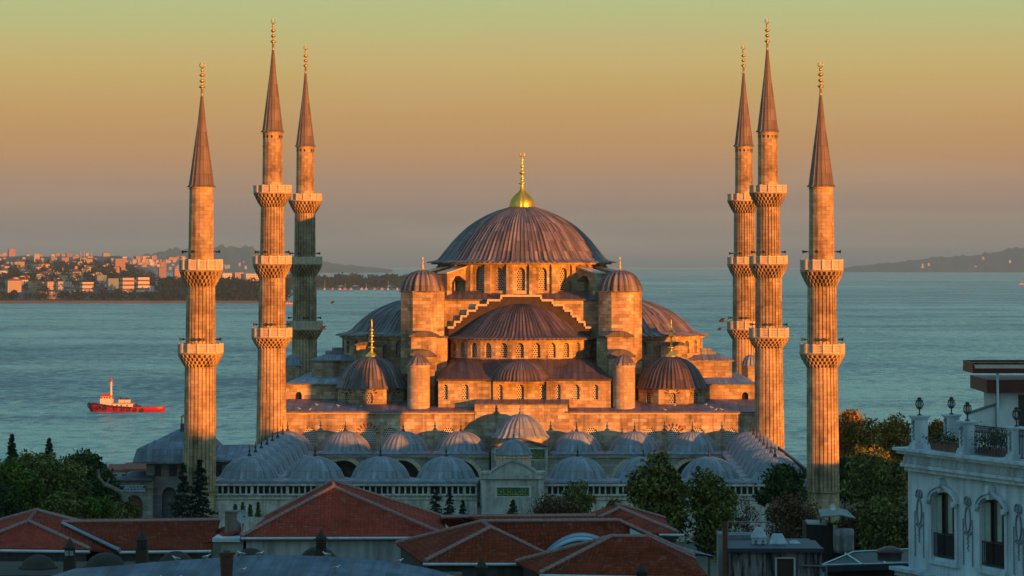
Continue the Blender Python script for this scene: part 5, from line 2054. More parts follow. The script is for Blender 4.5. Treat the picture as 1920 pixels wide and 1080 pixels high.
# ================================================================ tiled roofs in the foreground
TILE = rooftile('red_tiles', (.40, .062, .036), (.24, .045, .032))
TILE2 = rooftile('brown_red_tiles', (.25, .042, .018), (.14, .03, .016))
RIDGE = plain('mortared_ridge_tiles', (.30, .17, .15), .85, sc=4)
GUT = plain('pale_gutter', (.45, .50, .54), .5)
CREAM = plain('cream_render', (.33, .34, .35), .85, sc=.8, streak=.3)
def pz(px, py, z):
    return onz(px, py, z)
DWALL = plain('dark_render', (.06, .06, .065), .9, sc=.8, streak=.3)  # near-black render for every house but the biggest-roofed one
def roofhouse(name, label, faces, ridges, gutters, tile, wall, zg=-3.2, inset=.5, cat='house'):
    """faces: lists of (px,py,z); wall: outline of the eaves (points)"""
    P0 = pz(*wall[0])
    root = thing(name, label, cat, (P0.x, P0.y, zg), 'tile roofed houses in the foreground')
    c = sum((pz(*w) for w in wall), Vector((0, 0, 0))) / len(wall)
    mb = MB()
    poly = []
    for w in wall:
        q = pz(*w)
        d = (c - q)
        d.z = 0
        q = q + d.normalized() * inset
        poly.append((q.x, q.y))
    mb.prism(poly, zg, min(w[2] for w in wall) - .14)
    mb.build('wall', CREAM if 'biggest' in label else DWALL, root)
    mb = MB()
    for f in faces:
        mb.slab([pz(*p) for p in f], (0, 0, -.13))
    r_ = mb.build('roof', tile, root)
    mb = MB()
    for rd in ridges:
        pts = [pz(*p) + Vector((0, 0, .05)) for p in rd]
        for a, b in zip(pts, pts[1:]):
            L = (b - a).length
            n = max(1, int(L / .38))
            for i in range(n):
                mb.tube(a.lerp(b, i / n), a.lerp(b, (i + 1.06) / n), .15, .115, 7)
    mb.build('ridge_tiles', RIDGE, r_)
    if gutters:
        mb = MB()
        for g in gutters:
            pts = [pz(*p) + Vector((0, 0, -.1)) for p in g]
            mb.path(pts, .1, 7)
        mb.build('gutter', GUT, r_)
    return root
z0, z1 = 8.65, 11.4
A_NL, A_NR, A_RN, A_RF = (452, 1007, z0), (840, 1006, z0), (625.6, 914, z1), (624, 903.5, z1)
A_FR, A_FL = (832, 970, z0), (498, 970, z0)
hA = roofhouse('hip_roofed_house', 'house under the biggest red hipped roof in the middle of the foreground', [[A_NL, A_NR, A_RN], [A_NR, A_FR, A_RF, A_RN], [A_FL, A_NL, A_RN, A_RF], [A_FR, A_FL, A_RF]],
    [[A_NL, A_RN], [A_NR, A_RN], [A_RN, A_RF], [A_RF, A_FR], [A_RF, A_FL]], [[A_NL, A_NR]], TILE, [A_NL, A_NR, A_FR, A_FL])
mb = MB()                       # front wall panel reaching further left, with a flat ledge
q0, q1 = pz(413, 1012, 8.45), pz(452, 1012, 8.45)
mb.box(q0.x, q1.x + .1, q0.y + .4, q0.y + 8, -3.2, 8.3)
mb.build('annex_wall', CREAM, hA)
mb = MB()
q0, q1 = pz(399, 1010, 8.5), pz(451, 1010, 8.5)
mb.box(q0.x, q1.x, q0.y - .3, q0.y + 3.4, 8.32, 8.55)
mb.build('ledge', GUT, hA)
mb = MB()
q0, q1 = pz(420, 1004, 8.55), pz(447, 1004, 8.55)
mb.box(q0.x, q1.x, q0.y + .5, q0.y + 1.5, 8.56, Z(961, q0.y + .5, 430))
mb.box(q0.x - .08, q1.x + .08, q0.y + .4, q0.y + 1.6, Z(961, q0.y + .5, 430) + .003, Z(958.5, q0.y + .5, 430))
mb.build('chimney', plain('plastered_chimney', (.20, .17, .14), .85, streak=.4), hA)
for px, py in ((512, 1008), (739, 1009)):
    mb = MB()
    q = pz(px, py, 8.5)
    mb.path([q, q + Vector((.35, .25, -.5)), q + Vector((.75, .42, -1.6)), q + Vector((.75, .42, -3))], .06, 6)
    mb.build('drain_pipe', GUT, hA)
dsh = thing('satellite_dish', 'grey satellite dish beside the plastered chimney on the big red roof', 'satellite dish', tuple(at(456, 985, 219)))
q = at(456, 969, 219)
mb = MB()
M = Matrix.Translation(q) @ Matrix.Rotation(R(-20), 4, 'Z') @ Matrix.Rotation(R(78), 4, 'X')
rows = []
for i in range(6):
    r = .40 * i / 5
    rows.append([M @ Vector((r * cos(2 * pi * j / 20), r * sin(2 * pi * j / 20) * 1.1, .12 * (r / .4) ** 2)) for j in range(21)])
mb.grid(rows, [[(j, i) for j in range(21)] for i in range(6)])
mb.build('dish', plain('grey_dish', (.32, .34, .37), .5), dsh)
mb = MB()
mb.tube(q, q + Vector((0, .1, -.6)), .03, n=5)
mb.tube(q, q + Vector((.1, -.35, .05)), .02, n=5)
mb.ell(q + Vector((.1, -.37, .05)), .05, .05, .05)
mb.build('mount', DARK, dsh)

z0, z1 = 7.9, 9.25
hB = roofhouse('hip_roofed_house', 'house with the red hipped roof at the lower left corner', [[(-70, 1027, z0), (168, 1030, z0), (53, 978, z1)], [(168, 1030, z0), (224, 1033, 7.75), (150, 979, z1), (68, 958, z1), (53, 978, z1)], [(-70, 1027, z0), (53, 978, z1), (68, 958, z1), (-50, 990, z0)]],
    [[(-70, 1027, z0), (53, 978, z1)], [(53, 978, z1), (168, 1030, z0)], [(53, 978, z1), (68, 958, z1)], [(68, 958, z1), (150, 979, z1)], [(68, 958, z1), (-50, 990, z0)]], [[(-70, 1029, z0), (168, 1032, z0)]], TILE, [(-70, 1027, z0), (168, 1030, z0), (150, 985, z0), (-50, 990, z0)])
hB2 = roofhouse('long_roofed_house', 'house under the long plain red roof between the corner roof and the big hipped roof', [[(224, 1031, z0), (396, 1029, z0), (412, 976.5, z1), (117, 980, z1)], [(412, 976.5, z1), (117, 980, z1), (150, 972, 7.9), (408, 970, 7.9)]],
    [[(117, 980, z1), (412, 976.5, z1)]], [[(224, 1033, z0), (396, 1031, z0)]], TILE2, [(200, 1031, z0), (396, 1029, z0), (405, 985, z0), (150, 985, z0)])
mb = MB()
mb.path([pz(117, 981, 9.3), pz(224, 1032, 7.95)], .13, 6)
mb.build('valley_flashing', LEADB, hB2)
mb = MB()
mb.slab([pz(381, 1018, 8.2), pz(453, 994, 8.9), pz(450, 975, 9.1), pz(386, 1001, 8.3)], (0, 0, -.12))
mb.build('side_roof', TILE, hA)

z0, z1 = 8.55, 10.25
C_NL, C_NR, C_RN, C_RF, C_FL = (793, 1055, z0), (1040, 1055, z0), (920, 990, z1), (904, 979, z1), (744, 1019, z0)
hC = roofhouse('hip_roofed_house', 'house with the dark red hipped roof low in the middle, before the long one', [[C_NL, C_NR, C_RN], [C_FL, C_NL, C_RN, C_RF], [C_NR, (1022, 1036, 8.9), C_RF, C_RN]],
    [[(797, 1053, z0 + .05), C_RN], [C_RN, C_RF], [C_RF, C_FL], [C_RN, (1024, 1040, 8.75)]], [[C_NL, C_NR]], TILE2, [C_NL, C_NR, (1030, 1030, z0), C_FL])
zz_ = 10.25
hE = roofhouse('long_roofed_house', 'house with the long red roof holding the pale curved skylight', [[(906, 979, zz_), (1160, 977, zz_), (1205, 1012, 9.1), (1200, 1046, 8.2), (1010, 1046, 8.2)], [(1160, 977, zz_), (1302, 1043, 8.1), (1240, 1032, 8.2), (1205, 1012, 9.1)], [(906, 979, zz_), (1160, 977, zz_), (1185, 968, 9.3), (880, 968, 9.3)]],
    [[(906, 979, zz_), (1160, 977, zz_)], [(1160, 977, zz_), (1302, 1043, 8.1)]], [], TILE2, [(1010, 1044, 8.2), (1200, 1044, 8.2), (1195, 1000, 8.2), (930, 1000, 8.2)])
mb = MB()
qa, qb = pz(1180, 990, 9.9), pz(1300, 1041, 8.1)
mb.slab([pz(1181, 990, 9.85), pz(1225, 1012, 9.2), pz(1225, 1024, 9.0), pz(1181, 1009, 9.6)], (0, .1, 0))
mb.slab([pz(1256, 1018, 8.8), pz(1340, 1043, 7.9), pz(1300, 1043, 7.9), pz(1256, 1028, 8.5)], (0, .1, 0))
mb.build('flashing', LEADB, hE)
mb = MB()
q0, q1 = pz(1020, 1040, 8.5), pz(1131, 1022, 8.9)
rows = []
W_ = q1.x - q0.x
for i in range(15):
    t = i / 14
    x = q0.x + W_ * t
    z = 8.2 + .8 * sin(pi * (t * .93 + .0)) ** .8 + .5 * t
    rows.append([(x, q0.y + .6 + .5 * t, z - .0), (x, q0.y + 1.1 + .5 * t, z + .22), (x, q0.y + 2.0 + .5 * t, z + .34), (x, q0.y + 3.0 + .5 * t, z + .3)])
mb.grid(rows, [[(j, i) for j in range(4)] for i in range(15)])
sk = mb.build('skylight', plain('pale_blue_metal', (.30, .46, .55), .35, .3, var=.15), hE)
mb = MB()
for i in range(14):
    a, b = Vector(rows[i][0]), Vector(rows[i + 1][0])
    mb.tube(a, b, .09, n=5)
    a, b = Vector(rows[i][1]), Vector(rows[i + 1][1])
    mb.tube(a, b, .05, n=5)
    mb.face([rows[i][0], rows[i + 1][0], (rows[i + 1][0][0], rows[i + 1][0][1] + .1, 8.2), (rows[i][0][0], rows[i][0][1] + .1, 8.2)])
mb.build('skylight_frame', plain('grey_blue_frame', (.20, .27, .32), .5), sk)

z0, z1 = 8.6, 10.4
D_NL, D_FL, D_R1, D_R2, D_NR = (1012, 1076, z0), (968, 1054, z0), (1147, 1007, z1), (1213, 1007.5, z1), (1330, 1082, z0)
hD = roofhouse('hip_roofed_house', 'house with the dark red hipped roof lowest in the picture, right of centre', [[D_NL, D_NR, D_R2, D_R1], [D_FL, D_NL, D_R1], [D_NR, (1302, 1048, z0), D_R2]],
    [[D_NL, D_R1], [D_R1, D_R2], [D_R2, (1302, 1049, z0 + .1)], [D_R1, D_FL]], [[D_NL, D_NR]], TILE2, [D_NL, D_NR, (1300, 1050, z0), D_FL])
z0, z1 = 7.9, 9.1
hF = roofhouse('hip_roofed_house', 'house with the red hipped roof behind, beside the dense olive tree', [[(1090, 1000, 7.6), (1268, 999, z0), (1162, 953.5, z1)], [(1268, 999, z0), (1246, 973, z0), (1155, 945.8, z1), (1162, 953.5, z1)], [(1090, 1000, 7.6), (1162, 953.5, z1), (1155, 945.8, z1), (1060, 975, 7.9)]],
    [[(1115, 975, 8.5), (1162, 953.5, z1)], [(1162, 953.5, z1), (1270, 998, z0)], [(1162, 953.5, z1), (1155, 945.8, z1)], [(1155, 945.8, z1), (1246, 972, z0)]], [[(1236, 1000.5, z0), (1283, 1001, z0)]], TILE, [(1110, 1000, 7.6), (1268, 999, z0), (1246, 975, z0), (1080, 975, 7.6)])
hG = roofhouse('long_roofed_house', 'house with the narrow red roof strip right behind the big hipped one', [[(827, 971, 9.2), (1116, 968, 9.2), (1116, 984, 8.6), (850, 992, 8.4)], [(827, 971, 9.2), (1116, 968, 9.2), (1116, 962, 8.2), (827, 965, 8.2)]],
    [[(827, 971, 9.2), (1116, 968, 9.2)]], [], TILE, [(850, 990, 8.3), (1100, 984, 8.3), (1100, 966, 8.2), (840, 968, 8.2)])

# ================================================================ old bath house domes and its lead roof, lower left
DSTONE = plain('dark_stone', (.045, .036, .028), .9, sc=1.2, var=.4)  # near-black base with random mottling
bath = thing('bath_house', 'dark stone building with low domes and small chimney turrets below the tiled roofs', 'building', tuple(at(420, 1075, 175)), None)
bx = lambda p, Y=175: X(p, Y, 1040)
mb = MB()
mb.box(bx(-40), bx(640), 171, 179, -3.2, at(400, 1066, 175).z)
mb.build('wall', DSTONE, bath)
for x0, x1, yt in ((36, 108, 1040), (155, 240, 1036), (294, 367, 1033), (438, 502, 1027), (556, 637, 1024)):
    mb = MB()
    cx, r = (bx(x0) + bx(x1)) / 2, (bx(x1) - bx(x0)) / 2
    zt_, zb_ = at(400, yt, 175).z, at(400, 1064, 175).z
    mb.rev([(.02, zt_), (r * .3, zt_ - .04 * r), (r * .6, zt_ - .2 * r), (r * .85, zt_ - .48 * r), (r, zt_ - .85 * r), (r, zb_)], cx, 175, 28)
    mb.build('dome', DSTONE, bath)
for px, yt in ((131, 1009), (266, 994), (602, 993), (903, 1046), (1203, 1055)):
    Y = 170
    cx = X(px, Y, 1030)
    k_ = Y / F
    t_ = thing('chimney_turret', {131: 'dark stone chimney turret with a pointed cap before the corner red roof', 266: 'dark stone chimney turret before the long plain red roof', 602: 'dark stone chimney turret before the wall of the biggest hipped roof', 903: 'dark stone chimney turret below the dark hipped roof, middle', 1203: 'dark stone chimney cap at the lower edge before the lowest roof'}[px], 'chimney', (cx, Y, at(px, yt + 75, Y).z), 'chimney turrets of the bath house')
    mb = MB()
    w = 10.5 * k_
    zt_ = at(px, yt + 17, Y).z
    zb_ = at(px, yt + 90, Y).z if px < 800 else 4
    mb.box(cx - w, cx + w, Y - w, Y + w, -3.2 if px > 640 else zb_, zt_ - 20 * k_)
    oct_prism(mb, cx, Y, w * .98, zt_ - 20 * k_ + .003, zt_)
    mb.box(cx - w * 1.1, cx + w * 1.1, Y - w * 1.1, Y + w * 1.1, zt_ - 2 * k_, zt_ + .02)
    mb.build('shaft', DSTONE, t_)
    mb = MB()
    oct_pts = [(w * 1.0, zt_ + .024), (w * .8, zt_ + 5 * k_), (w * .35, zt_ + 12 * k_), (.02, zt_ + 17 * k_)]
    mb.rev(oct_pts, cx, Y, 12)
    mb.build('cap', DSTONE, t_)
    for dx in (-.42, .42):
        mb = MB()
        mb.prism([(cx + dx * w - .09, Y - w - .02), (cx + dx * w + .09, Y - w - .02), (cx + dx * w + .09, Y - w + .1), (cx + dx * w - .09, Y - w + .1)], zt_ - 15 * k_, zt_ - 6 * k_)
        mb.build('smoke_hole', VOID if px != 131 else plain('daylit_hole_fill', (.2, .24, .27)), t_)  # solid plug; in the leftmost turret its pale colour stands for daylight behind
# long lead roof along the bottom edge
BL = lead('dusk_blue_lead', (.06, .085, .15), us=1 / .9, ridge=True, vs=1.9, streak=.55, var=.35)
lr = thing('lead_roofed_hall', 'long low hall under blue grey sheet lead along the bottom edge', 'building', tuple(at(480, 1100, 135)))
mb = MB()
top = [(95, 1080), (140, 1066), (220, 1060), (310, 1052), (400, 1046), (470, 1041), (540, 1041), (620, 1043), (700, 1050), (760, 1057), (815, 1068), (860, 1082)]
rows = []
for j, (dy, dz, Yr) in enumerate(((0, 0, 140), (0, -.9, 134), (0, -2.6, 128), (0, -4.6, 123))):
    row = []
    for (p, y) in top:
        q = at(p, y, 140)
        row.append((q.x * (1 + .0 * j), Yr, q.z + dz))
    rows.append(row)
mb.grid(rows, [[((i * 1.9) + .3 * j, j * 6.3) for i in range(len(top))] for j in range(4)], smooth=False)
mb.grid([[(x, y + 6, z - 2.2) for x, y, z in rows[0]], rows[0]], [[(i * 1.9, -3) for i in range(len(top))], [(i * 1.9, 0) for i in range(len(top))]], smooth=False)
mb.build('roof', BL, lr)
mb = MB()
mb.prism([(rows[3][0][0], 124), (rows[3][-1][0], 124), (rows[0][-1][0], 145), (rows[0][0][0], 145)], -3.2, at(480, 1092, 140).z)
mb.build('wall', DSTONE, lr)
mb = MB()
q = at(425, 1062, 133)
mb.tube(q + Vector((0, 0, -.6)), q + Vector((0, 0, .45)), .22, .27, 12)
mb.tube(q + Vector((0, 0, .45)), q + Vector((0, 0, .55)), .34, .34, 12)
mb.tube(q + Vector((0, 0, .55)), q + Vector((0, 0, .62)), .2, .12, 10)
mb.build('clay_chimney', plain('clay_pot', (.10, .04, .03), .8), lr)

# ================================================================ gulls
GULL = plain('white_feathers', (.72, .72, .72), .7, var=.05)
GULLG = plain('grey_wing', (.25, .27, .30), .7)
BEAK = plain('beak', (.6, .4, .08), .5)
def gull(pos, lab, grp, flip=1, s=1.0):
    pos = Vector(pos)
    r_ = thing('gull', lab, 'bird', tuple(pos), grp)
    mb = MB()
    rows = []
    for t, x, z, rr in ((0, -.30, .16, .012), (0, -.22, .165, .045), (0, -.10, .17, .085), (0, 0, .18, .10), (0, .10, .20, .085), (0, .15, .26, .045), (0, .17, .31, .05), (0, .21, .33, .045), (0, .25, .325, .012)):
        rows.append([pos + Vector((x * flip, rr * cos(2 * pi * j / 10), z + rr * sin(2 * pi * j / 10))) * s for j in range(11)])
    mb.grid(rows, [[(j, i) for j in range(11)] for i in range(len(rows))])
    mb.build('body', GULL, r_)
    mb = MB()
    for sy in (-1, 1):
        mb.ell(pos + Vector((-.08 * flip, .075 * sy, .19)) * s, .2 * s, .035 * s, .07 * s)
    mb.build('folded_wings', GULLG, r_)
    mb = MB()
    mb.tube(pos + Vector((.24 * flip, 0, .325)) * s, pos + Vector((.32 * flip, 0, .31)) * s, .014 * s, .004, 5)
    mb.build('beak', BEAK, r_)
    mb = MB()
    for sy in (-1, 1):
        mb.tube(pos + Vector((0, .04 * sy, .11)) * s, pos + Vector((.01, .04 * sy, 0)) * s, .012 * s, .01 * s, 5)
        mb.tube(pos + Vector((0, .04 * sy, .01)) * s, pos + Vector((.07 * flip, .04 * sy, .005)) * s, .012 * s, .02 * s, 4)
    mb.build('legs', BEAK, r_)
    return r_
def roofz(Y):
    return None
for i, (px, py) in enumerate(((594, 761), (581, 771), (634, 763), (676, 765), (561, 769), (725, 770), (1247, 771), (1324, 760), (1334, 766), (1342, 771), (1353, 770), (1265, 762))):
    t_ = (771.5 - py) / (771.5 - 750)
    Y = 418 + 8 * max(.05, t_)
    z = ze + (zr - ze) * ((Y - 417.7) / 9.3)
    q = Vector((X(px, Y, py), Y, z))
    gull(q, 'white gull on the lead roof above the facade, ' + ('left half' if px < 900 else 'right half'), 'gulls on the facade roof', 1 if i % 2 else -1, .75)
for i, (px, py, lab) in enumerate(((330, 1051, 'white gull on the bottom lead roof between the second turret and the clay chimney'), (387, 1048, 'white gull on the bottom lead roof just left of the clay chimney'), (452, 1042, 'white gull just right of the clay chimney on the ridge'), (488, 1042, 'white gull on the ridge, second one right of the clay chimney'), (612, 1043.5, 'white gull on the ridge beside the stone turret in the middle'), (749, 1056, 'white gull standing at the right end of the bottom lead roof'))):
    q = at(px, py, 139.8)
    gull(q + Vector((0, 0, -.02)), lab, 'gulls on the bottom lead roof', 1 if i % 2 else -1, .62)
for px, py, lab in ((456, 1064, 'white gull below the ridge, right of the clay chimney'), (631, 1062, 'white gull sitting low on the lead roof, right of the middle turret'), (334, 1077, 'white gull at the bottom edge of the picture, left part'), (296, 1078, 'white gull at the bottom edge, leftmost of the flock')):
    dz = (py - lerp_tab(top, px)) * 140 / F
    Y = 140 - min(6, dz / .9 * 6 * .9)
    zt_ = at(px, lerp_tab(top, px), 140).z
    q = at(px, py, Y)
    gull((q.x, Y, zt_ - (140 - Y) * .15 + .02), lab, 'gulls on the bottom lead roof', 1, .6)
def flyer(px, py, Y, s, lab):
    q = at(px, py, Y)
    r_ = thing('flying_bird', lab, 'bird', tuple(q), 'birds in flight')
    mb = MB()
    mb.ell(q, .22 * s, .09 * s, .08 * s)
    mb.build('body', plain('dark_bird', (.05, .05, .06)), r_)
    for k_ in (-1, 1):
        mb = MB()
        mb.slab([q + Vector((.1, 0, .03)) * s, q + Vector((.25, .3 * k_, .22)) * s, q + Vector((.05, .75 * k_, .1)) * s, q + Vector((-.05, .3 * k_, .18)) * s, q + Vector((-.12, 0, .03)) * s], (0, 0, -.02))
        mb.build('wing', plain('dark_bird_wing', (.05, .05, .06)), r_)
flyer(1353, 602, 380, 1.6, 'dark bird flying over the water left of the two close right minarets')
flyer(1349, 618, 390, 1.2, 'smaller dark bird flying just below the other one near the right minarets')
flyer(606, 616, 400, 1.5, 'dark bird flying right beside the lowest balcony of the shaded minaret')
flyer(623, 568, 420, 1.1, 'small bird flying over the water left of the side semidome')

# ================================================================ rusty rooftop hut, vents, tank
HY_ = 112.0
hx = lambda p, Y=HY_: X(p, Y, 1040)
hz = lambda y, Y=HY_: Z(y, Y, 1450)
hut = thing('rooftop_hut', 'streaked grey concrete hut with a dark flat roof slab and one framed window', 'hut', (hx(1454), HY_, hz(1100)))
def streaked():
    t = NT('streaked_concrete')
    ob = t.uv(kind='Object')
    s1 = t.noise(t.uv((3.2, 3.2, .35), 'Object'), 1.2, 6, .7)
    c = t.mix(t.mr(s1, .42, .58, 0, 1), (.018, .016, .02), (.19, .19, .21))
    c = t.scale(c, t.mr(t.noise(ob, 2, 5, .6), .3, .7, .7, 1.2))
    return t.out(c, .9)
STK = streaked()
mb = MB()
xw0, xw1 = hx(1454), hx(1490)
mb.box(hx(1367), xw0, HY_, HY_ + 3.4, -3, hz(1035))
mb.box(xw1, hx(1541), HY_, HY_ + 3.4, -3, hz(1035))
mb.box(xw0, xw1, HY_ + .003, HY_ + 3.4, hz(1046), hz(1035))
mb.box(xw0, xw1, HY_ + .003, HY_ + 3.4, -3, hz(1083))
mb.box(hx(1367), hx(1541), HY_ + 2, HY_ + 3.39, -3, hz(1035.2))
mb.build('wall', STK, hut)
mb = MB()
for a, b, c_, d in ((1453, 1456.5, 1085, 1044.5), (1488, 1491.5, 1085, 1044.5)):
    mb.box(hx(a), hx(b), HY_ - .05, HY_ + .06, hz(c_), hz(d))
mb.box(hx(1456.6), hx(1487.9), HY_ - .05, HY_ + .06, hz(1047.5), hz(1044.5))
fr = mb.build('window_frame', plain('pale_frame', (.34, .38, .42), .6), hut)
mb = MB()
mb.box(hx(1456.6), hx(1487.9), HY_ + .08, HY_ + .1, hz(1083), hz(1047.6))
mb.build('pane', VOID, fr)
mb = MB()
mb.box(hx(1362), hx(1544), HY_ - .25, HY_ + 3.7, hz(1034.8), hz(1030))
mb.slab([(hx(1362), HY_ - .25, hz(1030)), (hx(1544), HY_ - .25, hz(1030)), (hx(1530), HY_ + 3.7, hz(1029.5)), (hx(1362), HY_ + 3.7, hz(1029.5))], (0, 0, .05))
mb.build('roof', plain('dark_bitumen', (.018, .026, .05), .6), hut)
mb = MB()
mb.path([(hx(1499), HY_ - .08, hz(1034)), (hx(1499), HY_ - .08, hz(1060)), (hx(1549), HY_ - .08, hz(1061)), (hx(1549), HY_ - .08, hz(1085))], .035, 6)
mb.build('pipe', plain('grey_pipe', (.14, .15, .17), .5), hut)
pole = MB()
pole.tube((hx(1359.5, 111), 111, hz(1100)), (hx(1359.5, 111), 111, hz(976)), .085, n=10)
pole.tube((hx(1359.5, 111), 111, hz(976)), (hx(1359.5, 111), 111, hz(975)), .1, n=10)
pole.build('rusty_pole', plain('rust', (.11, .035, .02), .85, sc=5), None, label='rusty brown upright pole at the left corner of the streaked hut', category='pole')
rail = MB()
Yr = HY_ + 3
rail.path([(hx(1365, Yr), Yr, hz(979, Yr)), (hx(1443, Yr), Yr, hz(979, Yr)), (hx(1452, Yr), Yr, hz(984, Yr)), (hx(1452, Yr), Yr, hz(1025, Yr))], .022, 5)
for p in (1365, 1437, 1443):
    rail.tube((hx(p, Yr), Yr, hz(980, Yr)), (hx(p, Yr), Yr, hz(1028, Yr)), .02, n=5)
rail.path([(hx(1437, Yr), Yr, hz(984, Yr)), (hx(1452, Yr), Yr, hz(986, Yr))], .018, 5)
rail.build('railing', plain('grey_rail', (.20, .18, .20), .6), None, label='thin metal railing along the back of the streaked hut roof', category='railing')
VW = plain('white_vent_plaster', (.36, .44, .50), .8, sc=3, streak=.25)
for (x0, x1, y0, y1, base, lab) in ((1408, 1438, 989, 1022, True, 'tallest white chimney cap with two small arches at its foot'), (1440, 1476, 1001, 1022, False, 'middle plain white pyramid shaped vent'), (1479, 1500, 1013, 1022, False, 'smallest white vent at the right on the hut roof')):
    Y = HY_ + 1.6
    a, b = X(x0, Y, 1010), X(x1, Y, 1010)
    v_ = thing('roof_vent', lab, 'vent', ((a + b) / 2, Y, hz(1029)), 'white vents on the hut roof')
    mb = MB()
    h0 = Z(1030, HY_ - .25, 1450) + .03
    zt_ = Z(y0, Y, 1430)
    zm = Z(1008, Y, 1430) if base else h0 + .04
    w = (b - a) / 2
    cx = (a + b) / 2
    if base:
        for s_ in (-1, 1):
            arch_bay(mb, None, (cx - w * .9 if s_ < 0 else cx, Y - w * .9), (cx if s_ < 0 else cx + w * .9, Y - w * .9), h0, zm, .11, h0, zm - .06, .1)
        mb.box(cx - w * .9, cx + w * .9, Y - w * .9 + .12, Y + w * .9, h0, zm)
        mb.box(cx - w, cx + w, Y - w, Y + w, zm, zm + .05)
        zm += .05
    else:
        mb.box(cx - w, cx + w, Y - w, Y + w, h0, zm)
    tw = w * (.42 if base else .5)
    p0 = [(cx - w * .95, Y - w * .95), (cx + w * .95, Y - w * .95), (cx + w * .95, Y + w * .95), (cx - w * .95, Y + w * .95)]
    p1 = [(cx - tw, Y - tw), (cx + tw, Y - tw), (cx + tw, Y + tw), (cx - tw, Y + tw)]
    for i in range(4):
        j = (i + 1) % 4
        mb.face([p0[i] + (zm,), p0[j] + (zm,), p1[j] + (zt_,), p1[i] + (zt_,)])
    mb.face([p + (zt_,) for p in p1])
    mb.build('cap', VW, v_)
# low white roof wall behind the vents
mb = MB()
mb.box(hx(1366, 115.5), hx(1412, 115.5), 115.4, 116.6, 3, hz(1003, 115.4))
mb.box(hx(1346, 113), hx(1356, 113), 112.6, 114, 3, hz(1000, 113))
mb.build('parapet', plain('pale_roof_wall', (.16, .18, .19), .85, streak=.4), None, label='low pale plastered wall behind the white vents', category='wall')
# tank shelter
TY = 128.0
tx_ = lambda p: X(p, TY, 1000)
tz_ = lambda y: Z(y, TY, 1560)
sh = thing('tank_shelter', 'dark rooftop shelter with a light canopy on thin posts', 'shelter', (tx_(1555), TY, tz_(1045)))
mb = MB()
mb.box(tx_(1512), tx_(1562), TY, TY + 2.2, -3, tz_(983))
mb.box(tx_(1562), tx_(1602), TY + .6, TY + 2.2, -3, tz_(1030))
mb.build('wall', plain('soot_black_wall', (.025, .02, .018), .9), sh)
mb = MB()
mb.slab([(tx_(1514), TY - .1, tz_(981)), (tx_(1550), TY - .1, tz_(982)), (tx_(1550), TY + 1, tz_(979)), (tx_(1514), TY + 1, tz_(978))], (0, 0, -.05))
mb.build('ledge', plain('grey_ledge', (.25, .25, .25)), sh)
mb = MB()
for p in (1540, 1556, 1583, 1592):
    mb.tube((tx_(p), TY + .2, tz_(985)), (tx_(p), TY + .2, tz_(963)), .035, n=5)
mb.box(tx_(1540), tx_(1593), TY + .15, TY + .25, tz_(983), tz_(981))
mb.build('post', plain('rusty_post', (.10, .04, .03)), sh)
mb = MB()
mb.slab([(tx_(1536), TY - .6, tz_(966)), (tx_(1576), TY - .7, tz_(963)), (tx_(1572), TY + 1.4, tz_(957)), (tx_(1540), TY + 1.4, tz_(960))], (0, 0, -.04))
mb.slab([(tx_(1576), TY - .7, tz_(963)), (tx_(1602), TY - .6, tz_(969)), (tx_(1594), TY + 1.4, tz_(961)), (tx_(1572), TY + 1.4, tz_(957))], (0, 0, -.04))
mb.build('canopy', plain('corrugated_sheet', (.17, .19, .18), .6, streak=.2), sh)
tk = MB()
cx = (tx_(1560) + tx_(1599)) / 2
w = (tx_(1599) - tx_(1560)) / 2
tk.rev([(.02, tz_(989)), (w * .9, tz_(989.5)), (w, tz_(991)), (w, tz_(1000)), (w * 1.02, tz_(1001)), (w, tz_(1002)), (w, tz_(1026)), (w * .9, tz_(1034)), (.02, tz_(1035))], cx, TY - .5, 28)
tk.build('water_tank', plain('weathered_grey_tank', (.22, .23, .25), .7, sc=2.5, var=.4, streak=.5), None, label='grey round water tank beside the black shelter wall', category='tank')
ds = thing('satellite_dish', 'small white dish on top of the light canopy', 'satellite dish', tuple(at(1559, 958, TY)))
q = at(1560, 951, TY)
mb = MB()
M = Matrix.Translation(q) @ Matrix.Rotation(R(35), 4, 'Z') @ Matrix.Rotation(R(75), 4, 'X')
rows = []
for i in range(5):
    r = .13 * i / 4
    rows.append([M @ Vector((r * cos(2 * pi * j / 18), r * sin(2 * pi * j / 18), .05 * (i / 4) ** 2)) for j in range(19)])
mb.grid(rows, [[(j, i) for j in range(19)] for i in range(5)])
mb.build('dish', plain('white_dish', (.6, .64, .68), .4), ds)
mb = MB()
mb.tube(q, q + Vector((0, .05, -.2)), .02, n=5)
mb.tube(q, q + Vector((-.1, -.08, 0)), .012, n=5)
mb.build('mount', GUT, ds)
# dark glazed roof and the pale ledge roof at the bottom right
gr = thing('glazed_roof', 'low dark green glazed roof between the hut and the white hotel', 'roof', tuple(at(1620, 1050, 120)))
def G(px, py):
    return onz(px, py, 15.35)
mb = MB()
mb.slab([G(1542, 1062), G(1706, 1057), G(1703, 1030), G(1600, 1036)], (0, 0, -.2))
mb.build('glazing', plain('dark_green_glass', (.02, .035, .035), .65), gr)
mb = MB()
for p in (((1542, 1061), (1706, 1057)), ((1600, 1036), (1703, 1031)), ((1585, 1039), (1616, 1059)), ((1647, 1034), (1660, 1058)), ((1542, 1060), (1600, 1036))):
    mb.tube(G(*p[0]) + Vector((0, 0, .03)), G(*p[1]) + Vector((0, 0, .03)), .035, n=5)
mb.build('glazing_bar', GUT, gr)
mb = MB()
g_ = [G(1546, 1060), G(1704, 1056), G(1702, 1032), G(1602, 1037)]
mb.prism([(p.x, p.y) for p in g_], -3, 15.1)
mb.build('wall', DSTONE, gr)
fr_ = MB()
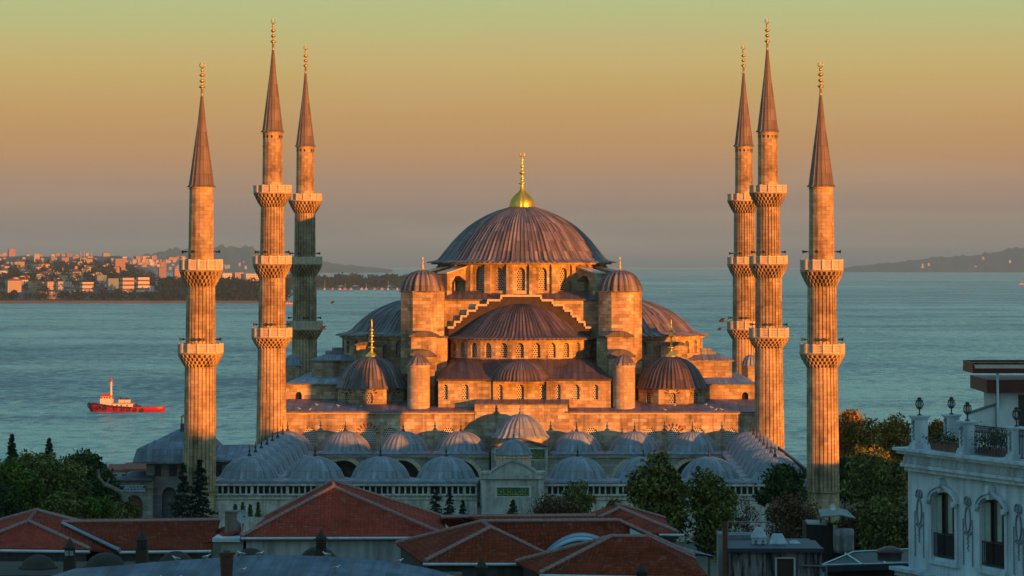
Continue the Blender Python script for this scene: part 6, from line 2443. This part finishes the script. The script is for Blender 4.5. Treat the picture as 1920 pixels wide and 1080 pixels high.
f_ = [onz(1500, 1100, 14.9), onz(1990, 1100, 14.9), onz(1990, 1064, 14.9), onz(1548, 1064, 14.9)]
fr_.slab(f_, (0, 0, -.3))
fr_.prism([(p.x, p.y) for p in f_], -3, 14.58)
fr_.build('flat_lead_roof', BL, None, label='flat blue grey roof at the bottom right below the white hotel', category='roof')
dm = MB()
q = at(1668, 1045, 118)
dm.rev([(.42, q.z - .1), (.42, q.z + .16), (.5, q.z + .17), (.44, q.z + .26), (.2, q.z + .36), (.01, q.z + .38)], q.x, q.y, 18)
dm.build('roof_cowl', plain('dark_cowl', (.09, .06, .06), .5), None, label='squat dark vent cowl with rounded top beside the hotel ledge', category='vent')

# ================================================================ white hotel
HA = Vector((X(1673, 117, 837), 117, 0))
HB = Vector((X(1920, 107.8, 866), 107.8, 0))
HU = (HB - HA).normalized()
HN = Vector((HU.y, -HU.x, 0))          # outward, towards the left
HM = Matrix(((HU.x, -HN.x, 0, HA.x), (HU.y, -HN.y, 0, HA.y), (0, 0, 1, 0), (0, 0, 0, 1)))
def hp(px, py, d=0.0):
    """(s, z) on the plane d metres behind the cornice edge"""
    dr_ = ray(px, py)
    o = HA - HN * d
    t = (o - CO).dot(HN) / dr_.dot(HN)
    q = CO + dr_ * t
    return (q - HA).dot(HU), q.z
hotel = thing('white_hotel', 'ornate white hotel with stucco wreaths, arched windows and a roof terrace', 'hotel', (HA.x, HA.y, -3))
WP = plain('white_stucco', (.48, .56, .62), .75, sc=1.2, var=.2, streak=.28)
def hpart(n, mb, m, parent=hotel):
    return mb.build(n, m, parent)
zA = hp(1673, 838)[1]
SE = 15.0
mb = MB()
def band(y0, y1, d):
    za_, zb_ = hp(1700, y1, d)[1], hp(1700, y0, d)[1]
    mb.box(d * .8, SE, d, 3.5, za_, zb_, HM)
    return za_, zb_
zt0 = zA
mb.box(-.02, SE, 0, 9, zA - .10, zA, HM)
mb.box(.1, SE, .1, 8.9, zA - .2, zA - .103, HM)
mb.box(.3, SE, .3, 8.8, zA - .52, zA - .203, HM)
mb.box(.18, SE, .2, 8.8, zA - .64, zA - .523, HM)
mb.box(.3, SE, .3, 8.8, zA - .78, zA - .643, HM)
for i in range(150):
    mb.box(.32 + i * .098, .32 + i * .098 + .05, .26, .3, zA - .5, zA - .3, HM)
cn = hpart('cornice', mb, WP)
dw = .5
s0 = hp(1703, 950, dw)[0]
zc0 = zA - .783
ws = []
for x0, x1, yt, yb in ((1749, 1792, 922, 1050), (1839, 1886, 936, 1062)):
    a, b = hp(x0, 985, dw)[0], hp(x1, 985, dw)[0]
    zt_ = hp((x0 + x1) / 2, yt, dw)[1]
    zb_ = hp((x0 + x1) / 2, yb, dw)[1]
    ws.append([a, b, zt_, zb_])
dlt = (ws[1][0] + ws[1][1]) / 2 - (ws[0][0] + ws[0][1]) / 2
zt_w = (ws[0][2] + ws[1][2]) / 2
zb_w = (ws[0][3] + ws[1][3]) / 2
ww = ((ws[0][1] - ws[0][0]) + (ws[1][1] - ws[1][0])) / 2
cs = [(ws[0][0] + ws[0][1]) / 2 + dlt * i for i in range(4)]
mb, panes = MB(), []
bd = [s0] + [(cs[i] + cs[i + 1]) / 2 for i in range(3)] + [SE]
def H2(s, d):
    q = HM @ Vector((s, d, 0))
    return (q.x, q.y)
for i, c_ in enumerate(cs):
    pane = MB()
    arch_bay(mb, pane, H2(bd[i], dw), H2(bd[i + 1], dw), -3, zc0, ww, zb_w, zt_w, .2, pointed=-.62, c=(c_ - bd[i]) / (bd[i + 1] - bd[i]))
    panes.append(pane)
mb.box(s0, s0 + .3, dw + .004, 8.5, -3, zc0, HM)
hw = hpart('wall', mb, WP)
for i, pane in enumerate(panes):
    o = hpart('window', pane, VOID, hw)
ORN = plain('stucco_ornament', (.20, .26, .32), .8, sc=4)
CURT = plain('curtain', (.30, .33, .30), .9)
for i, c_ in enumerate(cs):
    if i > 1 and c_ > 13:
        break
    # raised surround with hood and keystone
    mb = MB()
    h = ww / 2
    for s_ in (-1, 1):
        x0, x1 = sorted((c_ + s_ * h, c_ + s_ * (h + .16)))
        mb.box(x0 + .002 * s_, x1, dw - .06, dw - .003, zb_w - .1, zt_w - .38 * h - .05, HM)
    mb.box(c_ - h - .2, c_ + h + .2, dw - .12, dw - .003, zb_w - .22, zb_w - .102, HM)
    rise = h * .38
    zs = zt_w - rise
    for q in range(14):
        t0, t1 = pi * q / 14, pi * (q + 1) / 14
        for r0_, r1_, dd in ((.04, .14, .10), (.15, .24, .15)):
            pts = [((h + r0_) * -cos(t0), zs + (rise + r0_) * sin(t0)), ((h + r0_) * -cos(t1), zs + (rise + r0_) * sin(t1)), ((h + r1_) * -cos(t1), zs + (rise + r1_) * sin(t1)), ((h + r1_) * -cos(t0), zs + (rise + r1_) * sin(t0))]
            mb.slab([HM @ Vector((c_ + x, dw - dd, z)) for x, z in pts], HM.to_3x3() @ Vector((0, dd - .004, 0)))
    for s_ in (-1, 1):
        q = HM @ Vector((c_ + s_ * (h + .12), dw - .08, zs - .02))
        q2 = HM @ Vector((c_ + s_ * (h + .12), dw - .2, zs - .02))
        mb.tube(q, q2, .12, .10, 10)
    q = HM @ Vector((c_, dw - .02, zt_w + .27))
    q2 = HM @ Vector((c_, dw - .24, zt_w + .3))
    mb.tube(q, q2, .2, .15, 12)
    mb.box(c_ - .11, c_ + .11, dw - .2, dw - .004, zt_w - .02, zt_w + .14, HM)
    hpart('window_surround', mb, WP, hw)
    mb = MB()
    mb.box(c_ - h * .96, c_ - h * .5, dw + .125, dw + .145, zb_w + .8, zt_w - .15, HM)
    mb.box(c_ + h * .05, c_ + h * .4, dw + .13, dw + .15, zb_w + .85, zt_w - .1, HM)
    hpart('curtain', mb, CURT, hw)
    mb = MB()
    for z in (zb_w + .78, zb_w + .06):
        mb.box(c_ - h + .01, c_ + h - .01, dw + .02, dw + .05, z, z + .035, HM)
    for q in range(13):
        x = c_ - h + .03 + (ww - .06) * q / 12
        mb.box(x - .008, x + .008, dw + .025, dw + .045, zb_w + .06, zb_w + .78, HM)
    mb.box(c_ - h * .45, c_ - h * .38, dw + .1, dw + .14, zb_w, zt_w - .1, HM)
    hpart('window_railing', mb, DARK, hw)
def wreath(sc_, zc_):
    mb = MB()
    def L(x, z, d=.03):
        return HM @ Vector((sc_ + x, dw - d, zc_ + z))
    mb.path([L(.19 * cos(t), .42 * sin(t)) for t in [2 * pi * i / 24 for i in range(25)]], .028, 6)
    for s_ in (-1, 1):
        mb.path([L(s_ * (.06 + .16 * sin(t)), .47 + .13 * (1 - cos(t))) for t in [pi * i / 8 for i in range(9)]], .03, 5)
        mb.ell(L(s_ * .2, .55), .05, .05, .07, 8, 6)
        mb.ell(L(s_ * .2, -.43), .055, .05, .05, 8, 6)
        mb.path([L(s_ * .19, -.43), L(s_ * .1, -.5), L(0, -.47)], .025, 5)
        for q in range(17):
            z = -.02 - q * .09
            mb.ell(L(s_ * .33, z), .026, .026, .034, 6, 4)
            mb.ell(L(s_ * .33 + .018 * (-1) ** q, z - .045), .018, .018, .02, 5, 4)
    mb.ell(L(0, .58), .06, .05, .12, 8, 6)
    for q in range(7):
        mb.ell(L(.02 * (-1) ** q, -.56 - q * .075), .04 - q * .003, .035, .04, 7, 5)
    hpart('stucco_wreath', mb, ORN, hw)
zw_ = (zt_w + zb_w) / 2 + .32
for sc_ in [(s0 + cs[0] - ww / 2) / 2 - .05] + [(cs[i] + cs[i + 1]) / 2 for i in range(3)]:
    wreath(sc_, zw_)
mb = MB()
mb.box(-.35, SE, 0, .499, zb_w - .62, zb_w - .5, HM)
mb.box(-.2, SE, .15, .498, zb_w - .8, zb_w - .622, HM)
hpart('lower_ledge', mb, WP)
# terrace piers with lanterns
def pier(sc_, d, ztop, w, name='terrace_pier'):
    mb = MB()
    z0_ = zA + .004
    c = (sc_, d + w / 2)
    def sq(hw_, za_, zb_):
        mb.box(c[0] - hw_, c[0] + hw_, c[1] - hw_, c[1] + hw_, za_, zb_, HM)
    h = ztop - z0_
    sq(w * .62, z0_, z0_ + h * .10)
    sq(w * .56, z0_ + h * .10 + .002, z0_ + h * .17)
    sq(w * .46, z0_ + h * .17 + .002, ztop - h * .1)
    sq(w * .54, ztop - h * .1 + .002, ztop - h * .05)
    sq(w * .62, ztop - h * .05 + .002, ztop)
    p_ = hpart(name, mb, WP)
    mb = MB()
    for q in range(9):
        z = ztop - h * .18 - q * h * .065
        L = HM @ Vector((c[0] + .03 * (-1) ** q, c[1] - w * .46 - .02, z))
        mb.ell(L, .035 if q > 1 else .09, .03, .045, 7, 5)
        L = HM @ Vector((c[0] - w * .46 - .02, c[1] + .03 * (-1) ** q, z))
    hpart('pier_ornament', mb, ORN, p_)
    return HM @ Vector((c[0], c[1], ztop))
def lantern(q, hgt, lab):
    r_ = thing('terrace_lantern', lab, 'lantern', tuple(q), 'lanterns on the hotel terrace')
    mb = MB()
    x, y, z = q
    mb.rev([(hgt * .14, z), (hgt * .12, z + .03), (hgt * .04, z + hgt * .08), (hgt * .035, z + hgt * .32), (hgt * .14, z + hgt * .36), (hgt * .15, z + hgt * .46), (.01, z + hgt * .47)], x, y, 12)
    mb.rev([(hgt * .12, z + hgt * .78), (hgt * .23, z + hgt * .80), (hgt * .21, z + hgt * .83), (hgt * .11, z + hgt * .86), (hgt * .11, z + hgt * .94), (hgt * .13, z + hgt * .96), (.01, z + hgt)], x, y, 12)
    for k_ in range(6):
        a = 2 * pi * k_ / 6
        mb.tube((x + hgt * .14 * cos(a), y + hgt * .14 * sin(a), z + hgt * .45), (x + hgt * .13 * cos(a), y + hgt * .13 * sin(a), z + hgt * .8), .012, n=4)
    for s_ in (-1, 1):
        mb.path([Vector((x, y, z)) + Vector((s_ * hgt * (.13 + .08 * sin(t)), 0, hgt * (.42 + .38 * t / pi))) for t in [pi * i / 6 for i in range(7)]], .014, 4)
    mb.build('frame', DARK, r_)
    mb = MB()
    mb.rev([(hgt * .07, z + hgt * .475), (hgt * .11, z + hgt * .55), (hgt * .10, z + hgt * .68), (hgt * .07, z + hgt * .775)], x, y, 12)
    mb.build('glass', plain('milky_glass', (.42, .46, .48), .3), r_)
for (px0, px1, ytop, ybot, d, lab) in ((1706, 1740, 779, 836, .25, 'black lantern on the leftmost terrace pier'), (1797, 1829, 789, 848, .25, 'black lantern on the second front pier, left of the iron railing'), (1889, 1921, 800, 860, .25, 'black lantern on the pier at the picture edge'), (1771, 1795, 777, 832, 3.9, 'black lantern on the rear pier, between the two front lanterns')):
    pc_ = (px0 + px1) / 2
    s_c = hp(pc_, ybot, d + .2)[0]
    q = HM @ Vector((s_c, d + .25, 0))
    zt_ = at(pc_, ytop, q.y).z
    w_ = .46
    tp = pier(s_c, d, zt_, w_)
    lantern(tp + Vector((0, 0, .004)), .62, lab)
# iron railing between piers 2 and 3, and beyond
sa, sb = hp(1829, 850, .45)[0], hp(1889, 858, .45)[0]
zr0, zr1 = zA + .06, zA + .95
for a, b, rn_ in ((sa - .05, sb + .02, 'iron_railing'), (sb + .6, sb + 2.5, 'iron_railing')):
    mb = MB()
    for z in (zr0, zr1, zr1 - .2):
        mb.box(a, b, .44, .48, z, z + .035, HM)
    n = int((b - a) / .11)
    for i in range(n + 1):
        x = a + (b - a) * i / n
        mb.box(x - .012, x + .012, .45, .47, zr0, zr1 - .2, HM)
        mb.path([HM @ Vector((x + .055 + .05 * cos(t), .46, zr1 - .09 + .08 * sin(t))) for t in [2 * pi * k / 8 for k in range(9)]], .012, 4)
    hpart(rn_, mb, DARK)
# planters
for a_, b_, d_, lab in ((1745, 1764, .5, 'brown wooden planter beside the leftmost terrace pier'), (1766, 1793, .4, 'wider brown planter left of the second front pier')):
    sa_, sb_ = hp(a_, 838, d_)[0], hp(b_, 840, d_)[0]
    r_ = thing('planter', lab, 'planter', tuple(HM @ Vector(((sa_ + sb_) / 2, d_ + .15, zA))), 'planters on the hotel terrace')
    mb = MB()
    mb.box(sa_, sb_, d_, d_ + .3, zA + .01, zA + .3, HM)
    mb.box(sa_ - .02, sb_ + .02, d_ - .02, d_ + .32, zA + .302, zA + .34, HM)
    mb.build('box', plain('brown_wood', (.14, .07, .05), .7), r_)
    c_ = HM @ Vector(((sa_ + sb_) / 2, d_ + .15, zA + .42))
    v = rng.normal(0, 1, (260, 3)) * np.array([.28, .28, .11]) + np.array(c_)
    leafmesh('plant', v, .05, FOL['dark'], r_)
sa_, sb_ = hp(1838, 850, .8)[0], hp(1882, 856, .8)[0]
r_ = thing('planter', 'reddish planter with a dark bush behind the iron railing', 'planter', tuple(HM @ Vector(((sa_ + sb_) / 2, 1, zA))), 'planters on the hotel terrace')
mb = MB()
mb.box(sa_, sb_, .7, 1.1, zA + .01, zA + .24, HM)
mb.build('box', plain('red_box', (.25, .09, .08), .7), r_)
c_ = HM @ Vector(((sa_ + sb_) / 2, .9, zA + .5))
leafmesh('plant', rng.normal(0, 1, (900, 3)) * np.array([.3, .45, .16]) + np.array(c_), .05, FOL['dark'], r_)
# terrace rear: glass screen, white wall, room with brown fascia
mb = MB()
mb.box(8.9 - 1.4, SE, 4.6, 9, zA + .003, zA + .02, HM)
YR = 121.0
def rp(px, py, Y=YR):
    return at(px, py, Y)
GW = MB()
g0, g1, g2, g3 = rp(1812, 776), rp(1871, 757), rp(1871, 812), rp(1806, 812)
GW.slab([g0, g1, g2, g3], (0, .15, 0))
GW.box(rp(1870, 700).x, rp(1925, 700).x, YR - .02, YR + 4, zA - .2, rp(1890, 734).z)
rw = hpart('terrace_room', GW, plain('terrace_white_wall', (.50, .56, .58), .8))
mb = MB()
mb.tube(g0 + Vector((0, -.05, .02)), g1 + Vector((0, -.05, .02)), .05, n=6)
mb.tube(rp(1868, 734) + Vector((0, -.1, 0)), rp(1868, 812) + Vector((0, -.1, 0)), .045, n=6)
mb.build('terrace_rail', plain('grey_metal', (.16, .18, .19), .5), rw)
mb = MB()
mb.box(rp(1909, 745).x, rp(1940, 745).x, YR - .05, YR - .023, zA, rp(1909, 740).z)
mb.build('door', VOID, rw)
mb = MB()
mb.box(rp(1847, 720).x, rp(1990, 720).x, YR - .5, YR + 4.5, rp(1847, 736).z, rp(1847, 711).z)
for i in range(5):
    z = rp(1847, 736 - i * 5.2).z
    mb.box(rp(1846.5, 720).x, rp(1990, 720).x, YR - .53, YR - .503, z, z + .075)
hpart('fascia', mb, plain('red_brown_boards', (.10, .028, .022), .6, sc=2))
mb = MB()
b0 = rp(1818, 690)
xr = rp(1990, 690).x
for y0_, y1_ in ((683.5, 679.5), (700, 691)):
    mb.box(b0.x, xr, YR - 1, YR - .9, at(1818, y0_, YR - 1).z, at(1818, y1_, YR - 1).z)
    mb.box(b0.x, xr, YR + 2, YR + 2.1, at(1818, y0_, YR - 1).z, at(1818, y1_, YR - 1).z)
mb.box(b0.x, b0.x + .06, YR - .898, YR + 1.99, at(1818, 700, YR - 1).z, at(1818, 680, YR - 1).z)
pg = hpart('pergola', mb, plain('deep_red_beam', (.075, .008, .010), .5))
mb = MB()
mb.box(b0.x + .07, xr, YR - .97, YR - .93, at(1818, 690.7, YR - 1).z, at(1818, 683.8, YR - 1).z)
mb.build('awning_roll', plain('pale_awning', (.52, .40, .36), .8), pg)
mb = MB()
mb.box(rp(1863, 700).x, rp(1867, 700).x, YR - .85, YR - .75, zA, at(1865, 685, YR).z)
mb.build('post', WP, pg)

# ================================================================ unseen houses, added and shaped so their evening shadow lies over the foreground
def shading_house(x, y, w, d, top_, i):
    h_ = thing('shading_house', 'unseen house off to the right, added to shade the foreground', 'house', (x, y, -3), 'unseen shading houses')
    mb = MB()
    mb.box(x - w / 2, x + w / 2, y - d / 2, y + d / 2, -3, top_ - 1.2)
    mb.build('wall', fbmat('shading_house_wall', rnd.choice([(.5, .42, .34), (.45, .36, .3), (.52, .48, .42)]), (.05, .05, .06), 2.6, 3.2, .4, .5), h_)
    mb = MB()
    z = top_ - 1.2
    q = [(x - w / 2 - .4, y - d / 2 - .4), (x + w / 2 + .4, y - d / 2 - .4), (x + w / 2 + .4, y + d / 2 + .4), (x - w / 2 - .4, y + d / 2 + .4)]
    r0_, r1_ = (x, y - d / 2 + .4, top_), (x, y + d / 2 - .4, top_)
    mb.face([q[0] + (z,), q[1] + (z,), r0_])
    mb.face([q[1] + (z,), q[2] + (z,), r1_, r0_])
    mb.face([q[2] + (z,), q[3] + (z,), r1_])
    mb.face([q[3] + (z,), q[0] + (z,), r0_, r1_])
    mb.face([p + (z,) for p in q])
    mb.build('roof', TILE, h_)
ROW = [(-60, -45, 24), (-45, -30, 24.5), (-30, -16, 23.8), (-16, 0, 24.2), (0, 14, 24), (14, 30, 24.3), (30, 46, 24.2), (46, 57.3, 23.3), (57.3, 68, 24.9), (68, 80, 24.8),
       (80, 92, 15.5), (92, 104, 14.8), (104, 117, 14.6), (117, 129, 13.7), (129, 142, 14.6), (142, 158, 14.2), (158, 176, 14.5), (176, 196, 14), (196, 212, 12),
       (212, 228.5, 11.8), (228.5, 238.5, 8), (238.5, 250, 11.6), (250, 262, 11.5), (262, 272, 11.6), (272, 283, 9.2), (283, 296, 7.8), (296, 306, 6.6), (306, 315, 6.3),
       (315, 328, 5.7), (328, 341, 5.2), (341, 354, 4.9), (354, 367, 4.7), (367, 379, 5), (379, 390, 7.6), (390, 404, 8.4), (404, 418, 8.2)]
for y0, y1, t_ in ROW:
    shading_house(77 + rnd.uniform(-.6, .6), (y0 + y1) / 2, 13, y1 - y0 - .25, t_, 0)

# ================================================================ evening haze
mb = MB()
mb.box(-26500, 26500, -900, 61900, -33.5, 420)
hzo = mb.build('haze', None, None, kind='stuff')
hm = bpy.data.materials.new('evening_haze')
hm.use_nodes = True
hn = hm.node_tree
for nd in list(hn.nodes):
    hn.nodes.remove(nd)
out = hn.nodes.new('ShaderNodeOutputMaterial')
vol = hn.nodes.new('ShaderNodeVolumePrincipled')
vol.inputs['Color'].default_value = (.42, .68, .80, 1)
vol.inputs['Density'].default_value = 3.1e-5
vol.inputs['Anisotropy'].default_value = 0.0
hn.links.new(vol.outputs[0], out.inputs['Volume'])
hzo.data.materials.clear()
hzo.data.materials.append(hm)
